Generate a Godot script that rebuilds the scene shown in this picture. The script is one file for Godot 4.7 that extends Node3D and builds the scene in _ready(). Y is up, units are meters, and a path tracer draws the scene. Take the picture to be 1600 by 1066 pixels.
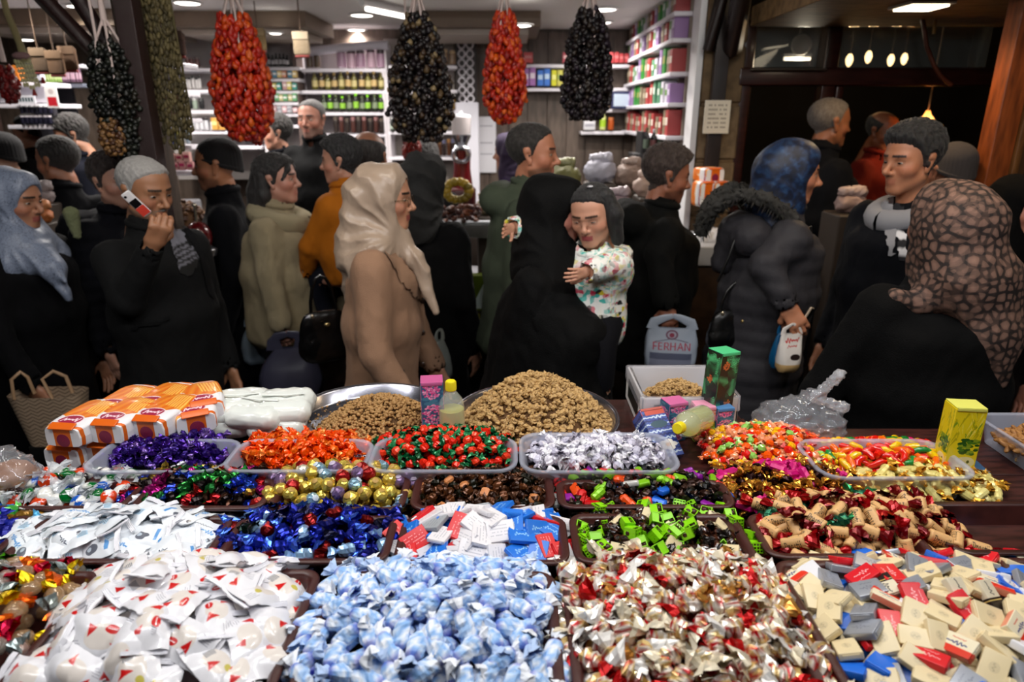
extends Node3D

const F := 1050.0                       # focal length in pixels of the 1600 x 1066 frame
const CAM := Vector3(0, 1.8, 0)
const PITCH := -0.3246
const TABLE := 1.06
var rng := RandomNumberGenerator.new()
var mats := {}
var counts := {}
var nz := FastNoiseLite.new()
var tex := {}


func _ready():
	# camera
	var cam := Camera3D.new()
	cam.name = "camera"
	cam.fov = rad_to_deg(2.0 * atan(533.0 / F))
	cam.position = CAM
	cam.rotation.x = PITCH
	cam.near = 0.05
	var lens := CameraAttributesPhysical.new()
	lens.frustum_focal_length = 23.6
	lens.exposure_aperture = 3.3
	lens.frustum_focus_distance = 1.42
	cam.attributes = lens
	add_child(cam)
	# air and exposure
	var we := WorldEnvironment.new()
	we.name = "surroundings"
	var e := Environment.new()
	e.background_mode = Environment.BG_COLOR
	e.background_color = Color(0.02, 0.022, 0.03)
	e.tonemap_mode = Environment.TONE_MAPPER_LINEAR
	e.tonemap_exposure = 1.0
	e.sdfgi_enabled = true
	e.ssao_enabled = true
	e.ssil_enabled = true
	we.environment = e
	add_child(we)
	rng.seed = 7
	nz.seed = 3
	nz.frequency = 1.0
	stall_lamps()
	setting()
	street_front()
	stall()
	piles()
	table_goods()
	people()
	shop_goods()
	hanging_goods()


# ---------------------------------------------------------------- pixels to places
func ray(px: float, py: float) -> Vector3:
	return Basis(Vector3.RIGHT, PITCH) * Vector3((px - 800.0) / F, (533.0 - py) / F, -1.0)

func at_h(px: float, py: float, h: float) -> Vector3:      # the point at height h seen at a pixel
	var d := ray(px, py)
	return CAM + d * ((h - CAM.y) / d.y)

func at_d(px: float, py: float, dist: float) -> Vector3:   # the point at depth dist seen at a pixel
	var d := ray(px, py)
	return CAM + d * (dist / -d.z)

func R(a: float, b: float) -> float:
	return rng.randf_range(a, b)

func pick(a: Array):
	return a[rng.randi() % a.size()]


# ---------------------------------------------------------------- mesh builder
class MB:
	var v := PackedVector3Array()
	var c := PackedColorArray()
	var uv := PackedVector2Array()
	var ix := PackedInt32Array()
	var col := Color.WHITE
	var flat := false

	func paint(k: Color) -> MB:
		col = k.srgb_to_linear()
		return self

	func vert(p: Vector3, t := Vector2.ZERO) -> int:
		v.append(p)
		c.append(col)
		uv.append(t)
		return v.size() - 1

	func tri(a: int, b: int, d: int):      # counter-clockwise seen from outside
		ix.append(a)
		ix.append(d)
		ix.append(b)

	func quad(a: int, b: int, d: int, e: int):
		tri(a, b, d)
		tri(a, d, e)

	func box(o: Vector3, s: Vector3, b := Basis.IDENTITY, bev := 0.0) -> MB:
		var h := s * 0.5
		if bev <= 0.0:
			bev = 0.04 * minf(s.x, minf(s.y, s.z))
		var i0 := v.size()
		for sx in [-1, 1]:
			for sy in [-1, 1]:
				for sz in [-1, 1]:
					for ax in 3:
						var p := Vector3(sx * (h.x - bev), sy * (h.y - bev), sz * (h.z - bev))
						p[ax] += [sx, sy, sz][ax] * bev
						vert(o + b * p, Vector2(p.x / s.x + 0.5, p.z / s.z + 0.5))
		var k := func(x: int, y: int, z: int, ax: int) -> int: return i0 + ((x * 2 + y) * 2 + z) * 3 + ax
		for q in [[0, 0, 1, 2], [1, 1, 2, 0], [2, 2, 0, 1]]:
			for s1 in 2:
				var f := []
				for uvw in [[0, 0], [1, 0], [1, 1], [0, 1]]:
					var t := [0, 0, 0]
					t[q[0]] = s1
					t[q[2]] = uvw[0]
					t[q[3]] = uvw[1]
					f.append(k.call(t[0], t[1], t[2], q[0]))
				if s1 == 1:
					quad(f[0], f[1], f[2], f[3])
				else:
					quad(f[3], f[2], f[1], f[0])
		for ax in 3:                                # edge chamfers
			var a1 := (ax + 1) % 3
			var a2 := (ax + 2) % 3
			for s1 in 2:
				for s2 in 2:
					var t0 := [0, 0, 0]
					t0[a1] = s1
					t0[a2] = s2
					var t1 := t0.duplicate()
					t1[ax] = 1
					var A: int = k.call(t0[0], t0[1], t0[2], a1)
					var B: int = k.call(t1[0], t1[1], t1[2], a1)
					var C: int = k.call(t1[0], t1[1], t1[2], a2)
					var D: int = k.call(t0[0], t0[1], t0[2], a2)
					if s1 == s2:
						quad(D, C, B, A)
					else:
						quad(A, B, C, D)
		for x in 2:
			for y in 2:
				for z in 2:
					if (x + y + z) % 2 == 1:
						tri(k.call(x, y, z, 0), k.call(x, y, z, 1), k.call(x, y, z, 2))
					else:
						tri(k.call(x, y, z, 2), k.call(x, y, z, 1), k.call(x, y, z, 0))
		return self

	func rows(g: Array, close_u := true, cap0 := true, cap1 := true) -> MB:   # rings of points, each ring counter-clockwise seen from the end
		var m: int = g[0].size()
		var i0 := v.size()
		for r in g.size():
			for j in m + (1 if close_u else 0):
				vert(g[r][j % m], Vector2(float(j) / m, float(r) / maxf(1, g.size() - 1)))
		var w := m + (1 if close_u else 0)
		for r in g.size() - 1:
			for j in w - 1:
				quad(i0 + r * w + j, i0 + r * w + j + 1, i0 + (r + 1) * w + j + 1, i0 + (r + 1) * w + j)
		for e in 2:
			if (cap0 if e == 0 else cap1) and close_u:
				var ring: Array = g[0] if e == 0 else g[g.size() - 1]
				var mid := Vector3.ZERO
				for p in ring:
					mid += p
				var ic := vert(mid / m, Vector2(0.5, 0.5))
				var first := v.size()
				for p in ring:
					vert(p, Vector2(0.5, 0.5))
				for j in m:
					if e == 0:
						tri(ic, first + (j + 1) % m, first + j)
					else:
						tri(ic, first + j, first + (j + 1) % m)
		return self

	func lathe(prof: Array, seg: int, xf := Transform3D.IDENTITY, cap0 := true, cap1 := true) -> MB:   # profile of Vector2(radius, height) from the foot up
		var g := []
		for q in prof:
			var ring := []
			for j in seg:
				var a := -TAU * j / seg
				ring.append(xf * Vector3(cos(a) * q.x, q.y, sin(a) * q.x))
			g.append(ring)
		return rows(g, true, cap0, cap1)

	func tube(pts: Array, rad: Array, seg := 6, caps := true, squash := 1.0) -> MB:
		var g := []
		var up := Vector3.UP
		for i in pts.size():
			var t: Vector3 = (pts[mini(i + 1, pts.size() - 1)] - pts[maxi(i - 1, 0)]).normalized()
			if absf(t.dot(up)) > 0.95:
				up = Vector3.FORWARD if absf(t.dot(Vector3.FORWARD)) < 0.9 else Vector3.RIGHT
			var x := up.cross(t).normalized()
			var y := t.cross(x)
			up = y
			var r: float = rad[mini(i, rad.size() - 1)]
			var ring := []
			for j in seg:
				var a := TAU * j / seg
				ring.append(pts[i] + (x * cos(a) + y * sin(a) * squash) * r)
			g.append(ring)
		return rows(g, true, caps, caps)

	func ball(o: Vector3, r: Vector3, seg := 10, rings := 7, b := Basis.IDENTITY) -> MB:
		var g := []
		for i in rings + 1:
			var t := -PI / 2 + PI * i / rings
			var ring := []
			for j in seg:
				var a := -TAU * j / seg
				ring.append(o + b * (Vector3(cos(a) * cos(t), sin(t), sin(a) * cos(t)) * r))
			g.append(ring)
		return rows(g, true, false, false)

	func join(o: MB, xf := Transform3D.IDENTITY) -> MB:
		var i0 := v.size()
		for p in o.v:
			v.append(xf * p)
		c.append_array(o.c)
		uv.append_array(o.uv)
		for i in o.ix:
			ix.append(i + i0)
		return self

	func mesh() -> ArrayMesh:
		var a := []
		a.resize(Mesh.ARRAY_MAX)
		if flat:
			var v2 := PackedVector3Array()
			var c2 := PackedColorArray()
			var u2 := PackedVector2Array()
			for i in ix:
				v2.append(v[i])
				c2.append(c[i])
				u2.append(uv[i])
			v = v2
			c = c2
			uv = u2
			ix = PackedInt32Array(range(v.size()))
		var n := PackedVector3Array()
		n.resize(v.size())
		for i in range(0, ix.size(), 3):
			var p := v[ix[i]]
			var f := (v[ix[i + 2]] - p).cross(v[ix[i + 1]] - p)
			n[ix[i]] += f
			n[ix[i + 1]] += f
			n[ix[i + 2]] += f
		var seam := {}                                  # closed rings meet smoothly
		if not flat and v.size() < 6000:
			for i in v.size():
				if uv[i].x == 0.0 or uv[i].x == 1.0:
					var key := Vector3i(v[i] * 20000.0)
					if seam.has(key):
						var s: Vector3 = n[i] + n[seam[key]]
						n[i] = s
						n[seam[key]] = s
					else:
						seam[key] = i
		for i in n.size():
			n[i] = n[i].normalized() if n[i].length_squared() > 1e-20 else Vector3.UP
		a[Mesh.ARRAY_VERTEX] = v
		a[Mesh.ARRAY_NORMAL] = n
		a[Mesh.ARRAY_COLOR] = c
		a[Mesh.ARRAY_TEX_UV] = uv
		a[Mesh.ARRAY_INDEX] = ix
		var m := ArrayMesh.new()
		m.add_surface_from_arrays(Mesh.PRIMITIVE_TRIANGLES, a)
		return m


# ---------------------------------------------------------------- nodes
func numbered(called: String) -> String:
	counts[called] = counts.get(called, -1) + 1
	return called if counts[called] == 0 else "%s_%03d" % [called, counts[called]]

func tag(o: Node3D, label := "", category := "", group := "", kind := "") -> Node3D:
	if label:
		o.set_meta("label", label)
	if category:
		o.set_meta("category", category)
	if group:
		o.set_meta("group", group)
	if kind:
		o.set_meta("kind", kind)
	return o

func put(called: String, m, material: Material, parent: Node = null) -> MeshInstance3D:
	var o := MeshInstance3D.new()
	o.mesh = m.mesh() if m is MB else m
	o.material_override = material
	if parent == null:
		o.name = numbered(called)
		add_child(o)
	else:
		o.name = called
		parent.add_child(o, true)
	return o

func thing(called: String, label: String, category: String, at := Vector3.ZERO, turn := 0.0, group := "") -> Node3D:
	var o := Node3D.new()
	o.name = numbered(called)
	add_child(o)
	o.position = at
	o.rotation.y = turn
	tag(o, label, category, group)
	return o

func dup(o: Node3D, called: String, label := "", group := "") -> Node3D:
	var r: Node3D = o.duplicate()
	r.name = numbered(called)
	add_child(r)
	tag(r, label, "", group)
	return r

func struct(called: String, m, material: Material) -> MeshInstance3D:
	var o := put(called, m, material)
	o.set_meta("kind", "structure")
	return o


# ---------------------------------------------------------------- materials
func mat(k: Color, rough := 0.6, metal := 0.0, o := {}) -> StandardMaterial3D:
	var key := str(k, rough, metal, o)
	if mats.has(key):
		return mats[key]
	var m := StandardMaterial3D.new()
	m.albedo_color = k
	m.roughness = rough
	m.metallic = metal
	if o.has("vc"):
		m.vertex_color_use_as_albedo = true
	if o.has("alpha"):
		m.transparency = BaseMaterial3D.TRANSPARENCY_ALPHA
		m.albedo_color.a = o.alpha
	if o.has("coat"):
		m.clearcoat_enabled = true
		m.clearcoat = o.coat
		m.clearcoat_roughness = o.get("coat_rough", 0.1)
	if o.has("rim"):
		m.rim_enabled = true
		m.rim = o.rim
		m.rim_tint = 0.6
	if o.has("sss"):
		m.subsurf_scatter_enabled = true
		m.subsurf_scatter_strength = o.sss
	if o.has("back"):
		m.backlight_enabled = true
		m.backlight = o.back
	if o.has("glow"):
		m.emission_enabled = true
		m.emission = k
		m.emission_energy_multiplier = o.glow
	if o.has("tex"):
		m.albedo_texture = tex[o.tex]
	if o.has("bump"):                                # relief: [texture, repeats per metre, centimetres]
		m.heightmap_enabled = true
		m.heightmap_texture = tex[o.bump[0]]
		m.heightmap_scale = o.bump[2]
		if not o.has("tex"):
			m.uv1_triplanar = true
			m.uv1_scale = Vector3.ONE * o.bump[1]
	if o.has("grain"):                               # colour pattern: [texture, repeats per metre]
		m.albedo_texture = tex[o.grain[0]]
		m.uv1_triplanar = true
		m.uv1_scale = o.grain[1] if o.grain[1] is Vector3 else Vector3.ONE * o.grain[1]
	m.cull_mode = BaseMaterial3D.CULL_DISABLED
	mats[key] = m
	return m

func noise_tex(called: String, freq: float, kind := FastNoiseLite.TYPE_SIMPLEX_SMOOTH, ramp: Array = [], size := 256, oct := 3):
	var n := FastNoiseLite.new()
	n.noise_type = kind
	n.frequency = freq
	n.seed = called.hash() % 1000
	n.fractal_octaves = oct
	var t := NoiseTexture2D.new()
	t.noise = n
	t.width = size
	t.height = size
	t.seamless = true
	if ramp:
		var g := Gradient.new()
		g.offsets = PackedFloat32Array(ramp.map(func(r): return r[0]))
		g.colors = PackedColorArray(ramp.map(func(r): return r[1]))
		t.color_ramp = g
	tex[called] = t

func im_tex(called: String, im: Image):
	tex[called] = ImageTexture.create_from_image(im)

func write(im: Image, txt: String, at: Rect2, k: Color, font := "Droid Serif", turn := 0.0):      # lettering drawn into a picture, fitted to a rectangle
	var tm := TextMesh.new()
	var sf := SystemFont.new()
	sf.font_names = PackedStringArray([font])
	tm.font = sf
	tm.text = txt
	tm.font_size = 32
	tm.depth = 0.0
	tm.pixel_size = 1.0
	var a := tm.surface_get_arrays(0)
	var v: PackedVector3Array = a[Mesh.ARRAY_VERTEX]
	var id = a[Mesh.ARRAY_INDEX]
	var idx: PackedInt32Array = id if id != null else PackedInt32Array(range(v.size()))
	var lo := Vector2(1e9, 1e9)
	var hi := -lo
	for p in v:
		lo = lo.min(Vector2(p.x, p.y))
		hi = hi.max(Vector2(p.x, p.y))
	var s := at.size / (hi - lo)
	var q := PackedVector2Array()
	var cen := at.get_center()
	for p in v:
		var t := at.position + Vector2((p.x - lo.x) * s.x, (hi.y - p.y) * s.y)
		q.append(cen + (t - cen).rotated(turn))
	for i in range(0, idx.size(), 3):
		fill_tri(im, q[idx[i]], q[idx[i + 1]], q[idx[i + 2]], k)

func fill_tri(im: Image, a: Vector2, b: Vector2, d: Vector2, k: Color):
	var lo := a.min(b).min(d).floor()
	var hi := a.max(b).max(d).ceil()
	for y in range(maxi(0, int(lo.y)), mini(im.get_height(), int(hi.y) + 1)):
		for x in range(maxi(0, int(lo.x)), mini(im.get_width(), int(hi.x) + 1)):
			var p := Vector2(x + 0.5, y + 0.5)
			var w0 := (b - a).cross(p - a)
			var w1 := (d - b).cross(p - b)
			var w2 := (a - d).cross(p - d)
			if (w0 >= 0 and w1 >= 0 and w2 >= 0) or (w0 <= 0 and w1 <= 0 and w2 <= 0):
				im.set_pixel(x, y, k)

func fill_oval(im: Image, cx: float, cy: float, rx: float, ry: float, k: Color):
	for y in range(maxi(0, int(cy - ry)), mini(im.get_height(), int(cy + ry) + 1)):
		for x in range(maxi(0, int(cx - rx)), mini(im.get_width(), int(cx + rx) + 1)):
			if pow((x - cx) / rx, 2) + pow((y - cy) / ry, 2) <= 1.0:
				im.set_pixel(x, y, k)

func canvas(w: int, h: int, k: Color) -> Image:
	var im := Image.create(w, h, false, Image.FORMAT_RGB8)
	im.fill(k)
	return im

func scribble(im: Image, r: Rect2, k: Color, th := 2):      # a line of illegible script
	var y := r.get_center().y
	var ph := rng.randf() * 6.0
	for x in int(r.size.x):
		var yy := y + sin(x * 0.55 + ph) * r.size.y * 0.4 * (0.5 + 0.5 * sin(x * 0.13 + ph))
		im.fill_rect(Rect2i(int(r.position.x) + x, int(yy), th, th), k)


# ================================================================ lamps, room and street
func stall_lamps():
	noise_tex("crumple", 0.03, FastNoiseLite.TYPE_SIMPLEX_SMOOTH, [], 256, 4)
	noise_tex("cloth", 0.06, FastNoiseLite.TYPE_SIMPLEX_SMOOTH, [], 256, 4)
	noise_tex("fine", 0.15, FastNoiseLite.TYPE_SIMPLEX, [], 256, 2)
	noise_tex("wood", 0.02, FastNoiseLite.TYPE_SIMPLEX_SMOOTH, [[0.0, Color(0.62, 0.6, 0.58)], [0.5, Color(0.85, 0.84, 0.82)], [1.0, Color(1, 1, 1)]], 256, 4)
	noise_tex("fluff", 0.09, FastNoiseLite.TYPE_SIMPLEX, [], 256, 3)
	# two tube lamps and three bulbs hang under the stall roof, above the sweets and above the top of the frame
	var white := mat(Color(1.0, 0.97, 0.92), 0.5, 0.0, {"glow": 3.0})
	var shell := mat(Color(0.8, 0.8, 0.8), 0.5)
	for k in 3:
		var t := thing("stall_tube_lamp", ["white tube lamp above the first sachets", "white tube lamp above the middle of the sweets", "white tube lamp above the chocolate bars"][k], "lamp", Vector3(-1.3 + 1.3 * k, 2.62, -0.72), 0.0, "tube lamps over the stall")
		put("housing", MB.new().box(Vector3(0, 0.03, 0), Vector3(1.2, 0.05, 0.1)), shell, t)
		put("tube", MB.new().tube([Vector3(-0.57, 0, 0), Vector3(0.57, 0, 0)], [0.014], 8), white, t)
		var a := AreaLight3D.new()
		a.name = "stall_light"
		a.area_size = Vector2(1.1, 0.05)
		a.light_color = Color(0.99, 0.99, 1.0)
		a.light_energy = 0.9
		a.area_range = 12.0
		a.shadow_enabled = true
		a.position = Vector3(-1.3 + 1.3 * k, 2.59, -0.72)
		a.rotation = Vector3(-PI / 2 + 0.52, 0, 0)
		add_child(a, true)
	for k in 3:
		var p := Vector3(-0.95 + 0.95 * k, 2.32, -1.12)
		var b := thing("stall_bulb", ["bare bulb hanging over the wrapped sweets on the left side", "bare bulb hanging over the middle sweet trays", "bare bulb hanging over the corked sweets"][k], "lamp", p, 0.0, "bulbs over the stall")
		put("bulb", MB.new().lathe([Vector2(0.002, -0.045), Vector2(0.02, -0.04), Vector2(0.03, -0.015), Vector2(0.026, 0.015), Vector2(0.014, 0.04)], 12), mat(Color(1.0, 0.96, 0.9), 0.4, 0.0, {"glow": 6.0}), b)
		put("socket", MB.new().lathe([Vector2(0.015, 0.04), Vector2(0.017, 0.09), Vector2(0.004, 0.1)], 10), mat(Color(0.1, 0.1, 0.1)), b)
		put("cable", MB.new().tube([Vector3(0, 0.1, 0), Vector3(0, 0.9, 0)], [0.003], 5), mat(Color(0.1, 0.1, 0.1)), b)
		omni(p, Color(1.0, 0.985, 0.97), 0.29, 0.03)

	# two panels under the lane canopy light the people from above and before them
	for k in 2:
		var lp := thing("lane_panel", ["pale panel lamp under the lane canopy above the phone caller", "pale panel lamp under the lane canopy above the chador"][k], "lamp", Vector3(-0.9 + 1.7 * k, 2.9, -1.75))
		put("frame", MB.new().box(Vector3(0, 0.02, 0), Vector3(0.66, 0.03, 0.36), Basis.IDENTITY, 0.004), shell, lp)
		put("diffuser", MB.new().box(Vector3(0, -0.002, 0), Vector3(0.6, 0.012, 0.3), Basis.IDENTITY, 0.002), white, lp)
		var al := AreaLight3D.new()
		al.name = "lane_light"
		al.area_size = Vector2(0.6, 0.3)
		al.light_color = Color(1.0, 0.96, 0.9)
		al.light_energy = 1.3
		al.area_range = 12.0
		al.shadow_enabled = true
		al.position = lp.position + Vector3(0, -0.02, 0)
		al.rotation = Vector3(-PI / 2 + 0.45, 0, 0)
		add_child(al, true)

func omni(p: Vector3, k: Color, en: float, size := 0.05):
	var l := OmniLight3D.new()
	l.name = "light"
	l.position = p
	l.light_color = k
	l.light_energy = en
	l.light_size = size
	l.omni_range = 15.0
	l.omni_attenuation = 2.0
	l.shadow_enabled = true
	add_child(l, true)

func spot(p: Vector3, to: Vector3, k: Color, en: float, angle: float, size := 0.06):
	var l := SpotLight3D.new()
	l.name = "light"
	add_child(l, true)
	l.look_at_from_position(p, to, Vector3.FORWARD if absf((to - p).normalized().y) > 0.9 else Vector3.UP)
	l.light_color = k
	l.light_energy = en
	l.light_size = size
	l.spot_angle = angle
	l.spot_angle_attenuation = 0.6
	l.spot_range = 15.0
	l.spot_attenuation = 2.0
	l.shadow_enabled = true

func bx(a: Vector3, b: Vector3, bev := 0.0) -> MB:
	return MB.new().box((a + b) * 0.5, (b - a).abs(), Basis.IDENTITY, bev)

var CEIL := 2.47
var WALLZ := -6.0
var WALLX := 1.09

func setting():
	struct("floor", bx(Vector3(-5.5, -0.1, -7.5), Vector3(5.5, 0, 1.5)), mat(Color(0.2, 0.19, 0.19), 0.45, 0.0, {"grain": ["wood", 0.6]}))
	var white := mat(Color(0.80, 0.79, 0.78), 0.7)
	struct("ceiling", bx(Vector3(-5.4, CEIL, -6.2), Vector3(WALLX + 0.1, CEIL + 0.1, -3.9)), white)
	# back wall in wood-look boards
	var boards := mat(Color(0.40, 0.345, 0.31), 0.5, 0.0, {"grain": ["wood", Vector3(3.0, 0.7, 3.0)]})
	struct("wall_back", bx(Vector3(-5.4, 0, -6.2), Vector3(WALLX + 0.1, CEIL, -6.03)), boards)
	var wb := get_node("wall_back")
	for k in 9:
		var x0 := -0.36 + k * 0.165
		put("board", bx(Vector3(x0, 0.02, -6.035), Vector3(x0 + 0.16, CEIL - 0.02, -6.012), 0.003), boards, wb)
	struct("wall_left", bx(Vector3(-5.4, 0, -6.1), Vector3(-5.2, CEIL, -3.9)), mat(Color(0.6, 0.58, 0.56)))
	struct("wall_right", bx(Vector3(WALLX, 0, -6.1), Vector3(WALLX + 0.1, CEIL, -4.2)), mat(Color(0.62, 0.58, 0.53)))
	# dropped panels under the shop ceiling
	var beige := mat(Color(0.40, 0.34, 0.28), 0.6)
	var soff := mat(Color(0.62, 0.58, 0.54), 0.6)
	for q in [[-70, 250, 60, 4.9, 5.7], [255, 480, 62, 5.0, 5.75], [640, 845, 40, 5.0, 5.75]]:
		var a := at_d(q[0], q[2], q[3])
		var b := at_d(q[1], q[2], q[3])
		var t := struct("trim_1" if q[0] < 0 else ("trim_2" if q[0] < 300 else "trim_3"), bx(Vector3(a.x, CEIL - 0.1, -q[4]), Vector3(b.x, CEIL, -q[3])), beige)
		put("lower_panel", bx(Vector3(a.x + 0.08, CEIL - 0.14, -q[4] + 0.05), Vector3(b.x - 0.08, CEIL - 0.101, -q[3] - 0.1)), soff, t)
	# round downlights
	var glow := mat(Color(1.0, 0.97, 0.93), 0.5, 0.0, {"glow": 5.0})
	var ring := mat(Color(0.85, 0.85, 0.85), 0.4)
	var spots := [[222, 2, 0.075], [565, 24, 0.075], [557, 47, 0.07], [292, 5, 0.075], [945, 15, 0.075], [815, 40, 0.06], [8, 18, 0.06], [120, 10, 0.06], [948, 35, 0.035], [430, 52, 0.04], [40, 62, 0.05]]
	for s in spots:
		var p := at_h(s[0], s[1], CEIL - 0.012)
		if s[0] in [430, 40, 815]:
			p = at_h(s[0], s[1], CEIL - 0.152)
		var t := thing("ceiling_downlight", "round white downlight in the shop ceiling", "ceiling light", p, 0.0, "downlights in the shop ceiling")
		put("rim", MB.new().lathe([Vector2(s[2], 0.0), Vector2(s[2] + 0.015, 0.003), Vector2(s[2] + 0.018, 0.011), Vector2(s[2], 0.011)], 20, Transform3D.IDENTITY, false, false), ring, t)
		put("diffuser", MB.new().lathe([Vector2(0.004, -0.004), Vector2(s[2] * 0.7, -0.003), Vector2(s[2], 0.002)], 20, Transform3D.IDENTITY, true, false), glow, t)
		spot(p + Vector3(0, -0.02, 0), p + Vector3(0, -2, 0), Color(1.0, 0.97, 0.94), 1.5 if s[2] > 0.05 else 0.7, 80.0)
	# a slim tube lamp and more downlights over the front of the shop, above the frame
	var tl := at_d(622, 2, 4.7)
	var tt := thing("ceiling_tube_lamp", "slim slanting tube lamp at the shop ceiling", "ceiling light", Vector3(tl.x, CEIL - 0.03, tl.z))
	put("tube", MB.new().tube([Vector3(-0.16, -0.03, 0.22), Vector3(0.02, -0.03, -0.12)], [0.014], 8), glow, tt)
	put("housing", MB.new().tube([Vector3(-0.18, 0.0, 0.26), Vector3(0.04, 0.0, -0.16)], [0.022], 8), ring, tt)
	for x in [-2.9, -1.4, 0.2]:
		spot(Vector3(x, CEIL - 0.03, -4.15), Vector3(x, 0, -4.3), Color(1.0, 0.97, 0.94), 1.1, 75.0)
		var t2 := thing("ceiling_downlight", "round white downlight above the shop counter", "ceiling light", Vector3(x, CEIL - 0.012, -4.15), 0.0, "downlights above the counter")
		put("diffuser", MB.new().lathe([Vector2(0.004, -0.004), Vector2(0.05, -0.003), Vector2(0.075, 0.002)], 20, Transform3D.IDENTITY, true, false), glow, t2)

func street_front():
	# pillar between the two shops
	var stone := mat(Color(0.46, 0.37, 0.25), 0.75, 0.0, {"grain": ["wood", 2.0]})
	var a := at_d(1092, 200, 4.05)
	var b := at_d(1152, 200, 4.05)
	struct("pillar", bx(Vector3(a.x, 0, -4.4), Vector3(b.x, 2.9, -4.05)), stone)
	for k in 9:                                            # stone courses of the pillar
		put("stone_block", bx(Vector3(a.x - 0.006, 0.31 * k + 0.008, -4.3), Vector3(b.x + 0.006, 0.31 * (k + 1) - 0.008, -4.036), 0.01), mat(Color(0.46, 0.37, 0.25).lightened(0.05 * (k % 3)), 0.75, 0.0, {"grain": ["wood", 2.0]}), get_node("pillar"))
	var w1 := at_d(1079, 200, 4.06)
	struct("trim_4", bx(Vector3(w1.x, 0.9, -4.2), Vector3(w1.x + 0.035, 2.7, -4.04)), mat(Color(0.86, 0.86, 0.87), 0.5))
	var dark := mat(Color(0.13, 0.075, 0.06), 0.4, 0.0, {"grain": ["wood", Vector3(6, 1, 6)]})
	var p1 := at_d(1126, 0, 3.98)
	var p2 := at_d(1122, 245, 3.98)
	var pole := put("signpost_strut", MB.new().box((p1 + Vector3(p2.x, 0, p2.z)) * 0.5, Vector3(0.075, p1.y + 0.3, 0.05)), dark)
	tag(pole, "dark brown wooden strut fixed on the stone pillar between shops", "wooden post")
	var q1 := at_d(1132, -20, 3.9)
	var q2 := at_d(1108, 78, 3.96)
	tag(put("diagonal_brace", MB.new().tube([q1, q2], [0.035], 4), dark), "short dark diagonal brace beside the top of the pillar strut", "wooden brace")
	var q3 := at_d(1160, -20, 3.7)
	var q4 := at_d(1145, 80, 3.95)
	tag(put("diagonal_brace", MB.new().tube([q3, q4], [0.05], 4), dark), "wide dark brace at the corner of the dark wooden shopfront", "wooden brace")
	# notice on the strut
	var im := canvas(96, 128, Color(0.86, 0.83, 0.76))
	for r in 6:
		for x in range(14, 80, 7):
			if rng.randf() < 0.8:
				im.fill_rect(Rect2i(x, 16 + r * 17, 5, 6), Color(0.5, 0.46, 0.4))
	im_tex("notice", im)
	var n1 := at_d(1103, 156, 3.93)
	var n2 := at_d(1138, 208, 3.93)
	var board := put("paper_notice", flat_board(n2.x - n1.x, n1.y - n2.y, 0.006), mat(Color.WHITE, 0.6, 0.0, {"tex": "notice"}))
	board.position = (n1 + n2) * 0.5
	tag(board, "cream paper notice with grey printed lines fixed on the pillar", "notice")
	# dark wooden shopfront on the right side
	var zf := -4.1
	var frame := mat(Color(0.22, 0.09, 0.07), 0.3, 0.0, {"grain": ["wood", Vector3(1, 5, 5)], "coat": 0.3})
	var fr := func(x0: float, y0: float, x1: float, y1: float, dz := 0.0) -> MB:
		var m := at_d((x0 + x1) * 0.5, (y0 + y1) * 0.5, -zf)
		var l := at_d(x0, (y0 + y1) * 0.5, -zf)
		var r := at_d(x1, (y0 + y1) * 0.5, -zf)
		var t := at_d((x0 + x1) * 0.5, y0, -zf)
		var u := at_d((x0 + x1) * 0.5, y1, -zf)
		return MB.new().box(Vector3((l.x + r.x) * 0.5, (t.y + u.y) * 0.5, zf + dz), Vector3(r.x - l.x, t.y - u.y, 0.1), Basis.IDENTITY, 0.008)
	var front := struct("window_1", fr.call(1146, 22, 1575, 40), frame)
	put("mullion", fr.call(1284, 24, 1306, 170), frame, front)
	put("transom", fr.call(1150, 106, 1545, 134, 0.02), frame, front)
	put("stile", fr.call(1148, 24, 1166, 330), frame, front)
	put("stile", fr.call(1545, 24, 1566, 400), frame, front)
	put("lower_mullion", fr.call(1288, 134, 1300, 330), frame, front)
	var alu := mat(Color(0.42, 0.38, 0.34), 0.35, 0.7)
	put("sash_rail", fr.call(1166, 28, 1282, 33, 0.05), alu, front)
	put("sash_rail", fr.call(1166, 106, 1282, 112, 0.05), alu, front)
	put("sash_stile", fr.call(1279, 28, 1284, 112, 0.05), alu, front)
	var glass := mat(Color(0.75, 0.8, 0.8), 0.04, 0.0, {"alpha": 0.08})
	for q in [[1168, 34, 1279, 106], [1306, 40, 1545, 106]]:
		put("pane", fr.call(q[0], q[1], q[2], q[3], -0.03), glass, front)
	# the room behind it
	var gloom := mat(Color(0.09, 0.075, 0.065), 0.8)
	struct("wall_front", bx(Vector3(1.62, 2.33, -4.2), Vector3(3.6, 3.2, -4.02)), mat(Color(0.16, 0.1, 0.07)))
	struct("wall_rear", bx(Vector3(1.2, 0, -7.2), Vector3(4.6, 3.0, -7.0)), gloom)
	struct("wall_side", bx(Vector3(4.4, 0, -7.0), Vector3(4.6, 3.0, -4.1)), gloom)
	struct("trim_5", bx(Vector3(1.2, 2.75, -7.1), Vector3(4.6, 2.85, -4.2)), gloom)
	# canopy soffit with its square lamp
	var s0 := at_d(1160, 14, 3.3)
	struct("trim_6", bx(Vector3(1.3, 2.26, -4.02), Vector3(3.5, 2.36, -2.7)), mat(Color(0.6, 0.48, 0.33), 0.6, 0.0, {"grain": ["wood", Vector3(1, 3, 3)]}))
	var lp := at_h(1440, 10, 2.245)
	var cl := thing("canopy_lamp", "square glowing lamp panel under the brown canopy", "lamp", lp)
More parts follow.
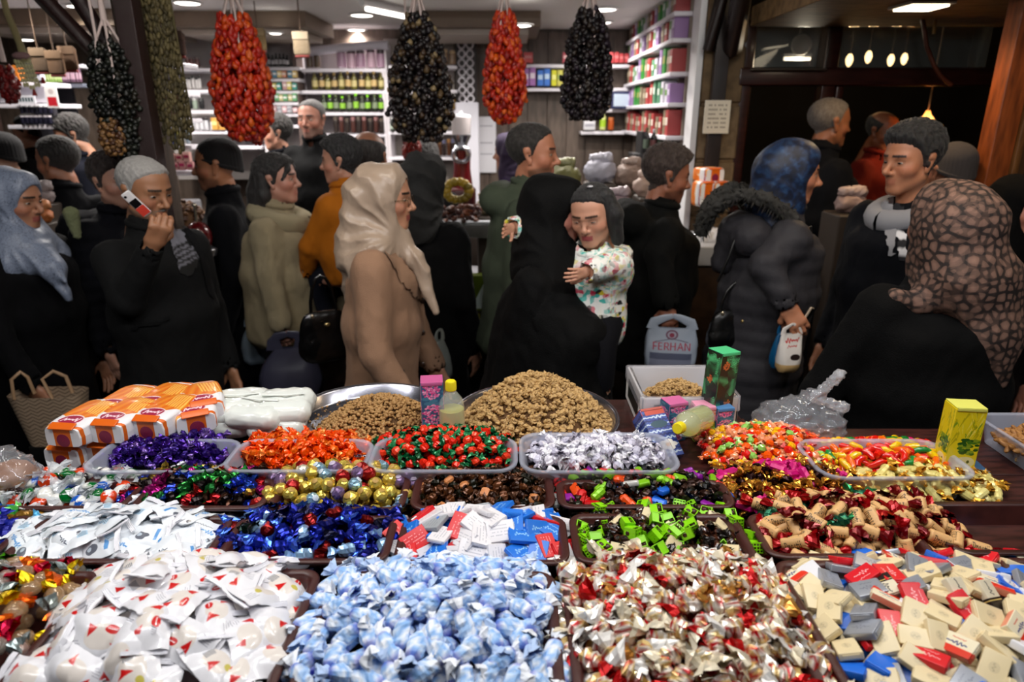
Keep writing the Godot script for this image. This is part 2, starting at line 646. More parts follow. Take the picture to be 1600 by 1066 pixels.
	put("frame", MB.new().box(Vector3(0, 0.006, 0), Vector3(0.19, 0.012, 0.19)), mat(Color(0.7, 0.66, 0.6)), cl)
	put("panel", MB.new().box(Vector3(0, -0.004, 0), Vector3(0.155, 0.008, 0.155)), mat(Color(1.0, 0.93, 0.8), 0.5, 0.0, {"glow": 6.0}), cl)
	spot(lp + Vector3(0, -0.02, 0), lp + Vector3(0, -2, 0.0), Color(1.0, 0.84, 0.62), 0.5, 78.0)
	# warm lamp over the street in front of the right side, above the frame
	spot(Vector3(1.6, 2.7, -2.0), Vector3(1.5, 1.0, -2.6), Color(1.0, 0.86, 0.66), 0.5, 70.0, 0.1)
	var wl := thing("street_lamp", "warm round lamp hanging above the right end of the stall", "lamp", Vector3(1.6, 2.74, -2.0))
	put("diffuser", MB.new().ball(Vector3.ZERO, Vector3(0.1, 0.025, 0.1), 14, 6), mat(Color(1.0, 0.88, 0.7), 0.5, 0.0, {"glow": 3.0}), wl)
	# bulbs, pendant and clock seen through the upper panes
	var warm := mat(Color(1.0, 0.86, 0.62), 0.5, 0.0, {"glow": 3.0})
	var k := 0
	for q in [[1328, 93], [1358, 88], [1393, 93], [1414, 91]]:
		var p := at_d(q[0], q[1], 5.2 + 0.2 * k)
		var t := thing("pendant_bulb", ["warm glass bulb hanging inside the dark shop, nearest to the mullion", "warm bulb inside the dark shop, second along the row", "warm bulb inside the dark shop, third along the row", "small dim bulb inside the dark shop, last of the row"][k], "lamp", p, 0.0, "bulbs inside the dark shop")
		put("bulb", MB.new().lathe([Vector2(0.006, -0.045), Vector2(0.018, -0.03), Vector2(0.026, 0.0), Vector2(0.02, 0.025), Vector2(0.01, 0.04)], 10), warm, t)
		put("cable", MB.new().tube([Vector3(0, 0.04, 0), Vector3(0, 2.75 - p.y, 0)], [0.004], 5), gloom, t)
		omni(p, Color(1.0, 0.8, 0.55), 0.035, 0.03)
		k += 1
	var cp := at_d(1253, 69, 4.6)
	var ck := thing("round_plate", "round grey plate behind the upper left pane of the dark shop", "wall plate", cp)
	put("disc", MB.new().lathe([Vector2(0.002, -0.01), Vector2(0.062, -0.01), Vector2(0.064, 0.0), Vector2(0.055, 0.008), Vector2(0.03, 0.012), Vector2(0.002, 0.013)], 24, Transform3D(Basis(Vector3.RIGHT, PI / 2), Vector3.ZERO)), mat(Color(0.75, 0.72, 0.66)), ck)
	put("hanger", MB.new().tube([Vector3(0, 0.05, 0), Vector3(0, 0.7, 0)], [0.003], 4), gloom, ck)
	var tp := at_d(1246, 91, 4.7)
	var tb := thing("tube_lamp", "small white tube light glowing behind the upper left pane", "lamp", tp)
	put("tube", MB.new().tube([Vector3(-0.085, 0, 0), Vector3(0.085, 0, 0)], [0.012], 8), mat(Color(1.0, 0.95, 0.85), 0.5, 0.0, {"glow": 0.8}), tb)
	omni(tp + Vector3(0, -0.02, 0.06), Color(1, 0.95, 0.85), 0.06, 0.03)
	put("bracket", MB.new().box(Vector3(0, 0.022, 0), Vector3(0.19, 0.014, 0.03)), gloom, tb)
	put("stem", MB.new().tube([Vector3(0, 0.03, 0), Vector3(0, 2.76 - tp.y, 0)], [0.006], 5), gloom, tb)
	var hp := at_d(1448, 192, 4.4)
	var pd := thing("pendant_lamp", "cream flared pendant lamp above the young man in the dark shop", "lamp", hp)
	put("shade", MB.new().lathe([Vector2(0.1, -0.06), Vector2(0.095, -0.01), Vector2(0.05, 0.015), Vector2(0.02, 0.05), Vector2(0.012, 0.075)], 18, Transform3D.IDENTITY, false, false), mat(Color(0.9, 0.74, 0.55), 0.6, 0.0, {"back": Color(0.8, 0.6, 0.4)}), pd)
	put("bulb", MB.new().ball(Vector3(0, -0.02, 0), Vector3(0.025, 0.03, 0.025)), warm, pd)
	put("cable", MB.new().tube([Vector3(0, 0.075, 0), Vector3(0, 2.75 - hp.y, 0)], [0.005], 5), mat(Color(0.5, 0.4, 0.3)), pd)
	omni(hp + Vector3(0, -0.02, 0), Color(1.0, 0.8, 0.55), 0.12, 0.03)
	# loose cable from the canopy lamp down to the transom
	var cpts := []
	for q in [[1441, 18], [1446, 50], [1449, 72], [1460, 100], [1470, 118], [1488, 132]]:
		cpts.append(at_d(q[0], q[1], 3.75))
	tag(put("hanging_cable", MB.new().tube(cpts, [0.011], 6), mat(Color(0.3, 0.13, 0.06), 0.5)), "brown cable drooping from the canopy lamp across the glass", "cable")
	tag(put("short_cable", MB.new().tube([at_d(1464, 20, 3.75), at_d(1460, 52, 3.75)], [0.009], 6), mat(Color(0.5, 0.36, 0.12), 0.5)), "short yellow cable end under the canopy lamp", "cable")
	# orange wooden post on the right
	var lit := mat(Color(0.6, 0.3, 0.12), 0.5, 0.0, {"grain": ["wood", Vector3(6, 1, 6)]})
	var r1 := at_d(1586, 100, 3.1)
	var r2 := at_d(1557, 230, 3.1)
	var post := thing("wooden_post", "orange brown wooden post standing by the dark shopfront", "post", Vector3((r1.x + r2.x) * 0.5, 0, -3.1))
	put("shaft", MB.new().box(Vector3(0, 1.4, 0), Vector3(0.1, 2.8, 0.1), Basis.IDENTITY, 0.006), lit, post)
	put("edge_strip", MB.new().box(Vector3(0.068, 1.4, 0.0), Vector3(0.03, 2.8, 0.12), Basis.IDENTITY, 0.004), mat(Color(0.5, 0.33, 0.17), 0.5, 0.0, {"grain": ["wood", Vector3(6, 1, 6)]}), post)
	var post_foot := put("foot", MB.new().box(Vector3(0, 0.08, 0), Vector3(0.16, 0.16, 0.16), Basis.IDENTITY, 0.01), mat(Color(0.12, 0.08, 0.06)), post)
	struct("wall_east", bx(Vector3(2.62, 0, -3.6), Vector3(3.6, 2.8, -3.45)), mat(Color(0.33, 0.23, 0.13), 0.7, 0.0, {"grain": ["wood", Vector3(3, 0.6, 3)]}))
	struct("trim_7", bx(Vector3(2.55, 0, -3.44), Vector3(2.64, 2.8, -3.36)), mat(Color(0.1, 0.05, 0.035)))
	# left post with its braces
	var rust := mat(Color(0.15, 0.082, 0.078), 0.35, 0.0, {"bump": ["fine", 10.0, 0.1]})
	var l1 := at_d(208, 60, 2.9)
	var l2 := at_d(228, 200, 2.9)
	var lx := (l1.x + l2.x) * 0.5
	var lp2 := thing("frame_post", "dark red painted post with two slanting braces", "post", Vector3(lx, 0, -2.9))
	put("shaft", MB.new().box(Vector3(0, 1.35, 0), Vector3(0.075, 2.7, 0.075), Basis.IDENTITY, 0.004), rust, lp2)
	put("brace", MB.new().tube([at_d(55, -15, 3.0) - lp2.position, at_d(200, 135, 3.0) - lp2.position], [0.034], 4), rust, lp2)
	put("brace", MB.new().tube([at_d(110, -20, 2.95) - lp2.position, at_d(208, 135, 2.95) - lp2.position], [0.034], 4), rust, lp2)
	var c1 := at_d(222, 120, 3.5)
	var cl2 := put("square_column", MB.new().box(Vector3(c1.x, 1.3, -3.5), Vector3(0.13, 2.6, 0.13), Basis.IDENTITY, 0.01), mat(Color(0.3, 0.24, 0.2), 0.6, 0.0, {"grain": ["wood", Vector3(5, 1, 5)]}))
	tag(cl2, "brown square column just behind the dark red post", "column")
	struct("wall_west", bx(Vector3(-5.4, 0, -3.9), Vector3(-5.2, 2.9, 1.4)), mat(Color(0.25, 0.24, 0.24)))
	# a dim night street all around: canopy over the lane, the wall across
	struct("ceiling_lane", bx(Vector3(-5.4, 2.95, -4.0), Vector3(5.4, 3.05, 1.4)), mat(Color(0.3, 0.29, 0.28)))
	struct("wall_lane", bx(Vector3(-5.4, 0, 1.3), Vector3(5.4, 3, 1.5)), mat(Color(0.3, 0.29, 0.28)))
	struct("wall_end", bx(Vector3(5.2, 0, -4.2), Vector3(5.4, 3, 1.4)), mat(Color(0.3, 0.25, 0.2)))
	struct("trim_8", bx(Vector3(-5.4, CEIL, -4.0), Vector3(1.3, 3.0, -3.86)), mat(Color(0.3, 0.28, 0.26)))

func flat_board(w: float, h: float, t: float) -> MB:      # an upright board whose front carries the whole picture
	var m := MB.new().box(Vector3.ZERO, Vector3(w, h, t))
	for i in m.v.size():
		m.uv[i] = Vector2(m.v[i].x / w + 0.5, 0.5 - m.v[i].y / h)
	return m


# ================================================================ the stall: table, trays and tubs
func zr(py: float, h := TABLE) -> float:
	return at_h(800, py, h).z

func xr(px: float, py: float, h := TABLE) -> float:
	return at_h(px, py, h).x

func round_rect(x0: float, x1: float, z0: float, z1: float, r: float, y: float, seg := 5) -> Array:   # counter-clockwise seen from above
	var out := []
	for q in [[x1 - r, z0 + r, 0.0], [x0 + r, z0 + r, 1.0], [x0 + r, z1 - r, 2.0], [x1 - r, z1 - r, 3.0]]:
		for k in seg + 1:
			var a: float = (q[2] + float(k) / seg) * PI / 2
			out.append(Vector3(q[0] + cos(a) * r, y, q[1] - sin(a) * r))
	return out

func tray_mesh(w: float, d: float, h: float, r: float, lip: float, flare := 0.012) -> MB:      # an open tray, foot at the origin, w wide and d deep at the rim
	var m := MB.new()
	var ring := func(o: float, y: float) -> Array: return round_rect(-w / 2 + o, w / 2 - o, -d / 2 + o, d / 2 - o, maxf(0.004, r - o), y)
	m.rows([ring.call(lip + flare, 0.0), ring.call(lip, h - 0.006), ring.call(0.0, h - 0.006), ring.call(-0.001, h - 0.002), ring.call(0.002, h), ring.call(lip - 0.002, h), ring.call(lip + 0.003, h - 0.004), ring.call(lip + flare + 0.003, 0.004)], true, true, false)
	var g := [ring.call(lip + flare + 0.003, 0.004)]
	var i0 := m.v.size()
	var mid := m.vert(Vector3(0, 0.004, 0))
	for p in g[0]:
		m.vert(p)
	var n: int = g[0].size()
	for j in n:
		m.tri(mid, mid + 1 + j, mid + 1 + (j + 1) % n)
	return m

func tray(called: String, label: String, px0: float, px1: float, pyb: float, pyf: float, m: Material, h := 0.04, r := 0.03, lip := 0.012, kind := "tray", grp := "", y := TABLE) -> Node3D:
	var zb := zr(pyb, y + h)
	var zf := zr(pyf, y + h)
	var x0 := xr(px0, pyb, y + h)
	var x1 := xr(px1, pyb, y + h)
	var t := thing(called, label, kind, Vector3((x0 + x1) / 2, y + 0.001, (zb + zf) / 2), 0.0, grp)
	put("rim_and_floor", tray_mesh(x1 - x0, zf - zb, h, r, lip), m, t)
	return t

func stall():
	noise_tex("redwood", 0.02, FastNoiseLite.TYPE_SIMPLEX_SMOOTH, [[0.0, Color(0.5, 0.5, 0.5)], [0.45, Color(0.8, 0.8, 0.8)], [0.55, Color(0.92, 0.92, 0.92)], [1.0, Color(1, 1, 1)]], 256, 4)
	var brown := mat(Color(0.25, 0.115, 0.1), 0.3, 0.0, {"bump": ["fine", 25.0, 0.02]})
	var wood := mat(Color(0.27, 0.13, 0.115), 0.35, 0.0, {"grain": ["redwood", Vector3(2.0, 2.0, 9.0)]})
	var top := thing("stall_table", "long dark brown stall table carrying all the sweets", "table", Vector3(0, 0, 0))
	put("table_top", bx(Vector3(-2.2, TABLE - 0.04, zr(742)), Vector3(2.2, TABLE, -0.45), 0.006), wood, top)
	put("front_panel", bx(Vector3(-2.15, 0.1, -0.52), Vector3(2.15, TABLE - 0.04, -0.49)), brown, top)
	for x in [-2.1, -0.7, 0.7, 2.1]:
		put("leg", bx(Vector3(x - 0.03, 0, -0.6), Vector3(x + 0.03, TABLE - 0.04, -0.54)), brown, top)
		put("leg", bx(Vector3(x - 0.03, 0, -1.22), Vector3(x + 0.03, TABLE - 0.04, -1.16)), brown, top)
	var rear := thing("back_table", "narrow rear table behind the sweets carrying pans and packets", "table", Vector3.ZERO)
	var zt := zr(742)
	put("table_top", bx(Vector3(xr(78, 735), TABLE - 0.04, -1.7), Vector3(xr(1150, 640), TABLE, zt - 0.002), 0.006), wood, rear)
	put("table_end", bx(Vector3(xr(1150, 640) + 0.002, TABLE - 0.04, -1.52), Vector3(2.2, TABLE, zt - 0.002), 0.006), wood, rear)
	for x in [-0.85, 0.6]:
		put("leg", bx(Vector3(x - 0.03, 0, -1.66), Vector3(x + 0.03, TABLE - 0.04, -1.6)), brown, rear)
		put("leg", bx(Vector3(x - 0.03, 0, -1.42), Vector3(x + 0.03, TABLE - 0.04, -1.36)), brown, rear)
	# brown serving trays, three rows
	var T := [
		["under clear sweets with coloured ties", -80, 165, 893, 1130], ["under white and red sachets", 178, 505, 890, 1130], ["under pale blue paper sweets", 520, 866, 893, 1130],
		["under gold and red foil sweets", 876, 1192, 887, 1130], ["under mini chocolate bars", 1204, 1545, 876, 1130], ["with a few red bars at the right end", 1552, 1760, 872, 1130],
		["under green and blue mixed sweets", -150, 62, 806, 880], ["under white and blue sachets", 72, 370, 806, 880], ["under deep blue foil sweets", 378, 624, 806, 880],
		["under red, white and blue squares", 632, 882, 806, 882], ["under lime baskets and dark nuts", 888, 1148, 803, 880], ["under cork-coloured twists", 1162, 1405, 803, 872],
		["standing empty, red-brown and glossy", 1412, 1720, 784, 866],
		["under striped round lollies", 12, 236, 748, 796], ["under dark jewel-coloured foils", 243, 438, 748, 796], ["under gold foil balls", 444, 644, 744, 798],
		["under small bronze chocolates", 652, 862, 741, 796], ["under dark mixed bars", 868, 1130, 750, 794]]
	for q in T:
		tray("serving_tray", "brown plastic serving tray " + q[0], q[1], q[2], q[3], q[4], wood if q[1] == 1412 else brown)
	# clear tubs at the back
	var clear := mat(Color(0.75, 0.77, 0.84), 0.3, 0.0, {"alpha": 0.36})
	for q in [["holding purple foil sweets", 178, 385, 686, 738], ["holding orange foil sweets", 379, 589, 686, 737], ["holding red and green sweets", 591, 808, 682, 737], ["holding white wrapped sweets", 811, 1040, 676, 738], ["holding bright jelly sweets", 1236, 1460, 686, 748], ["holding shelled nuts", 1519, 1750, 645, 722]]:
		tray("plastic_tub", "translucent plastic tub " + q[0], q[1], q[2], q[3], q[4], clear, 0.062, 0.045, 0.008, "tub")


# ================================================================ sweets
func twist_body(L: float, Rr: float, sq: float, amp: float, p: float, sd: int, paint: Callable, flat := true, seg := 9, rings := 9) -> MB:
	var m := MB.new()
	m.flat = flat
	var g := []
	for i in rings + 1:
		var t := -1.0 + 2.0 * i / rings
		var r := Rr * maxf(0.2, pow(maxf(0.0, 1.0 - pow(absf(t), p)), 1.0 / p))
		var ring := []
		for j in seg:
			var a := TAU * j / seg
			var k := 1.0 + amp * nz.get_noise_3d(cos(a) * 2.1 + sd * 7.3, sin(a) * 2.1, t * 2.3)
			ring.append(Vector3(t * L / 2, cos(a) * r * k * sq, sin(a) * r * k))
		g.append(ring)
	m.rows(g)
	for i in m.v.size():
		m.c[i] = (paint.call(m.v[i], m.v[i].x / L * 2.0, atan2(m.v[i].z, m.v[i].y / sq), sd) as Color).srgb_to_linear()
	return m

func twist_end(E: float, r0: float, r1: float, sd: int, thick := 0.35) -> MB:      # a pleated fan of wrapper that opens along +x
	var m := MB.new()
	m.flat = true
	var g := []
	var seg := 12
	for i in 4:
		var t := i / 3.0
		var r := lerpf(r0, r1, pow(t, 0.8))
		var ring := []
		for j in seg:
			var a := TAU * j / seg + 0.5 * t
			var k := (1.0 + 0.28 * t * (1 if j % 2 == 0 else -1)) * (1.0 + 0.3 * nz.get_noise_3d(j * 3.1, sd * 5.0, t))
			ring.append(Vector3(E * t * (1.0 + 0.25 * nz.get_noise_2d(j * 2.0, sd * 9.0)), cos(a) * r * k * lerpf(1.0, thick, t), sin(a) * r * k))
		g.append(ring)
	return m.rows(g, true, true, false)

func sachet(W: float, D: float, T: float, sd: int, crumple := 0.004) -> MB:      # a filled pillow pouch with two sealed ends
	var m := MB.new()
	m.flat = false
	var nu := 13
	var nv := 7
	for side in 2:
		var i0 := m.v.size()
		for i in nu:
			for j in nv:
				var u := -1.0 + 2.0 * i / (nu - 1)
				var w := -1.0 + 2.0 * j / (nv - 1)
				var b := pow(maxf(0, 1 - pow(absf(u) / 0.88, 2.2)), 0.7) * pow(maxf(0, 1 - w * w), 0.55) if absf(u) < 0.88 else 0.0
				var y := T * 0.5 * b * (1 if side == 0 else -1) + 0.0006 * (1 if side == 0 else -1)
				var n := crumple * (nz.get_noise_3d(u * 2.2 + sd * 11.0, w * 1.9, side * 7.0 * b) + 0.5 * nz.get_noise_3d(u * 5.0 + sd * 3.0, w * 5.0, side * 3.0 * b))
				var bend := 0.004 * sin(u * 2.2 + sd) + 0.003 * sin(w * 2.0 + sd * 2.0)
				m.vert(Vector3(u * W / 2, y + n + bend, w * D / 2 * (1.0 - 0.12 * b) + 0.002 * nz.get_noise_2d(u * 3.0, sd * 4.0 + w)), Vector2(u * 0.5 + 0.5, 0.5 + (w * 0.25 + 0.25) * (1 if side == 0 else -1)))
		for i in nu - 1:
			for j in nv - 1:
				var a := i0 + i * nv + j
				if side == 0:
					m.quad(a, a + 1, a + nv + 1, a + nv)
				else:
					m.quad(a, a + nv, a + nv + 1, a + 1)
	return m

func seal(D: float, sd: int) -> MB:      # the zigzag crimp at a pouch's end, lying along z
	var m := MB.new()
	m.flat = true
	var g := []
	for i in 7:
		var x := i * 0.0013
		var ring := []
		for j in 9:
			var w := -1.0 + j * 0.25
			ring.append(Vector3(x + (0.001 * (j % 2) if i == 6 else 0.0), 0.0007 * (1 if i % 2 == 0 else -1) + 0.004 * sin(w * 2.0 + sd * 2.0) * 0.75 + 0.0014, w * D / 2))
		for j in range(8, -1, -1):
			ring.append(ring[j] + Vector3(0, -0.0012, 0))
		g.append(ring)
	return m.rows(g)

func foil_ball(r: float, sd: int, amp := 0.14) -> MB:
	var m := MB.new()
	m.flat = true
	m.ball(Vector3.ZERO, Vector3(r, r * 0.92, r), 11, 8)
	for i in m.v.size():
		m.v[i] *= 1.0 + amp * nz.get_noise_3dv(m.v[i] / r * 2.4 + Vector3(sd * 5.0, 0, 0))
	return m

func proto(m, material: Material, called: String, parts: Array = []) -> MeshInstance3D:      # parts: [name, mesh, material, transform]
	var o := MeshInstance3D.new()
	o.mesh = m.mesh() if m is MB else m
	o.material_override = material
	o.name = called
	for q in parts:
		var c := MeshInstance3D.new()
		c.mesh = q[1]
		c.material_override = q[2]
		c.transform = q[3]
		c.name = q[0]
		o.add_child(c, true)
	return o

func ends(mesh: ArrayMesh, material: Material, x: float, called := "twisted_end") -> Array:
	return [[called, mesh, material, Transform3D(Basis(Vector3.RIGHT, 0.4), Vector3(x, 0, 0))], [called, mesh, material, Transform3D(Basis(Vector3.UP, PI), Vector3(-x, 0, 0))]]

func project(p: Vector3) -> Vector2:
	var q := Basis(Vector3.RIGHT, -PITCH) * (p - CAM)
	return Vector2(800 + q.x / -q.z * F, 533 - q.y / -q.z * F)

# A heap between pixel columns px0..px1 (measured at row pyb) and rows pyb..pyf, rising to height H. kinds: [weight, [protos], name, label, (optional) lift].
func heap(kinds: Array, px0: float, px1: float, pyb: float, pyf: float, H: float, sx: float, sz: float, rad: float, group: String, cat: String, tilt := 0.5, base := 0.012, pow_edge := 2.0, peak := 0.0, layers := 2, below := 0.0):
	var y0 := TABLE + base
	var zb := zr(pyb, y0)
	var zf := zr(pyf, y0)
	var x0 := xr(px0, pyb, y0)
	var x1 := xr(px1, pyb, y0)
	var cx := (x0 + x1) / 2
	var cz := (zb + zf) / 2
	var hx := (x1 - x0) / 2
	var hz := (zf - zb) / 2
	var sd := rng.randf() * 50.0
	var hgt := func(x: float, z: float) -> float:
		var u: float = clampf((x - cx) / hx, -1, 1)
		var v: float = clampf((z - cz) / hz - peak, -1, 1)
		return H * pow(maxf(0.0, (1.0 - pow(absf(u), pow_edge)) * (1.0 - pow(absf(v), pow_edge))), 0.85) * (1.0 + 0.25 * nz.get_noise_3d(x * 6.0, z * 6.0, sd))
	var total := 0.0
	for k in kinds:
		total += k[0]
	var lower := {}
	for layer in layers + 1:
		var row := 0
		var z := zb + sz * 0.3 + (sz * 0.5 if layer % 2 == 1 else 0.0)
		while z < zf:
			row += 1
			var x := x0 + sx * (0.25 + 0.5 * (row % 2)) + (sx * 0.5 if layer % 2 == 1 else 0.0)
			while x < x1:
				var px := x + R(-0.32, 0.32) * sx
				var pz := z + R(-0.32, 0.32) * sz
				x += sx
				var u := (px - cx) / hx
				var v := (pz - cz) / hz
				if absf(u) > 1.0 or absf(v) > 1.0 or pow(absf(u), 4) + pow(absf(v), 4) > 1.0:
					continue
				var hh: float = hgt.call(px, pz)
				var y: float = y0 + hh + rad * 0.6 - layer * rad * 1.35
				if layer > 0 and y < y0 - 0.002 - below:
					continue
				var pos := Vector3(px, y, pz)
				var s := project(pos)
				if s.x < -30 or s.x > 1630 or s.y > 1105:
					continue
				var nrm := Vector3(hgt.call(px - 0.01, pz) - hgt.call(px + 0.01, pz), 0.02, hgt.call(px, pz - 0.01) - hgt.call(px, pz + 0.01)).normalized()
				nrm = (nrm + Vector3(R(-tilt, tilt), 0, R(-tilt, tilt))).normalized()
				var b := Basis(Quaternion(Vector3.UP, nrm)) * Basis(Vector3.UP, R(0, TAU))
				var w := rng.randf() * total
				var kd: Array = kinds[0]
				for k in kinds:
					kd = k
					w -= k[0]
					if w <= 0:
						break
				var pr: MeshInstance3D = pick(kd[1])
				if kd.size() > 4 and kd[4] is Array:      # a thing that is round: turn it any way
					b = b * Basis(Vector3.RIGHT, R(0, TAU))
				if layer == 0:
					var o: MeshInstance3D = pr.duplicate()
					o.name = numbered(kd[2])
					o.transform = Transform3D(b.scaled(Vector3.ONE * R(0.92, 1.08)), pos)
					add_child(o)
					tag(o, kd[3], cat, group)
				else:
					pr = kd[1][0]
					if not lower.has(pr):
						lower[pr] = []
					lower[pr].append(Transform3D(b, pos))
			z += sz
	for pr in lower:
		if lower[pr].size() < 9:
			continue
		var mm := MultiMesh.new()
		mm.transform_format = MultiMesh.TRANSFORM_3D
		mm.mesh = pr.mesh
		mm.instance_count = lower[pr].size()
		for i in lower[pr].size():
			mm.set_instance_transform(i, lower[pr][i])
		var o := MultiMeshInstance3D.new()
		o.multimesh = mm
		o.material_override = pr.material_override
		o.name = numbered(String(pr.name).rstrip("0123456789") + "_underlayer")
		add_child(o)
		tag(o, "buried layer of sweets inside the heap of " + group, "sweets", "", "stuff")

func solid(k: Color) -> Callable:
	return func(_p, _t, _a, _s): return k

func foil(k: Color, metal := 0.75, rough := 0.25) -> StandardMaterial3D:
	return mat(k, rough, metal)

func twist_set(called: String, cols: Array, L: float, Rr: float, E: float, er: float, ecol: Array, sq := 0.85, amp := 0.3, p := 2.5, metal := 0.7, rough := 0.25, parts := true, emetal := -1.0, n := 3) -> Array:
	var out := []
	for i in n:
		var bm := twist_body(L, Rr, sq, amp, p, i + 1, solid(Color.WHITE)).mesh()
		var em := twist_end(E, Rr * 0.28, er, i).mesh()
		for q in cols.size():
			var mt := mat(cols[q], rough, metal)
			var me := mat(ecol[q % ecol.size()], rough, metal if emetal < 0 else emetal)
			if parts:
				out.append(proto(bm, mt, called, ends(em, me, L * 0.46)))
			else:
				var j := MB.new()
				j.flat = true
				j.join(twist_body(L, Rr, sq, amp, p, i + 1, solid(Color.WHITE), true, 7, 6))
				j.paint(ecol[q % ecol.size()])
				var e := twist_end(E, Rr * 0.28, er, i)
				for z in e.c.size():
					e.c[z] = (ecol[q % ecol.size()] as Color).srgb_to_linear()
				for z in j.c.size():
					j.c[z] = (cols[q] as Color).srgb_to_linear()
				j.join(e, Transform3D(Basis(Vector3.RIGHT, 0.4), Vector3(L * 0.46, 0, 0)))
				j.join(e, Transform3D(Basis(Vector3.UP, PI), Vector3(-L * 0.46, 0, 0)))
				out.append(proto(j, mat(Color.WHITE, rough, metal, {"vc": 1}), called))
	return out

func bar_tex(called: String, base: Color, what: String, ink: Color, extra := ""):
	var im := canvas(96, 64, base)
	match extra:
		"oval":
			fill_oval(im, 48, 34, 26, 22, Color(0.9, 0.9, 0.92))
			scribble(im, Rect2(30, 24, 36, 16), Color(0.3, 0.35, 0.7), 3)
			scribble(im, Rect2(34, 40, 28, 6), Color(0.8, 0.3, 0.3), 2)
		"stripe":
			im.fill_rect(Rect2i(0, 0, 96, 22), Color(0.86, 0.2, 0.1))
			scribble(im, Rect2(20, 26, 56, 14), Color(0.15, 0.2, 0.45), 3)
			scribble(im, Rect2(30, 46, 36, 6), Color(0.8, 0.3, 0.2), 2)
		"faint":
			fill_oval(im, 48, 32, 16, 13, base.darkened(0.06))
			scribble(im, Rect2(36, 27, 24, 8), base.darkened(0.22), 2)
		"text":
			for r in 4:
				for x in range(12, 82, 6):
					if rng.randf() < 0.8:
						im.fill_rect(Rect2i(x, 14 + r * 10, 5, 3), ink)
		"line":
			scribble(im, Rect2(20, 18, 56, 20), ink, 3)
			scribble(im, Rect2(28, 44, 40, 6), ink, 2)
		"dark":
			im.fill_rect(Rect2i(0, 0, 40, 64), Color(0.12, 0.08, 0.07))
			im.fill_rect(Rect2i(30, 0, 4, 64), Color(0.8, 0.7, 0.4))
			scribble(im, Rect2(46, 22, 44, 18), ink, 3)
	if what:
		write(im, what, Rect2(14, 20, 68, 26), ink, "Droid Sans")
	im_tex(called, im)

func bars(called: String, texs: Array, w: float, d: float, h: float, rough := 0.35, metal := 0.0) -> Array:
	var out := []
	for i in 2:
		var m := MB.new().box(Vector3.ZERO, Vector3(w, h, d), Basis.IDENTITY, h * 0.12)
		for k in m.v.size():      # soft wrapping
			m.v[k] += Vector3(0, 0.0012 * nz.get_noise_3d(m.v[k].x * 60.0, m.v[k].z * 60.0, i * 9.0), 0)
		var am := m.mesh()
		var fold := MB.new().box(Vector3.ZERO, Vector3(0.0014, h * 0.55, d * 0.7), Basis.IDENTITY, 0.0005).mesh()
		for t in texs:
			var mt := mat(Color.WHITE, rough, metal, {"tex": t})
			out.append(proto(am, mt, called, [["folded_end", fold, mt, Transform3D(Basis.IDENTITY, Vector3(w / 2 + 0.0004, 0, 0))], ["folded_end", fold, mt, Transform3D(Basis.IDENTITY, Vector3(-w / 2 - 0.0004, 0, 0))]]))
	return out

func sachet_tex(called: String, kind: int):
	var im := canvas(192, 192, Color(0.93, 0.93, 0.95))
	var ink := Color(0.42, 0.45, 0.5)
	for half in 2:
		var o := 96 * half
		if kind < 3:      # red marks on white film
			var red := Color(0.82, 0.1, 0.1)
			fill_oval(im, 96, o + 48, 44, 30, Color(0.91, 0.88, 0.85))
			var a := Vector2(30 + kind * 25, o + 20)
			fill_tri(im, a, a + Vector2(26, 8), a + Vector2(8, 34), red)
			fill_tri(im, a + Vector2(70, 40), a + Vector2(96, 44), a + Vector2(88, 66), red)
			if kind == 1:
				fill_oval(im, 120, o + 30, 18, 10, red)
				scribble(im, Rect2(108, o + 27, 24, 5), Color.WHITE, 2)
			if kind == 2:
				for r in 7:
					im.fill_rect(Rect2i(120, o + 34 + r * 4, 22, 2), ink)
				fill_oval(im, 60, o + 60, 12, 8, Color(0.8, 0.75, 0.35))
			for r in 4:
				im.fill_rect(Rect2i(18, o + 60 + r * 6, 22 + (r * 7) % 11, 2), Color(0.7, 0.7, 0.74))
		else:             # blue and grey marks
			var blue := Color(0.35, 0.6, 0.85)
			im.fill_rect(Rect2i(0, o, 192, 96), Color(0.92, 0.945, 0.965))
			if kind == 3:
				im.fill_rect(Rect2i(60, o + 26, 34, 40), Color(0.72, 0.85, 0.94))
				for r in 6:
					im.fill_rect(Rect2i(64, o + 30 + r * 6, 26, 2), ink)
				scribble(im, Rect2(110, o + 36, 50, 18), Color(0.3, 0.33, 0.4), 3)
			elif kind == 4:
				fill_oval(im, 90, o + 50, 26, 18, Color(0.4, 0.42, 0.47))
				fill_oval(im, 80, o + 46, 10, 8, Color(0.75, 0.8, 0.85))
				im.fill_rect(Rect2i(140, o + 20, 14, 52), blue)
			else:
				scribble(im, Rect2(30, o + 30, 100, 20), blue, 4)
				scribble(im, Rect2(50, o + 58, 80, 10), ink, 2)
				fill_oval(im, 150, o + 60, 10, 8, Color(0.3, 0.3, 0.34))
	im_tex(called, im)

func sachets(called: String, texs: Array, W: float, D: float, T: float, n := 3) -> Array:
	var out := []
	for i in n:
		var sm := sachet(W, D, T, i + 1).mesh()
		var se := seal(D * 0.98, i).mesh()
		var sm_mat := mat(Color(0.95, 0.95, 0.97), 0.3, 0.0)
		for t in texs:
			out.append(proto(sm, mat(Color.WHITE, 0.28, 0.0, {"tex": t, "coat": 0.5}), called, [["sealed_end", se, sm_mat, Transform3D(Basis.IDENTITY, Vector3(W / 2 - 0.003, 0, 0))], ["sealed_end", se, sm_mat, Transform3D(Basis(Vector3.UP, PI), Vector3(-W / 2 + 0.003, 0, 0))]]))
	return out

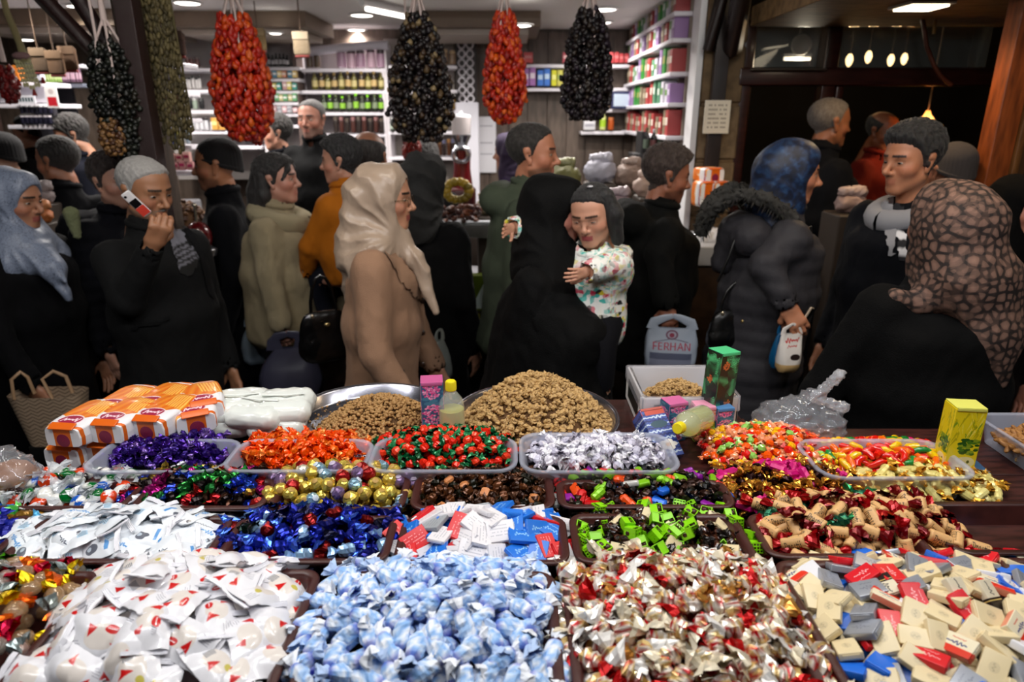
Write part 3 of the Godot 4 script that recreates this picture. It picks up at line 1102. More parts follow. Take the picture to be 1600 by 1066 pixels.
func basket_proto(k: Color) -> Array:
	var out := []
	var s := 0.0205
	for i in 2:
		var m := MB.new()
		var h := s * (0.62 if i == 0 else 0.8)
		m.box(Vector3(0, 0, 0), Vector3(s, 0.002, s))
		for a in 4:
			var b := Basis(Vector3.UP, a * PI / 2)
			for r in 3:
				m.box(b * Vector3(0, h * (r + 1) / 3.0, s / 2), Vector3(s, 0.0022, 0.0016), b, 0.0002)
			for c in 5:
				m.box(b * Vector3(-s / 2 + s * c / 4.0, h / 2, s / 2), Vector3(0.0018, h, 0.0018), b, 0.0002)
		m.box(Vector3(0, h / 2, -s / 2), Vector3(s, h, 0.0014))
		m.box(Vector3(0, h * 0.98, -s * 0.2), Vector3(s, 0.0016, s * 0.6))
		m.box(Vector3(-s / 2, h / 2, 0), Vector3(0.0014, h, s))
		var nut := MB.new().ball(Vector3.ZERO, Vector3(0.0075, 0.007, 0.0075), 9, 6).mesh()
		var nm := mat(Color(0.23, 0.11, 0.07), 0.3)
		out.append(proto(m, mat(k, 0.35), "lime_basket", [["filling", nut, nm, Transform3D(Basis.IDENTITY, Vector3(-0.005, 0.008, -0.004))], ["filling", nut, nm, Transform3D(Basis.IDENTITY, Vector3(0.005, 0.008, 0.004))]]))
	return out

func piles():
	var W := Color.WHITE
	# --- front row -------------------------------------------------------------------------------------------
	# clear-wrapped hard sweets with metallic ties
	var hard := func(tie: Color, core: Color) -> Array:
		var out := []
		for i in 2:
			var b := twist_body(0.034, 0.0135, 0.9, 0.25, 2.2, i + 3, solid(W), false, 12, 9)
			var e := twist_end(0.02, 0.006, 0.017, i + 4).mesh()
			out.append(proto(b, mat(core, 0.1, 0.0, {"coat": 1.0, "alpha": 0.55}), "hard_sweet", ends(e, mat(tie, 0.25, 0.75), 0.016)))
		return out
	var cores := [Color(0.72, 0.58, 0.42), Color(0.75, 0.6, 0.55), Color(0.62, 0.6, 0.56)]
	heap([[3, hard.call(Color(0.95, 0.8, 0.1), cores[0]), "hard_sweet", "clear hard sweet with twisted yellow foil ends"], [3, hard.call(Color(0.45, 0.9, 0.15), cores[2]), "hard_sweet", "clear hard sweet with twisted lime green foil ends"],
		[2.5, hard.call(Color(0.85, 0.05, 0.25), cores[1]), "hard_sweet", "clear hard sweet with twisted crimson foil ends"], [1.2, hard.call(Color(0.95, 0.4, 0.05), cores[0]), "hard_sweet", "clear hard sweet with twisted orange foil ends"], [1, hard.call(Color(0.55, 0.6, 0.6), cores[2]), "hard_sweet", "clear hard sweet with silver foil ends"]],
		-70, 178, 888, 1130, 0.05, 0.038, 0.034, 0.014, "clear hard sweets in the front corner tray", "sweet")
	# white sachets with red print
	for k in 6:
		sachet_tex("sachet%d" % k, k)
	heap([[1, sachets("white_sachet", ["sachet0"], 0.088, 0.056, 0.024), "white_sachet", "white wrapped sachet with red wedge print"], [1, sachets("white_sachet", ["sachet1"], 0.086, 0.054, 0.022), "white_sachet", "white wrapped sachet with a red oval print"], [0.8, sachets("white_sachet", ["sachet2"], 0.09, 0.058, 0.024), "white_sachet", "white wrapped sachet with red wedges and grey bar lines"]],
		168, 508, 886, 1130, 0.06, 0.058, 0.042, 0.014, "white and red sachets in the front tray", "sachet", 0.35)
	# pale blue paper sweets
	var bl := []
	for i in 5:
		var b := twist_body(0.052, 0.0128, 0.85, 0.35, 2.6, i + 1, func(p, t, a, s):
			var n := nz.get_noise_3d(t * 1.6 + s * 4.0, cos(a) * 1.2, sin(a) * 1.2)
			var k := Color(0.52, 0.71, 0.93).lerp(Color(0.94, 0.96, 0.99), smoothstep(-0.3, 0.25, n))
			return k.lerp(Color(0.16, 0.2, 0.66), smoothstep(0.7, 0.95, absf(t))), true, 12, 10)
		var e := twist_end(0.017, 0.004, 0.0135, i + 1).mesh()
		bl.append(proto(b, mat(W, 0.5, 0.0, {"vc": 1}), "blue_paper_sweet", ends(e, mat([Color(0.93, 0.95, 0.98), Color(0.7, 0.8, 0.95)][i % 2], 0.5), 0.0235)))
	heap([[1, bl, "blue_paper_sweet", "pale blue and white paper twist sweet"]], 508, 872, 888, 1130, 0.06, 0.04, 0.029, 0.0135, "pale blue paper sweets in the front tray", "sweet", 0.55)
	# gold, white and red foil sweets
	var gr := []
	for i in 5:
		var b := twist_body(0.034, 0.0145, 0.9, 0.6, 2.6, i + 1, func(p, t, a, s):
			var n := nz.get_noise_3d(t * 1.5 + s * 6.0, cos(a) * 1.3, sin(a) * 1.3)
			if n > 0.12: return Color(0.66, 0.03, 0.05)
			if n > -0.14: return Color(0.93, 0.91, 0.86)
			return Color(0.84, 0.72, 0.46))
		var e := twist_end(0.021, 0.005, 0.019, i + 2).mesh()
		var e1: Array = ends(e, mat([Color(0.95, 0.94, 0.92), Color(0.92, 0.88, 0.78)][i % 2], 0.22, 0.3), 0.0155)
		if i % 2 == 0:
			e1[0][2] = mat(Color(0.75, 0.06, 0.07), 0.25, 0.5)
		if i == 3:
			e1[1][2] = mat(Color(0.85, 0.62, 0.3), 0.22, 0.7)
		gr.append(proto(b, mat(W, 0.2, 0.35, {"vc": 1}), "gold_red_sweet", e1))
	heap([[1, gr, "gold_red_sweet", "gold, silver and red crumpled foil sweet"]], 866, 1205, 880, 1130, 0.06, 0.036, 0.03, 0.015, "gold and red foil sweets in the front tray", "sweet", 0.6)
	# mini chocolate bars
	bar_tex("bar_cream", Color(0.90, 0.83, 0.66), "", W, "faint")
	bar_tex("bar_silver", Color(0.66, 0.68, 0.72), "", Color(0.55, 0.57, 0.62), "line")
	bar_tex("bar_white", Color(0.9, 0.9, 0.92), "", Color(0.75, 0.75, 0.8), "")
	bar_tex("bar_blue", Color(0.12, 0.42, 0.85), "", W, "")
	bar_tex("bar_oval", Color(0.1, 0.38, 0.82), "", W, "oval")
	bar_tex("bar_red", Color(0.85, 0.1, 0.15), "", Color(0.95, 0.7, 0.7), "line")
	bar_tex("bar_stripe", Color(0.92, 0.88, 0.76), "", W, "stripe")
	bar_tex("bar_dark", Color(0.88, 0.84, 0.74), "", Color(0.3, 0.3, 0.3), "dark")
	var cb := func(t: String, r := 0.35, mtl := 0.0): return bars("chocolate_bar", [t], 0.045, 0.032, 0.0115, r, mtl)
	var choc := [[5, cb.call("bar_cream"), "chocolate_bar", "cream wrapped mini chocolate bar with faint print"], [2.6, cb.call("bar_silver", 0.3, 0.45), "chocolate_bar", "silver foil mini chocolate bar in the front tray"], [0.8, cb.call("bar_white"), "chocolate_bar", "plain white mini chocolate bar in the front tray"],
		[0.9, cb.call("bar_blue"), "chocolate_bar", "plain blue mini chocolate bar in the front tray"], [0.4, cb.call("bar_oval"), "chocolate_bar", "blue mini chocolate bar with a white oval"], [1.7, cb.call("bar_red"), "chocolate_bar", "red mini chocolate bar with pale script"], [1.1, cb.call("bar_stripe"), "chocolate_bar", "cream mini chocolate bar with an orange-red band"], [0.4, cb.call("bar_dark"), "chocolate_bar", "mini chocolate bar half black and half cream"]]
	heap(choc, 1185, 1600, 874, 1130, 0.045, 0.039, 0.031, 0.0115, "mini chocolate bars in the front tray", "chocolate bar", 0.5)
	heap([[2, cb.call("bar_red"), "chocolate_bar", "red mini chocolate bar in the end tray"], [1, cb.call("bar_blue"), "chocolate_bar", "blue mini chocolate bar in the end tray"]], 1558, 1680, 868, 900, 0.012, 0.04, 0.03, 0.011, "loose bars in the end tray", "chocolate bar", 0.4)
	# --- second row ------------------------------------------------------------------------------------------
	var mixm := func(k: Color, e: Color): return twist_set("mixed_sweet", [k], 0.034, 0.012, 0.014, 0.012, [e], 0.85, 0.3, 2.5, 0.45, 0.25, true, -1.0, 2)
	heap([[3, mixm.call(Color(0.3, 0.75, 0.3), Color(0.5, 0.9, 0.45)), "mixed_sweet", "light green foil twist at the end of the stall"], [1.5, mixm.call(Color(0.2, 0.6, 0.85), Color(0.35, 0.7, 0.9)), "mixed_sweet", "sky blue foil twist at the end of the stall"], [1.2, mixm.call(Color(0.08, 0.1, 0.5), Color(0.1, 0.15, 0.6)), "mixed_sweet", "navy foil twist at the end of the stall"], [1.2, mixm.call(Color(0.5, 0.36, 0.1), Color(0.7, 0.5, 0.15)), "mixed_sweet", "bronze foil twist at the end of the stall"], [1, mixm.call(Color(0.75, 0.85, 0.55), Color(0.6, 0.8, 0.4)), "mixed_sweet", "pale green foil twist at the end of the stall"]],
		-90, 88, 804, 888, 0.035, 0.036, 0.03, 0.012, "mixed green and blue twists", "sweet", 0.55)
	heap([[1, sachets("blue_print_sachet", ["sachet3"], 0.085, 0.05, 0.014), "blue_print_sachet", "white sachet with a pale blue box print"], [1, sachets("blue_print_sachet", ["sachet4"], 0.082, 0.05, 0.014), "blue_print_sachet", "white sachet with a grey oval print"], [1, sachets("blue_print_sachet", ["sachet5"], 0.085, 0.048, 0.014), "blue_print_sachet", "white sachet with blue script print"]],
		62, 382, 806, 890, 0.036, 0.052, 0.035, 0.01, "white and blue sachets in the second row", "sachet", 0.4)
	heap([[5, twist_set("blue_foil_sweet", [Color(0.1, 0.16, 0.62), Color(0.08, 0.1, 0.42)], 0.036, 0.0135, 0.017, 0.015, [Color(0.25, 0.4, 0.85), Color(0.15, 0.18, 0.6)], 0.85, 0.45, 2.4, 0.75, 0.2), "blue_foil_sweet", "deep blue shiny foil twist"], [1, twist_set("blue_foil_sweet", [Color(0.45, 0.05, 0.05)], 0.036, 0.0125, 0.017, 0.014, [Color(0.1, 0.1, 0.2)], 0.85, 0.4, 2.4, 0.75, 0.2), "blue_foil_sweet", "dark red foil twist among the blue ones"], [0.8, twist_set("blue_foil_sweet", [Color(0.6, 0.75, 0.9)], 0.034, 0.012, 0.017, 0.015, [Color(0.5, 0.65, 0.85)], 0.85, 0.4, 2.4, 0.6, 0.2), "blue_foil_sweet", "silvery pale blue foil twist among the deep blue ones"], [0.4, twist_set("blue_foil_sweet", [Color(0.04, 0.12, 0.1)], 0.036, 0.0125, 0.017, 0.014, [Color(0.05, 0.1, 0.1)], 0.85, 0.4, 2.4, 0.75, 0.2), "blue_foil_sweet", "blackish green foil twist among the blue ones"]],
		368, 632, 805, 890, 0.035, 0.034, 0.027, 0.013, "deep blue foil twists in the second row", "sweet", 0.6)
	bar_tex("sq_white", Color(0.9, 0.89, 0.9), "", Color(0.72, 0.72, 0.75), "text")
	bar_tex("sq_blue", Color(0.1, 0.45, 0.85), "", Color(0.6, 0.8, 0.95), "line")
	bar_tex("sq_red", Color(0.85, 0.08, 0.12), "", Color(0.95, 0.6, 0.6), "text")
	bar_tex("sq_grey", Color(0.6, 0.62, 0.64), "", Color(0.5, 0.52, 0.55), "text")
	var sq := func(t: String): return bars("chocolate_square", [t], 0.047, 0.036, 0.0085)
	heap([[6, sq.call("sq_white"), "chocolate_square", "white mini chocolate square with grey print"], [2.2, sq.call("sq_blue"), "chocolate_square", "bright blue mini chocolate square"], [2, sq.call("sq_red"), "chocolate_square", "bright red mini chocolate square"], [0.5, sq.call("sq_grey"), "chocolate_square", "silver grey mini chocolate square"]],
		618, 890, 805, 890, 0.042, 0.037, 0.028, 0.0085, "red, white and blue squares in the second row", "chocolate", 0.45)
	# lime baskets among dark nuts
	var dark_nut := []
	for i in 3:
		var b := twist_body(0.026, 0.0105, 0.8, 0.35, 2.3, i + 8, func(p, t, a, s):
			return Color(0.30, 0.16, 0.10) if nz.get_noise_3d(t * 2.0 + s * 3.0, cos(a), sin(a)) > 0.1 else Color(0.06, 0.045, 0.045))
		dark_nut.append(proto(b, mat(W, 0.2, 0.1, {"vc": 1, "coat": 0.6}), "dark_nut_sweet", ends(twist_end(0.012, 0.003, 0.01, i).mesh(), mat(Color(0.1, 0.08, 0.07), 0.2, 0.4), 0.0125)))
	var card := bars("label_card", ["bar_cream"], 0.034, 0.026, 0.006)
	heap([[4, basket_proto(Color(0.55, 0.85, 0.05)), "lime_basket", "tiny lime green lattice basket filled with chocolate nuts"], [7, dark_nut, "dark_nut_sweet", "dark chocolate nut sweet beside lime baskets"], [0.5, card, "label_card", "small cream card sweet among the lime baskets"]],
		893, 1150, 802, 888, 0.024, 0.024, 0.022, 0.009, "lime baskets and dark nut sweets", "sweet", 0.7)
	# cork-coloured barrels
	var im := canvas(128, 64, Color(0.86, 0.68, 0.45))
	for k in 260:
		im.fill_rect(Rect2i(rng.randi() % 126, rng.randi() % 63, 2, 1), Color(0.8, 0.6, 0.38))
	for y in [4, 36]:
		write(im, "Prestij", Rect2(20, y, 88, 24), Color(0.1, 0.07, 0.05), "Droid Serif")
	im_tex("cork", im)
	var cork := []
	for i in 2:
		var m := MB.new()
		var g := []
		var prof := [[-1.0, 0.7], [-0.96, 0.93], [-0.8, 1.0], [0.8, 1.0], [0.96, 0.93], [1.0, 0.7]]
		for q in prof:
			var ring := []
			for j in 16:
				var a := TAU * j / 16
				ring.append(Vector3(q[0] * 0.0185, cos(a) * 0.0105 * q[1], sin(a) * 0.0105 * q[1]))
			g.append(ring)
		m.rows(g)
		for k in m.v.size():
			m.uv[k] = Vector2(m.v[k].x / 0.037 + 0.5, m.uv[k].x)
		var e := twist_end(0.021, 0.005, 0.0145, i + 5).mesh()
		cork.append(proto(m, mat(W, 0.5, 0.0, {"tex": "cork"}), "cork_barrel_sweet", ends(e, mat([Color(0.62, 0.02, 0.05), Color(0.42, 0.02, 0.05)][i], 0.2, 0.45), 0.018)))
	heap([[1, cork, "cork_barrel_sweet", "cork-coloured barrel sweet with Prestij lettering and red foil ends"], [0.12, twist_set("cork_barrel_sweet", [Color(0.1, 0.35, 0.25)], 0.036, 0.0125, 0.018, 0.014, [Color(0.15, 0.5, 0.3)], 0.85, 0.4), "green_foil_sweet", "dark green foil twist beside the cork-coloured barrels"]],
		1150, 1455, 792, 888, 0.05, 0.036, 0.028, 0.0105, "cork-coloured barrels in the second row", "sweet", 0.6, 0.012, 2.2, -0.1)
	# --- third row -------------------------------------------------------------------------------------------
	var lolly := func(k: Color) -> Array:
		var out := []
		for i in 2:
			var m := MB.new().ball(Vector3.ZERO, Vector3(0.0165, 0.009, 0.0165), 16, 8)
			for q in m.v.size():
				var a := atan2(m.v[q].z, m.v[q].x) + m.v[q].length() * 60.0
				m.c[q] = (k if sin(a * 2.0) > -0.35 or i == 0 else Color(0.92, 0.92, 0.9)).srgb_to_linear()
			out.append(proto(m, mat(W, 0.12, 0.0, {"vc": 1, "coat": 1.0}), "round_lolly", ends(twist_end(0.02, 0.004, 0.014, i).mesh(), mat(Color(0.88, 0.9, 0.92), 0.12, 0.0, {"coat": 0.6, "alpha": 0.6}), 0.015)))
		return out
	heap([[3, lolly.call(Color(0.02, 0.4, 0.16)), "round_lolly", "round green sweet in white twist wrapper"], [2, lolly.call(Color(0.85, 0.25, 0.06)), "round_lolly", "round orange sweet in white twist wrapper"], [1.8, lolly.call(Color(0.12, 0.36, 0.75)), "round_lolly", "round blue sweet in white twist wrapper"], [2, lolly.call(Color(0.9, 0.9, 0.88)), "round_lolly", "round white sweet in white twist wrapper"], [0.7, lolly.call(Color(0.12, 0.07, 0.06)), "round_lolly", "round dark brown sweet in white twist wrapper"]],
		8, 245, 744, 804, 0.03, 0.037, 0.026, 0.013, "round wrapped sweets in the third row", "sweet", 0.7)
	var jw := func(k: Color, e: Color, ml := 0.8): return twist_set("jewel_foil_sweet", [k], 0.03, 0.0125, 0.013, 0.012, [e], 0.9, 0.35, 2.3, ml, 0.2, true, -1.0, 2)
	heap([[3, jw.call(Color(0.1, 0.07, 0.07), Color(0.25, 0.15, 0.1)), "jewel_foil_sweet", "blackish foil sweet among jewel colours"], [2, jw.call(Color(0.08, 0.35, 0.14), Color(0.2, 0.6, 0.25)), "jewel_foil_sweet", "emerald foil sweet in the jewel-coloured heap"], [1.5, jw.call(Color(0.55, 0.05, 0.08), Color(0.6, 0.1, 0.1)), "jewel_foil_sweet", "ruby red foil sweet in the jewel-coloured heap"], [1, jw.call(Color(0.6, 0.08, 0.42), Color(0.6, 0.1, 0.4)), "jewel_foil_sweet", "magenta foil sweet in the jewel-coloured heap"], [1.2, jw.call(Color(0.12, 0.2, 0.6), Color(0.15, 0.3, 0.7)), "jewel_foil_sweet", "sapphire foil sweet in the jewel-coloured heap"], [1.2, jw.call(Color(0.6, 0.48, 0.2), Color(0.7, 0.6, 0.25)), "jewel_foil_sweet", "old gold foil sweet in the jewel-coloured heap"], [0.7, jw.call(Color(0.85, 0.85, 0.88), Color(0.8, 0.8, 0.85), 0.3), "jewel_foil_sweet", "silver white foil sweet in the jewel-coloured heap"]],
		232, 445, 743, 806, 0.036, 0.0255, 0.021, 0.012, "dark jewel-coloured foils in the third row", "sweet", 0.6)
	var gb := func(k: Color, lab: Color) -> Array:
		var out := []
		for i in 3:
			var disc := MB.new().lathe([Vector2(0.0005, 0.0004), Vector2(0.006, 0.0), Vector2(0.0064, -0.0012)], 12, Transform3D.IDENTITY, false, false).mesh()
			var tuft := twist_end(0.006, 0.003, 0.008, i).mesh()
			out.append(proto(foil_ball(0.0145, i + 2), mat(k, 0.24, 0.6), "foil_ball", [["paper_label", disc, mat(lab, 0.5), Transform3D(Basis(Vector3.FORWARD, 0.5), Vector3(0.006, 0.0128, 0))], ["foil_tuft", tuft, mat(k, 0.24, 0.75), Transform3D(Basis(Vector3.FORWARD, PI / 2), Vector3(0, -0.0125, 0))]]))
		return out
	heap([[6, gb.call(Color(0.86, 0.76, 0.34), Color(0.7, 0.55, 0.25)), "foil_ball", "gold foil chocolate ball"], [1.2, gb.call(Color(0.62, 0.1, 0.1), Color(0.75, 0.3, 0.25)), "foil_ball", "red foil chocolate ball among the gold"], [1, gb.call(Color(0.55, 0.45, 0.62), Color(0.75, 0.7, 0.8)), "foil_ball", "lilac foil chocolate ball among the gold"], [0.6, gb.call(Color(0.55, 0.7, 0.78), Color(0.8, 0.85, 0.9)), "foil_ball", "ice blue foil chocolate ball among the gold"], [0.6, gb.call(Color(0.85, 0.83, 0.75), Color(0.9, 0.85, 0.7)), "foil_ball", "pale silver foil chocolate ball among the gold"]],
		430, 655, 738, 808, 0.04, 0.031, 0.027, 0.0145, "gold foil balls in the third row", "chocolate", 0.5)
	heap([[5, twist_set("bronze_sweet", [Color(0.16, 0.08, 0.045), Color(0.36, 0.2, 0.11), Color(0.08, 0.05, 0.045)], 0.024, 0.0095, 0.01, 0.008, [Color(0.3, 0.17, 0.09)], 0.85, 0.4, 2.4, 0.45, 0.25, false), "bronze_sweet", "small brown and bronze wrapped chocolate"], [0.5, twist_set("bronze_sweet", [Color(0.78, 0.5, 0.3)], 0.024, 0.0105, 0.008, 0.008, [Color(0.2, 0.1, 0.06)], 0.6, 0.2, 3.0, 0.1, 0.4, false), "bronze_sweet", "small tan chocolate among the bronze ones"]],
		642, 868, 740, 806, 0.03, 0.0235, 0.02, 0.009, "small bronze chocolates in the third row", "chocolate", 0.6)
	var small_bar := func(k: Color): return bars_plain("mini_bar", k)
	heap([[7, twist_set("dark_mini_sweet", [Color(0.07, 0.05, 0.05), Color(0.2, 0.12, 0.09), Color(0.12, 0.14, 0.08)], 0.025, 0.0095, 0.01, 0.008, [Color(0.25, 0.16, 0.12), Color(0.1, 0.1, 0.12)], 0.85, 0.4, 2.4, 0.5, 0.22, false), "dark_mini_sweet", "small dark brown wrapped sweet among coloured bars"], [1, small_bar.call(Color(0.8, 0.06, 0.08)), "mini_bar", "small red bar among the dark sweets"], [1, small_bar.call(Color(0.1, 0.38, 0.8)), "mini_bar", "small blue bar among the dark sweets"], [0.9, small_bar.call(Color(0.5, 0.75, 0.1)), "mini_bar", "small lime bar among the dark sweets"], [0.5, small_bar.call(Color(0.55, 0.12, 0.6)), "mini_bar", "small purple bar among the dark sweets"], [0.5, small_bar.call(Color(0.9, 0.3, 0.06)), "mini_bar", "small orange bar among the dark sweets"], [0.4, small_bar.call(Color(0.8, 0.8, 0.78)), "mini_bar", "small white bar among the dark sweets"]],
		858, 1140, 744, 806, 0.028, 0.026, 0.021, 0.0095, "dark mixed sweets in the third row", "sweet", 0.6)
	heap([[6, twist_set("copper_twist", [Color(0.16, 0.08, 0.05), Color(0.55, 0.32, 0.1)], 0.026, 0.009, 0.016, 0.011, [Color(0.85, 0.6, 0.22)], 0.85, 0.35, 2.5, 0.75, 0.2, false), "copper_twist", "brown sweet with copper gold twisted foil ends"], [1, twist_set("copper_twist", [Color(0.78, 0.05, 0.45)], 0.04, 0.0095, 0.008, 0.007, [Color(0.78, 0.05, 0.45)], 0.9, 0.12, 5.0, 0.15, 0.35, false), "magenta_bar", "bright magenta stick sweet among the copper twists"]],
		1095, 1325, 734, 806, 0.038, 0.027, 0.022, 0.0095, "copper gold twists in the third row", "sweet", 0.6)
	heap([[1, twist_set("yellow_gold_bar", [Color(0.9, 0.85, 0.55), Color(0.86, 0.8, 0.48)], 0.04, 0.009, 0.016, 0.011, [Color(0.85, 0.62, 0.2)], 0.75, 0.2, 4.0, 0.12, 0.25, true, 0.6), "yellow_gold_bar", "pale gold bar sweet with twisted gold ends"]],
		1292, 1530, 734, 785, 0.025, 0.031, 0.022, 0.0095, "pale gold bars in the third row", "sweet", 0.4)
	# --- the tubs --------------------------------------------------------------------------------------------
	var tubs := 0.022
	heap([[1, twist_set("purple_foil_sweet", [Color(0.16, 0.06, 0.4), Color(0.24, 0.1, 0.5)], 0.022, 0.009, 0.012, 0.01, [Color(0.2, 0.08, 0.45), Color(0.45, 0.35, 0.65)], 0.9, 0.35, 2.3, 0.65, 0.22, false), "purple_foil_sweet", "small purple foil twist in the end tub"]], 186, 378, 692, 734, 0.034, 0.0225, 0.0195, 0.009, "purple foil twists in the tub", "sweet", 0.7, tubs, 4.0)
	heap([[1, twist_set("orange_foil_sweet", [Color(0.95, 0.3, 0.03), Color(0.92, 0.4, 0.06)], 0.022, 0.0092, 0.012, 0.01, [Color(0.95, 0.32, 0.03), Color(0.95, 0.5, 0.2)], 0.9, 0.35, 2.3, 0.35, 0.22, false), "orange_foil_sweet", "small orange foil twist in its tub"]], 388, 584, 692, 733, 0.034, 0.0225, 0.0195, 0.009, "orange foil twists in the tub", "sweet", 0.7, tubs, 4.0)
	heap([[1, twist_set("strawberry_sweet", [Color(0.88, 0.14, 0.06), Color(0.92, 0.24, 0.12)], 0.022, 0.01, 0.013, 0.011, [Color(0.03, 0.32, 0.18), Color(0.15, 0.5, 0.3)], 0.9, 0.3, 2.3, 0.25, 0.2, false), "strawberry_sweet", "small red sweet with green foil ends"]], 592, 806, 688, 734, 0.045, 0.024, 0.021, 0.0095, "red sweets with green ends in the tub", "sweet", 0.7, tubs, 3.0)
	heap([[1, twist_set("white_foil_sweet", [Color(0.9, 0.89, 0.93), Color(0.8, 0.79, 0.86)], 0.024, 0.0098, 0.012, 0.011, [Color(0.93, 0.93, 0.95), Color(0.62, 0.6, 0.66)], 0.85, 0.4, 2.3, 0.05, 0.25, false), "white_foil_sweet", "small white and grey wrapped sweet"]], 820, 1032, 694, 734, 0.028, 0.0245, 0.021, 0.0095, "white wrapped sweets in the tub", "sweet", 0.7, tubs, 4.0)
	var jel := func(k: Color): return twist_set("sparkling_sweet", [k], 0.02, 0.0092, 0.008, 0.007, [k.lightened(0.35), k.lightened(0.2)], 0.85, 0.2, 2.2, 0.0, 0.1, false, -1.0, 2)
	heap([[2.5, jel.call(Color(0.95, 0.35, 0.06)), "sparkling_sweet", "clear-wrapped orange boiled sweet"], [1.6, jel.call(Color(0.85, 0.12, 0.1)), "sparkling_sweet", "clear-wrapped red boiled sweet"], [1.4, jel.call(Color(0.88, 0.55, 0.38)), "sparkling_sweet", "clear-wrapped pale peach boiled sweet"], [1, jel.call(Color(0.55, 0.78, 0.35)), "sparkling_sweet", "clear-wrapped green boiled sweet"], [0.9, jel.call(Color(0.95, 0.7, 0.1)), "sparkling_sweet", "clear-wrapped yellow boiled sweet"]],
		1078, 1262, 674, 748, 0.05, 0.022, 0.0195, 0.0088, "clear-wrapped boiled sweets at the back", "sweet", 0.6)
	var gum := func(k: Color) -> Array:
		var out := []
		for i in 2:
			var m := MB.new().tube([Vector3(-0.02, 0, 0), Vector3(-0.012, 0.002, 0.002), Vector3(0, 0.003, 0), Vector3(0.012, 0.001, -0.003), Vector3(0.02, 0, 0)] if i == 0 else [Vector3(-0.013, 0, 0), Vector3(-0.006, 0.003, 0.004), Vector3(0.004, 0.002, 0.006), Vector3(0.013, 0, 0)], [0.004, 0.007, 0.0075, 0.007, 0.004], 8)
			out.append(proto(m, mat(k, 0.15, 0.0, {"sss": 0.5, "coat": 0.5}), "jelly_sweet"))
		return out
	heap([[2, gum.call(Color(0.95, 0.75, 0.05)), "jelly_sweet", "yellow jelly sweet in the tub"], [2.5, gum.call(Color(0.85, 0.1, 0.04)), "jelly_sweet", "red jelly sweet in the tub"], [2, gum.call(Color(0.95, 0.4, 0.04)), "jelly_sweet", "orange jelly sweet in the tub"], [0.9, gum.call(Color(0.1, 0.5, 0.2)), "jelly_sweet", "green jelly sweet in the tub"], [0.3, gum.call(Color(0.8, 0.1, 0.4)), "jelly_sweet", "pink jelly sweet in the tub"]],
		1246, 1448, 696, 746, 0.026, 0.024, 0.02, 0.008, "jelly sweets in the tub", "sweet", 0.5, 0.02, 3.5)

func bars_plain(called: String, k: Color) -> Array:
	var m := MB.new().box(Vector3.ZERO, Vector3(0.034, 0.013, 0.019), Basis.IDENTITY, 0.003)
	var out := [proto(m, mat(k, 0.3, 0.1), called)]
	var m2 := MB.new()
	m2.flat = true
	m2.join(twist_body(0.034, 0.0095, 0.85, 0.15, 5.0, 4, solid(Color.WHITE)))
	out.append(proto(m2, mat(k, 0.3, 0.2), called))
	return out


# ================================================================ people: smooth bodies, heads, hands and clothes
# A solid is [from, to, radius at from, radius at to, blend, stretch, cut]; solids melt into one skin.
func cap(a: Vector3, b: Vector3, ra: float, rb: float, k := 0.03, s := Vector3.ONE, cut := false) -> Array:
	return [a, b, ra, rb, k, s, cut]

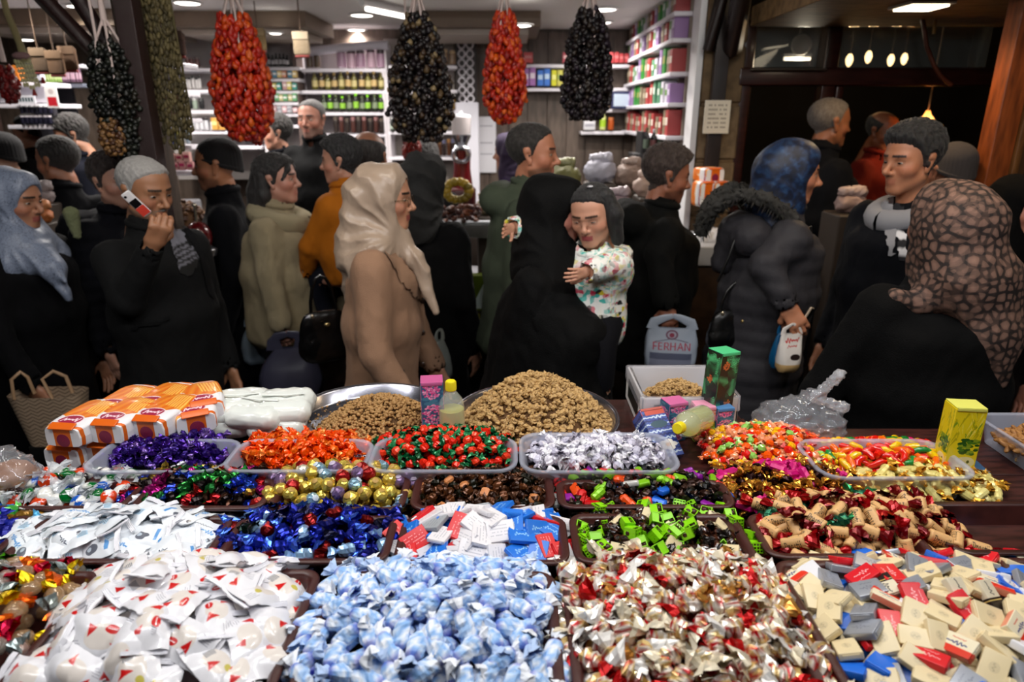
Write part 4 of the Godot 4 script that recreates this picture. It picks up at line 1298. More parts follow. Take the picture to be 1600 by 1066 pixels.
func net(prims: Array, cell: float) -> MB:
	var lo := Vector3.ONE * 1e9
	var hi := -lo
	for q in prims:
		if not q[6]:
			var r: Vector3 = q[5] * maxf(q[2], q[3]) + Vector3.ONE * cell * 2.5
			lo = lo.min((q[0] as Vector3).min(q[1]) - r)
			hi = hi.max((q[0] as Vector3).max(q[1]) + r)
	var n := Vector3i(((hi - lo) / cell).ceil()) + Vector3i.ONE
	var nx := n.x
	var nxy := n.x * n.y
	var f := PackedFloat32Array()
	f.resize(nxy * n.z)
	f.fill(1.0)
	for q in prims:
		var a: Vector3 = q[0]
		var s: Vector3 = q[5]
		var inv := Vector3.ONE / s
		var ba: Vector3 = (q[1] - a) * inv
		var bb := maxf(ba.length_squared(), 1e-9)
		var ra: float = q[2]
		var dr: float = q[3] - ra
		var k: float = q[4]
		var sc := (s.x + s.y + s.z) / 3.0
		var m: Vector3 = s * maxf(ra, q[3]) + Vector3.ONE * (k + cell * 2.0)
		var i0 := Vector3i((((a.min(q[1]) - m) - lo) / cell).floor()).clamp(Vector3i.ZERO, n - Vector3i.ONE)
		var i1 := Vector3i((((a.max(q[1]) + m) - lo) / cell).ceil()).clamp(Vector3i.ZERO, n - Vector3i.ONE)
		var cut: bool = q[6]
		for z in range(i0.z, i1.z + 1):
			for y in range(i0.y, i1.y + 1):
				var i := z * nxy + y * nx + i0.x
				var p := (lo + Vector3(i0.x, y, z) * cell - a) * inv
				var step := cell * inv.x
				for x in range(i0.x, i1.x + 1):
					var h := clampf(p.dot(ba) / bb, 0.0, 1.0)
					var d := ((p - ba * h).length() - ra - dr * h) * sc
					var o := f[i]
					if cut:
						d = -d
						var g := maxf(k - absf(o - d), 0.0)
						f[i] = maxf(o, d) + g * g * 0.25 / k
					else:
						var g := maxf(k - absf(o - d), 0.0)
						f[i] = minf(o, d) - g * g * 0.25 / k
					i += 1
					p.x += step
	var mb := MB.new()
	var id := PackedInt32Array()
	id.resize(f.size())
	id.fill(-1)
	var far := cell * 3.0
	var off := [0, 1, nx, nx + 1, nxy, nxy + 1, nxy + nx, nxy + nx + 1]
	var edges := [[0, 1], [2, 3], [4, 5], [6, 7], [0, 2], [1, 3], [4, 6], [5, 7], [0, 4], [1, 5], [2, 6], [3, 7]]
	var corner := [Vector3(0, 0, 0), Vector3(1, 0, 0), Vector3(0, 1, 0), Vector3(1, 1, 0), Vector3(0, 0, 1), Vector3(1, 0, 1), Vector3(0, 1, 1), Vector3(1, 1, 1)]
	var half := Vector2(0.5, 0.5)
	for z in n.z - 1:
		for y in n.y - 1:
			var i := z * nxy + y * nx - 1
			for x in nx - 1:
				i += 1
				var f0 := f[i]
				if f0 > far or f0 < -far:
					continue
				var neg := 0
				for k in 8:
					if f[i + off[k]] < 0.0:
						neg += 1
				if neg == 0 or neg == 8:
					continue
				var sum := Vector3.ZERO
				var c := 0
				for e in edges:
					var u := f[i + off[e[0]]]
					var w := f[i + off[e[1]]]
					if (u < 0.0) != (w < 0.0):
						sum += (corner[e[0]] as Vector3).lerp(corner[e[1]], u / (u - w))
						c += 1
				id[i] = mb.v.size()
				mb.v.append(lo + (Vector3(x, y, z) + sum / c) * cell)
				mb.c.append(Color.WHITE)
				mb.uv.append(half)
	for z in range(1, n.z - 1):
		for y in range(1, n.y - 1):
			var i := z * nxy + y * nx
			for x in range(1, nx - 1):
				i += 1
				if id[i] < 0:
					continue
				var a := f[i] < 0.0
				for ax in 3:
					var st: int = [1, nx, nxy][ax]
					var b := f[i + st] < 0.0
					if a == b:
						continue
					var u: int = [nx, nxy, 1][ax]
					var w: int = [nxy, 1, nx][ax]
					var q0 := id[i]
					var q1 := id[i - u]
					var q2 := id[i - u - w]
					var q3 := id[i - w]
					if q1 < 0 or q2 < 0 or q3 < 0:
						continue
					if a:
						mb.quad(q0, q1, q2, q3)
					else:
						mb.quad(q3, q2, q1, q0)
	return mb

func normals_of(m: MB) -> PackedVector3Array:
	var n := PackedVector3Array()
	n.resize(m.v.size())
	for i in range(0, m.ix.size(), 3):
		var p := m.v[m.ix[i]]
		var f := (m.v[m.ix[i + 2]] - p).cross(m.v[m.ix[i + 1]] - p)
		n[m.ix[i]] += f
		n[m.ix[i + 1]] += f
		n[m.ix[i + 2]] += f
	for i in n.size():
		n[i] = n[i].normalized()
	return n

func folds(m: MB, fn: Callable) -> MB:      # moves each point along its normal
	var n := normals_of(m)
	for i in m.v.size():
		m.v[i] += n[i] * float(fn.call(m.v[i], n[i]))
	return m

var HEAD: MB
var HEADN: PackedVector3Array
var HANDS := {}

func make_head():
	var V := func(x, y, z): return Vector3(x, y, z)
	var q := [
		cap(V.call(0, 0.038, -0.014), V.call(0, 0.038, -0.0141), 0.08, 0.08, 0.02, Vector3(0.95, 1.02, 1.2)),
		cap(V.call(0, -0.01, 0.028), V.call(0, -0.05, 0.03), 0.058, 0.052, 0.04, Vector3(1.0, 1.0, 1.0)),
		cap(V.call(0, 0.045, 0.03), V.call(0, 0.02, 0.035), 0.054, 0.05, 0.03, Vector3(1.08, 1, 1)),
		cap(V.call(0.052, -0.055, 0.0), V.call(0.016, -0.098, 0.056), 0.017, 0.015, 0.035),
		cap(V.call(-0.052, -0.055, 0.0), V.call(-0.016, -0.098, 0.056), 0.017, 0.015, 0.035),
		cap(V.call(-0.008, -0.102, 0.066), V.call(0.008, -0.102, 0.066), 0.015, 0.015, 0.022),
		cap(V.call(0, -0.085, -0.02), V.call(0, -0.23, -0.04), 0.052, 0.06, 0.03),
		cap(V.call(0.047, -0.028, 0.052), V.call(0.04, -0.03, 0.062), 0.018, 0.018, 0.03),
		cap(V.call(-0.047, -0.028, 0.052), V.call(-0.04, -0.03, 0.062), 0.018, 0.018, 0.03),
		cap(V.call(0.012, 0.021, 0.083), V.call(0.042, 0.021, 0.07), 0.009, 0.008, 0.018),
		cap(V.call(-0.012, 0.021, 0.083), V.call(-0.042, 0.021, 0.07), 0.009, 0.008, 0.018),
		cap(V.call(0.033, 0.0, 0.094), V.call(0.034, 0.0, 0.094), 0.0125, 0.0125, 0.012, Vector3(1.25, 0.9, 1), true),
		cap(V.call(-0.033, 0.0, 0.094), V.call(-0.034, 0.0, 0.094), 0.0125, 0.0125, 0.012, Vector3(1.25, 0.9, 1), true),
		cap(V.call(0.032, -0.003, 0.0745), V.call(0.033, -0.003, 0.0745), 0.0115, 0.0115, 0.004),
		cap(V.call(-0.032, -0.003, 0.0745), V.call(-0.033, -0.003, 0.0745), 0.0115, 0.0115, 0.004),
		cap(V.call(0, 0.012, 0.084), V.call(0, -0.032, 0.108), 0.0065, 0.0095, 0.012),
		cap(V.call(0, -0.034, 0.107), V.call(0, -0.036, 0.106), 0.0105, 0.0105, 0.008),
		cap(V.call(0.0125, -0.0385, 0.094), V.call(0.012, -0.0385, 0.093), 0.0075, 0.0075, 0.006),
		cap(V.call(-0.0125, -0.0385, 0.094), V.call(-0.012, -0.0385, 0.093), 0.0075, 0.0075, 0.006),
		cap(V.call(0, -0.055, 0.075), V.call(0, -0.07, 0.075), 0.015, 0.015, 0.02, Vector3(1.4, 1, 1)),
		cap(V.call(-0.02, -0.066, 0.079), V.call(0, -0.0625, 0.0885), 0.003, 0.0048, 0.004),
		cap(V.call(0.02, -0.066, 0.079), V.call(0, -0.0625, 0.0885), 0.003, 0.0048, 0.004),
		cap(V.call(-0.017, -0.0705, 0.079), V.call(0, -0.0735, 0.087), 0.003, 0.0058, 0.004),
		cap(V.call(0.017, -0.0705, 0.079), V.call(0, -0.0735, 0.087), 0.003, 0.0058, 0.004),
	]
	for s in [-1, 1]:
		q.append(cap(V.call(s * 0.079, 0.016, -0.012), V.call(s * 0.074, -0.032, 0.0), 0.017, 0.011, 0.006, Vector3(0.5, 1, 1)))
		q.append(cap(V.call(s * 0.084, 0.0, -0.004), V.call(s * 0.08, -0.014, 0.002), 0.008, 0.006, 0.006, Vector3(0.7, 1, 1), true))
	HEAD = net(q, 0.0045)
	HEADN = normals_of(HEAD)

func make_hand(curl: Array, spread: float, called: String):      # wrist at the origin, fingers along -y, palm towards +z, thumb towards +x
	var q := [cap(Vector3(0, 0.03, 0), Vector3(0, -0.02, 0), 0.026, 0.027, 0.02, Vector3(1.0, 1, 0.75)), cap(Vector3(-0.012, -0.03, 0), Vector3(-0.016, -0.078, 0), 0.022, 0.02, 0.015, Vector3(1, 1, 0.62)), cap(Vector3(0.012, -0.03, 0), Vector3(0.016, -0.08, 0), 0.022, 0.02, 0.015, Vector3(1, 1, 0.62))]
	for i in 4:
		var p := Vector3(0.029 - 0.0195 * i, -0.088 + [0.004, 0.0, 0.002, 0.008][i], 0)
		var dir := Vector3((1.5 - i) * spread, -1, 0).normalized()
		var ang := 0.0
		for k in 3:
			var l: float = [0.036, 0.025, 0.02][k] * [0.95, 1.05, 1.0, 0.8][i]
			ang += float(curl[i]) * [0.7, 1.0, 0.7][k]
			var dd := Basis(Vector3.RIGHT, -ang) * dir
			q.append(cap(p, p + dd * l, 0.0092 - 0.0008 * k, 0.0086 - 0.0008 * k, 0.005))
			p += dd * l
	var t := Vector3(0.026, -0.03, 0.006)
	for k in 3:
		var dd: Vector3 = [Vector3(0.7, -0.6, 0.35), Vector3(0.35, -0.85, 0.45), Vector3(0.1, -0.9, 0.4)][k].normalized()
		if curl[4] > 0.5:
			dd = [Vector3(0.55, -0.55, 0.6), Vector3(-0.1, -0.7, 0.75), Vector3(-0.6, -0.6, 0.5)][k].normalized()
		var l2: float = [0.036, 0.03, 0.024][k]
		q.append(cap(t, t + dd * l2, 0.0125 - 0.0015 * k, 0.011 - 0.0015 * k, 0.008))
		t += dd * l2
	HANDS[called] = net(q, 0.0036)

const DEF := {"s": 1.0, "face": 90.0, "lean": 0.05, "yaw": 0.0, "pitch": 0.0, "roll": 0.0, "skin": Color(0.64, 0.46, 0.37), "hair": Color(0.05, 0.04, 0.035), "cut": "short", "beard": 0.0, "sw": 0.165, "tw": 0.185, "td": 0.135, "hem": -0.82, "hip": 1.0,
	"top": Color(0.03, 0.03, 0.035), "legs": Color(0.03, 0.03, 0.04), "hands": true, "brow": Color(0.06, 0.045, 0.04), "cell": 0.014, "fold": 0.009, "collar": 0.085}

func person(o: Dictionary) -> Node3D:
	var d := DEF.duplicate()
	d.merge(o, true)
	var s: float = d.s
	var hp := at_d(d.px, d.py, d.d)
	var turn := deg_to_rad(d.face)
	var fwd := Vector3(sin(turn), 0, cos(turn))
	var lean: float = d.lean * s
	var root := thing("person", d.label, d.get("cat", "person"), Vector3(hp.x, 0, hp.z) - fwd * lean, turn)
	var hy := hp.y
	var head := Transform3D(Basis.from_euler(Vector3(deg_to_rad(d.pitch), deg_to_rad(d.yaw), deg_to_rad(d.roll)), EULER_ORDER_YXZ).scaled(Vector3.ONE * s), Vector3(0, hy, lean))
	root.set_meta("at", root.position)
	var sh := hy - 0.235 * s
	var hip: float = hy - d.get("trunk", 0.8) * s
	var hem: float = maxf(0.12, hy + d.hem * s)
	var sw: float = d.sw * s
	# arms: shoulder, elbow, wrist (x out, y up, z forward), right is -x
	var arms := {}
	for side in [-1, 1]:
		var key := "armL" if side == 1 else "armR"
		var a: Array = d.get(key, [Vector3(0.06, -0.29, -0.02), Vector3(0.05, -0.54, 0.07)])
		var S := Vector3(side * sw, sh, lean * 0.75)
		if d.has(key + "_px"):
			var ap: Array = d[key + "_px"]
			arms[side] = [S, local(root, ap[0][0], ap[0][1], ap[0][2]), local(root, ap[1][0], ap[1][1], ap[1][2])]
			continue
		arms[side] = [S, S + Vector3(side * a[0].x, a[0].y, a[0].z) * s, S + Vector3(side * a[1].x, a[1].y, a[1].z) * s]
	# the body itself: head, neck, trunk, limbs and hands in one mesh
	var skin: Color = d.skin
	var body := MB.new()
	var brow: Color = d.brow
	var beard: float = d.beard
	var nose: float = d.get("nose", 1.0)
	var hc: Color = d.hair
	var m := MB.new()
	m.ix = HEAD.ix
	m.uv = HEAD.uv
	m.v = HEAD.v.duplicate()
	m.c = HEAD.c.duplicate()
	var wd: float = d.get("wide", 1.0)
	var lip: Color = d.get("lip", skin.lerp(Color(0.55, 0.25, 0.22), 0.3))
	for i in m.v.size():
		var p := m.v[i]
		var k := skin
		var ax := absf(p.x)
		if p.z > 0.03:
			if ax > 0.01 and ax < 0.052 and absf(p.y - (0.0215 + 0.06 * (ax - 0.01) * (1.0 - ax / 0.052) * 4.0 * 0.25)) < 0.0052:
				k = skin.lerp(brow, 0.85)
			elif ax < 0.023 and p.y < -0.0585 and p.y > -0.079 and p.z > 0.076:
				k = lip
			elif ax > 0.015 and ax < 0.05 and p.y > -0.012 and p.y < 0.007 and p.z > 0.055:
				k = skin.darkened(0.12)
			elif p.y > -0.055 and p.y < -0.01 and ax > 0.028:
				k = skin.lerp(Color(0.75, 0.4, 0.33), 0.18)
		if beard > 0.0 and p.y < -0.045 and p.y > -0.14 and p.z > -0.01 and not (ax < 0.021 and p.y > -0.076 and p.y < -0.059 and p.z > 0.076):
			k = k.lerp(d.get("beardcol", hc), beard * smoothstep(-0.045, -0.062, p.y + 0.25 * maxf(0, 0.04 - p.z)))
		m.c[i] = k.srgb_to_linear()
		p.x *= wd
		if p.z > 0.09 and p.y < 0.01 and p.y > -0.05:
			p.z = 0.09 + (p.z - 0.09) * nose
		m.v[i] = p
	body.join(m, head)
	body.paint(skin)
	var thin: float = minf(d.tw, d.td + 0.02) / 0.17
	body.tube([Vector3(0, hy - 0.17 * s, lean * 0.8), Vector3(0, sh - 0.06, lean * 0.7), Vector3(0, sh - 0.3 * s, lean * 0.4), Vector3(0, hip, 0)], [0.06 * s, 0.1 * s * thin, 0.1 * s * thin, 0.11 * s * thin], 12)
	for side in [-1, 1]:
		var a: Array = arms[side]
		body.tube([a[0] + Vector3(-side * 0.05, -0.02, 0), a[0].lerp(a[1], 0.2), a[1], a[1].lerp(a[2], 0.4), a[2]], [0.05 * s, 0.045 * s, 0.036 * s, 0.036 * s, 0.026 * s], 9)
		var ft := Vector3(side * 0.1 * s, 0.06, 0.0)
		var kn := Vector3(side * 0.095 * s, hip * 0.53, 0.03 + (d.get("stride", 0.0) as float) * side)
		if d.has("carried"):
			kn = Vector3(side * 0.1 * s, hip - 0.04, 0.16)
			ft = Vector3(side * 0.1 * s, hip - 0.24, 0.14)
		body.tube([Vector3(side * 0.075 * s, hip - 0.02, 0), kn, ft + Vector3(0, 0.0, (d.get("stride", 0.0) as float) * side * 1.4)], [0.075 * s, 0.052 * s, 0.036 * s], 9)
		if d.hands:
			var hk := "handL" if side == 1 else "handR"
			var hn: Array = d.get(hk, ["relaxed", Vector3.ZERO])
			var along: Vector3 = (a[2] - a[1]).normalized()
			var y := -along
			var out := Vector3(side, 0, 0)
			var z := (-out).slide(y).normalized()               # the palm faces the thigh
			if d.has("palm" + hk.right(1)):
				z = ((d["palm" + hk.right(1)] as Vector3).normalized()).slide(y).normalized()
			var x := y.cross(z)
			var hb := Basis(x, y, z)
			if side == 1:
				hb = Basis(-x, y, z)
			hb = hb * Basis.from_euler(hn[1])
			var hm: MB = MB.new().join(HANDS[hn[0]])
			for i in hm.c.size():
				hm.c[i] = skin.srgb_to_linear()
			if hb.determinant() < 0:
				for i in range(0, hm.ix.size(), 3):
					var t := hm.ix[i + 1]
					hm.ix[i + 1] = hm.ix[i + 2]
					hm.ix[i + 2] = t
			body.join(hm, Transform3D(hb.scaled(Vector3.ONE * s * d.get("hand_s", 1.0)), a[2]))
	put("body", body, mat(Color.WHITE, 0.5, 0.0, {"vc": 1, "sss": 0.1}), root)
	# eyes
	if d.get("eyes", true):
		for side in [-1, 1]:
			var e := MB.new().ball(Vector3.ZERO, Vector3.ONE * 0.0108, 12, 10)
			for i in e.v.size():
				e.c[i] = (Color(0.05, 0.035, 0.03) if e.v[i].z > 0.0085 else Color(0.62, 0.58, 0.55)).srgb_to_linear()
			var er := put("eye", e, mat(Color.WHITE, 0.15, 0.0, {"vc": 1}), root)
			er.transform = head * Transform3D(Basis.IDENTITY.scaled(Vector3(1.15, d.get("lid", 0.5), 1.0)), Vector3(side * 0.0325 * wd, -0.002, 0.0775))
	hair_of(d, root, head)
	clothes(d, root, hy, sh, hip, hem, lean, sw, arms, s)
	# legs and shoes
	var lm := MB.new()
	for side in [-1, 1]:
		var st: float = (d.get("stride", 0.0) as float) * side
		if d.has("carried"):
			lm.tube([Vector3(side * 0.07 * s, hip + 0.02, 0), Vector3(side * 0.1 * s, hip - 0.04, 0.17), Vector3(side * 0.1 * s, hip - 0.2, 0.14)], [0.08 * s, 0.065 * s, 0.05 * s], 10)
			continue
		lm.tube([Vector3(side * 0.07 * s, hip + 0.02, 0), Vector3(side * 0.095 * s, hip * 0.53, 0.03 + st), Vector3(side * 0.1 * s, 0.05, st * 1.4)], [0.1 * s, 0.078 * s, 0.062 * s], 10)
	put("trousers" if d.get("trousers", true) else "stockings", lm, cloth(d.legs), root)
	for side in [-1, 1]:
		var st2: float = (d.get("stride", 0.0) as float) * side * 1.4
		if d.has("carried"):
			put("shoe", MB.new().tube([Vector3(side * 0.1 * s, hip - 0.24, 0.1), Vector3(side * 0.1 * s, hip - 0.25, 0.16), Vector3(side * 0.1 * s, hip - 0.26, 0.22)], [0.03, 0.035, 0.02], 9), mat(Color(0.04, 0.035, 0.03), 0.4), root)
			continue
		put("shoe", MB.new().tube([Vector3(side * 0.1 * s, 0.045, st2 - 0.07), Vector3(side * 0.1 * s, 0.05, st2), Vector3(side * 0.1 * s, 0.038, st2 + 0.1), Vector3(side * 0.1 * s, 0.03, st2 + 0.19)], [0.038, 0.045, 0.04, 0.022], 10), mat(Color(0.04, 0.035, 0.03), 0.4), root)
	return root

func cloth(k: Color, rough := 0.85, o := {}) -> StandardMaterial3D:
	var q := {"rim": 0.12, "bump": ["cloth", 14.0, 0.15]}
	q.merge(o, true)
	var m := mat(k, rough, 0.0, q)
	m.metallic_specular = 0.25
	return m

func hair_line(z: float) -> float:      # how low the hair comes at a given depth of the head
	if z > 0.07: return 0.078
	if z > 0.035: return lerpf(0.05, 0.078, (z - 0.035) / 0.035)
	if z > 0.012: return lerpf(-0.005, 0.05, (z - 0.012) / 0.023)
	if z > -0.03: return lerpf(-0.03, -0.005, (z + 0.03) / 0.042)
	return lerpf(-0.085, -0.03, clampf((z + 0.1) / 0.07, 0, 1))

func hair_of(d: Dictionary, root: Node3D, head: Transform3D):
	var cut: String = d.cut
	if cut == "none":
		return
	var th := {"short": 0.0075, "crop": 0.004, "bald": 0.006, "thick": 0.018, "long": 0.014}[cut] as float
	var m := MB.new()
	m.ix = HEAD.ix
	m.uv = HEAD.uv
	m.v = HEAD.v.duplicate()
	m.c = HEAD.c.duplicate()
	var mask := PackedFloat32Array()
	mask.resize(m.v.size())
	var hc: Color = d.hair
	var wd: float = d.get("wide", 1.0)
	for i in m.v.size():
		var p := m.v[i]
		var line := hair_line(p.z) - (0.012 if cut in ["thick", "long"] else 0.0) + 0.006 * nz.get_noise_3dv(p * 60.0)
		var k := smoothstep(-0.004, 0.012, p.y - line)
		if absf(p.x) > 0.079 and p.y < 0.03:
			k = 0.0
		if cut == "bald":
			k *= 1.0 - smoothstep(0.05, 0.075, p.y + 0.25 * p.z)
		mask[i] = k
		var strand := nz.get_noise_3d(p.x * 130.0, p.y * 35.0, p.z * 70.0)
		var up := smoothstep(0.0, 0.09, p.y)
		p.x *= wd
		p += HEADN[i] * (th * (0.45 + 0.55 * up) * k * (1.0 + 0.7 * strand) - 0.003 * (1.0 - k))
		if cut == "thick":
			p += Vector3(0, 0.012, 0.006) * k * smoothstep(0.05, 0.1, p.y)
		m.v[i] = p
		var g := hc.lerp(hc.lightened(0.15), clampf(0.5 + strand, 0, 1))
		if d.has("temple"):
			g = g.lerp(d.temple, smoothstep(0.05, -0.02, p.y))
		m.c[i] = g.srgb_to_linear()
	var keep := PackedInt32Array()
	for i in range(0, m.ix.size(), 3):
		if mask[m.ix[i]] + mask[m.ix[i + 1]] + mask[m.ix[i + 2]] > 0.05:
			keep.append(m.ix[i])
			keep.append(m.ix[i + 1])
			keep.append(m.ix[i + 2])
	m.ix = keep
	var h := put("hair", m, mat(Color.WHITE, 0.8, 0.0, {"vc": 1, "rim": 0.2}), root)
	h.transform = head
	if d.has("locks"):                              # long hair: strands that fall from the head
		var q := []
		for l in d.locks:
			for i in l.size() - 1:
				q.append(cap(l[i][0], l[i + 1][0], l[i][1], l[i + 1][1], 0.02))
		var lm := folds(net(q, 0.007), func(p, _n): return 0.004 * nz.get_noise_3d(p.x * 90.0, p.y * 12.0, p.z * 90.0))
		for i in lm.c.size():
			lm.c[i] = hc.lerp(hc.lightened(0.12), clampf(0.5 + nz.get_noise_3d(lm.v[i].x * 110.0, lm.v[i].y * 15.0, lm.v[i].z * 110.0), 0, 1)).srgb_to_linear()
		var lh := put("long_hair", lm, mat(Color.WHITE, 0.7, 0.0, {"vc": 1, "rim": 0.2}), root)
		lh.transform = head

func clothes(d: Dictionary, root: Node3D, hy: float, sh: float, hip: float, hem: float, lean: float, sw: float, arms: Dictionary, s: float):
	var tw: float = d.tw * s
	var td: float = d.td * s
	var b: float = d.get("belly", 0.0) * s
	var r := 0.1
	var q := [
		cap(Vector3(0, sh - 0.08 * s, lean * 0.7), Vector3(0, sh - 0.25 * s, lean * 0.5 + b * 0.5), r, r, 0.05, Vector3(tw / r, 1, td / r)),
		cap(Vector3(0, sh - 0.25 * s, lean * 0.5 + b), Vector3(0, hip, b * 0.6), r, r * d.hip, 0.06, Vector3(tw * 0.97 / r, 1, td * 1.05 / r)),
		cap(Vector3(-sw * 0.9, sh - 0.005, lean * 0.75), Vector3(sw * 0.9, sh - 0.005, lean * 0.75), 0.066 * s, 0.066 * s, 0.06),
		cap(Vector3(0, sh + 0.02 * s, lean * 0.85 - 0.01), Vector3(0, sh + (0.02 + d.collar) * s, lean * 0.95 - 0.008), 0.09 * s, 0.077 * s, 0.04)]
	if hem < hip:
		q.append(cap(Vector3(0, hip, b * 0.5), Vector3(0, hem + 0.08, 0), r * d.hip, r * d.hip * d.get("flare", 1.05), 0.05, Vector3(tw / r, 1, td * 1.08 / r)))
	for side in [-1, 1]:
		var a: Array = arms[side]
		q.append(cap(a[0], a[1], 0.066 * s, 0.057 * s, 0.035))
		q.append(cap(a[1], a[1].lerp(a[2], 0.97), 0.057 * s, d.get("cuff", 0.045) * s, 0.02))
	for e in d.get("more", []):
		q.append([e[0] + Vector3(0, hy, 0), e[1] + Vector3(0, hy, 0)] + e.slice(2))
	q.append(cap(Vector3(0, sh + 0.05 * s, lean), Vector3(0, sh + 0.3 * s, lean * 1.1), 0.05 * s, 0.06 * s, 0.012, Vector3.ONE, true))
	for side in [-1, 1]:
		var a: Array = arms[side]
		var along: Vector3 = (a[2] - a[1]).normalized()
		q.append(cap(a[2] - along * 0.02, a[2] + along * 0.06, 0.034 * s, 0.036 * s, 0.006, Vector3.ONE, true))
	if hem < hip:
		q.append(cap(Vector3(0, hem + 0.02, 0), Vector3(0, hem - 0.2, 0), r * 0.85, r * 0.9, 0.02, Vector3(tw / r, 1, td / r), true))
	q.append_array(d.get("cuts", []))
	var F: float = d.fold
	var sd := hy * 37.0
	var quilt: float = d.get("quilt", 0.0)
	var m := folds(net(q, d.cell), func(p, n):
		var w := F * (nz.get_noise_3d(p.x * 9.0 + sd, p.y * 4.0 + p.x * 5.0, p.z * 9.0) + 0.5 * nz.get_noise_3d(p.x * 22.0, p.y * 12.0 + sd, p.z * 22.0))
		if quilt > 0.0:
			w += quilt * absf(sin(p.y * 55.0 + 0.8 * sin(p.x * 9.0)))
		return w)
	if d.has("paint"):
		for i in m.v.size():
			m.c[i] = (d.paint.call(m.v[i], Vector3(0, hy, lean)) as Color).srgb_to_linear()
	COAT = m
	var ring := []
	for i in 17:
		var a := TAU * i / 16
		ring.append(Vector3(sin(a) * 0.068 * s, sh + (0.028 + d.collar - 0.012 * cos(a)) * s, lean * 0.95 - 0.008 + cos(a) * 0.07 * s))
	put("collar", MB.new().tube(ring, [0.016 * s], 8, false), d.get("cloth", cloth(d.top)), root)
	put(d.get("wear", "coat"), m, d.get("cloth", cloth(d.top)), root)

var COAT: MB

# a second layer cut out of the last garment where its points fall inside an outline of pixels, lifted off it a little
func panel(root: Node3D, called: String, outline: Array, lift: float, m: Material, tint = null):
	var poly := PackedVector2Array(outline.map(func(q): return Vector2(q[0], q[1])))
	var n := normals_of(COAT)
	var o := MB.new()
	var at := {}
	for i in range(0, COAT.ix.size(), 3):
		var ok := true
		for k in 3:
			var p := root.transform * COAT.v[COAT.ix[i + k]]
			if not Geometry2D.is_point_in_polygon(project(p), poly) or (root.transform.basis * n[COAT.ix[i + k]]).dot(CAM - p) < 0.0:
				ok = false
				break
		if not ok:
			continue
		for k in 3:
			var j := COAT.ix[i + k]
			if not at.has(j):
				at[j] = o.vert(COAT.v[j] + n[j] * lift, Vector2(0.5, 0.5))
				if tint:
					o.c[at[j]] = (tint.call(project(root.transform * COAT.v[j])) as Color).srgb_to_linear()
			o.ix.append(at[j])
	put(called, o, m, root)

func scarf(root: Node3D, head: Transform3D, drapes: Array, m: Material, cell := 0.0095, fold := 0.004, opening := Vector3(0.06, 0.09, 0.085), freq := 16.0, called := "headscarf", cuts: Array = []) -> MeshInstance3D:      # a headscarf in the head's frame; drapes are extra solids in that frame
	var q := [
		cap(Vector3(0, 0.03, -0.018), Vector3(0, 0.03, -0.0181), 0.1, 0.1, 0.03, Vector3(0.95, 1.04, 1.2)),
		cap(Vector3(0, 0.066, 0.034), Vector3(0, 0.056, 0.036), 0.056, 0.056, 0.03, Vector3(1.15, 1, 1)),
		cap(Vector3(0.056, -0.02, 0.0), Vector3(0.045, -0.1, 0.025), 0.036, 0.034, 0.04),
		cap(Vector3(-0.056, -0.02, 0.0), Vector3(-0.045, -0.1, 0.025), 0.036, 0.034, 0.04),
		cap(Vector3(-0.02, -0.135, 0.04), Vector3(0.02, -0.135, 0.04), 0.03, 0.03, 0.03),
		cap(Vector3(0, -0.1, -0.035), Vector3(0, -0.2, -0.03), 0.085, 0.1, 0.04)]
	q.append_array(drapes)
	q.append(cap(Vector3(0, -0.02, 0.122), Vector3(0, -0.0201, 0.122), 0.1, 0.1, 0.012, Vector3(opening.x + 0.012, opening.y + 0.004, opening.z + 0.008) / 0.1, true))
	q.append_array(cuts)
	var g := folds(net(q, cell), func(p, n):
		var t := atan2(p.y + 0.13, -(p.z - 0.06))
		return fold * ((1.0 - 2.0 * absf(sin(t * freq * 0.5 + 1.6 * nz.get_noise_3d(p.x * 7.0, p.y * 5.0, p.z * 5.0)))) * smoothstep(0.02, 0.12, Vector2(p.y + 0.13, p.z - 0.06).length()) + 0.35 * nz.get_noise_3d(p.x * 20.0, p.y * 10.0, p.z * 20.0)))
	var o := put(called, g, m, root)
	o.transform = head
	return o

func head_frame(root: Node3D, d: Dictionary) -> Transform3D:
	var q := DEF.duplicate()
	q.merge(d, true)
	var hp := at_d(q.px, q.py, q.d)
	return Transform3D(Basis.from_euler(Vector3(deg_to_rad(q.pitch), deg_to_rad(q.yaw), deg_to_rad(q.roll)), EULER_ORDER_YXZ).scaled(Vector3.ONE * q.s), Vector3(0, hp.y, q.lean * q.s))

func local(root: Node3D, px: float, py: float, d: float) -> Vector3:      # a pixel at a depth, in the person's own frame
	return root.transform.affine_inverse() * at_d(px, py, d)


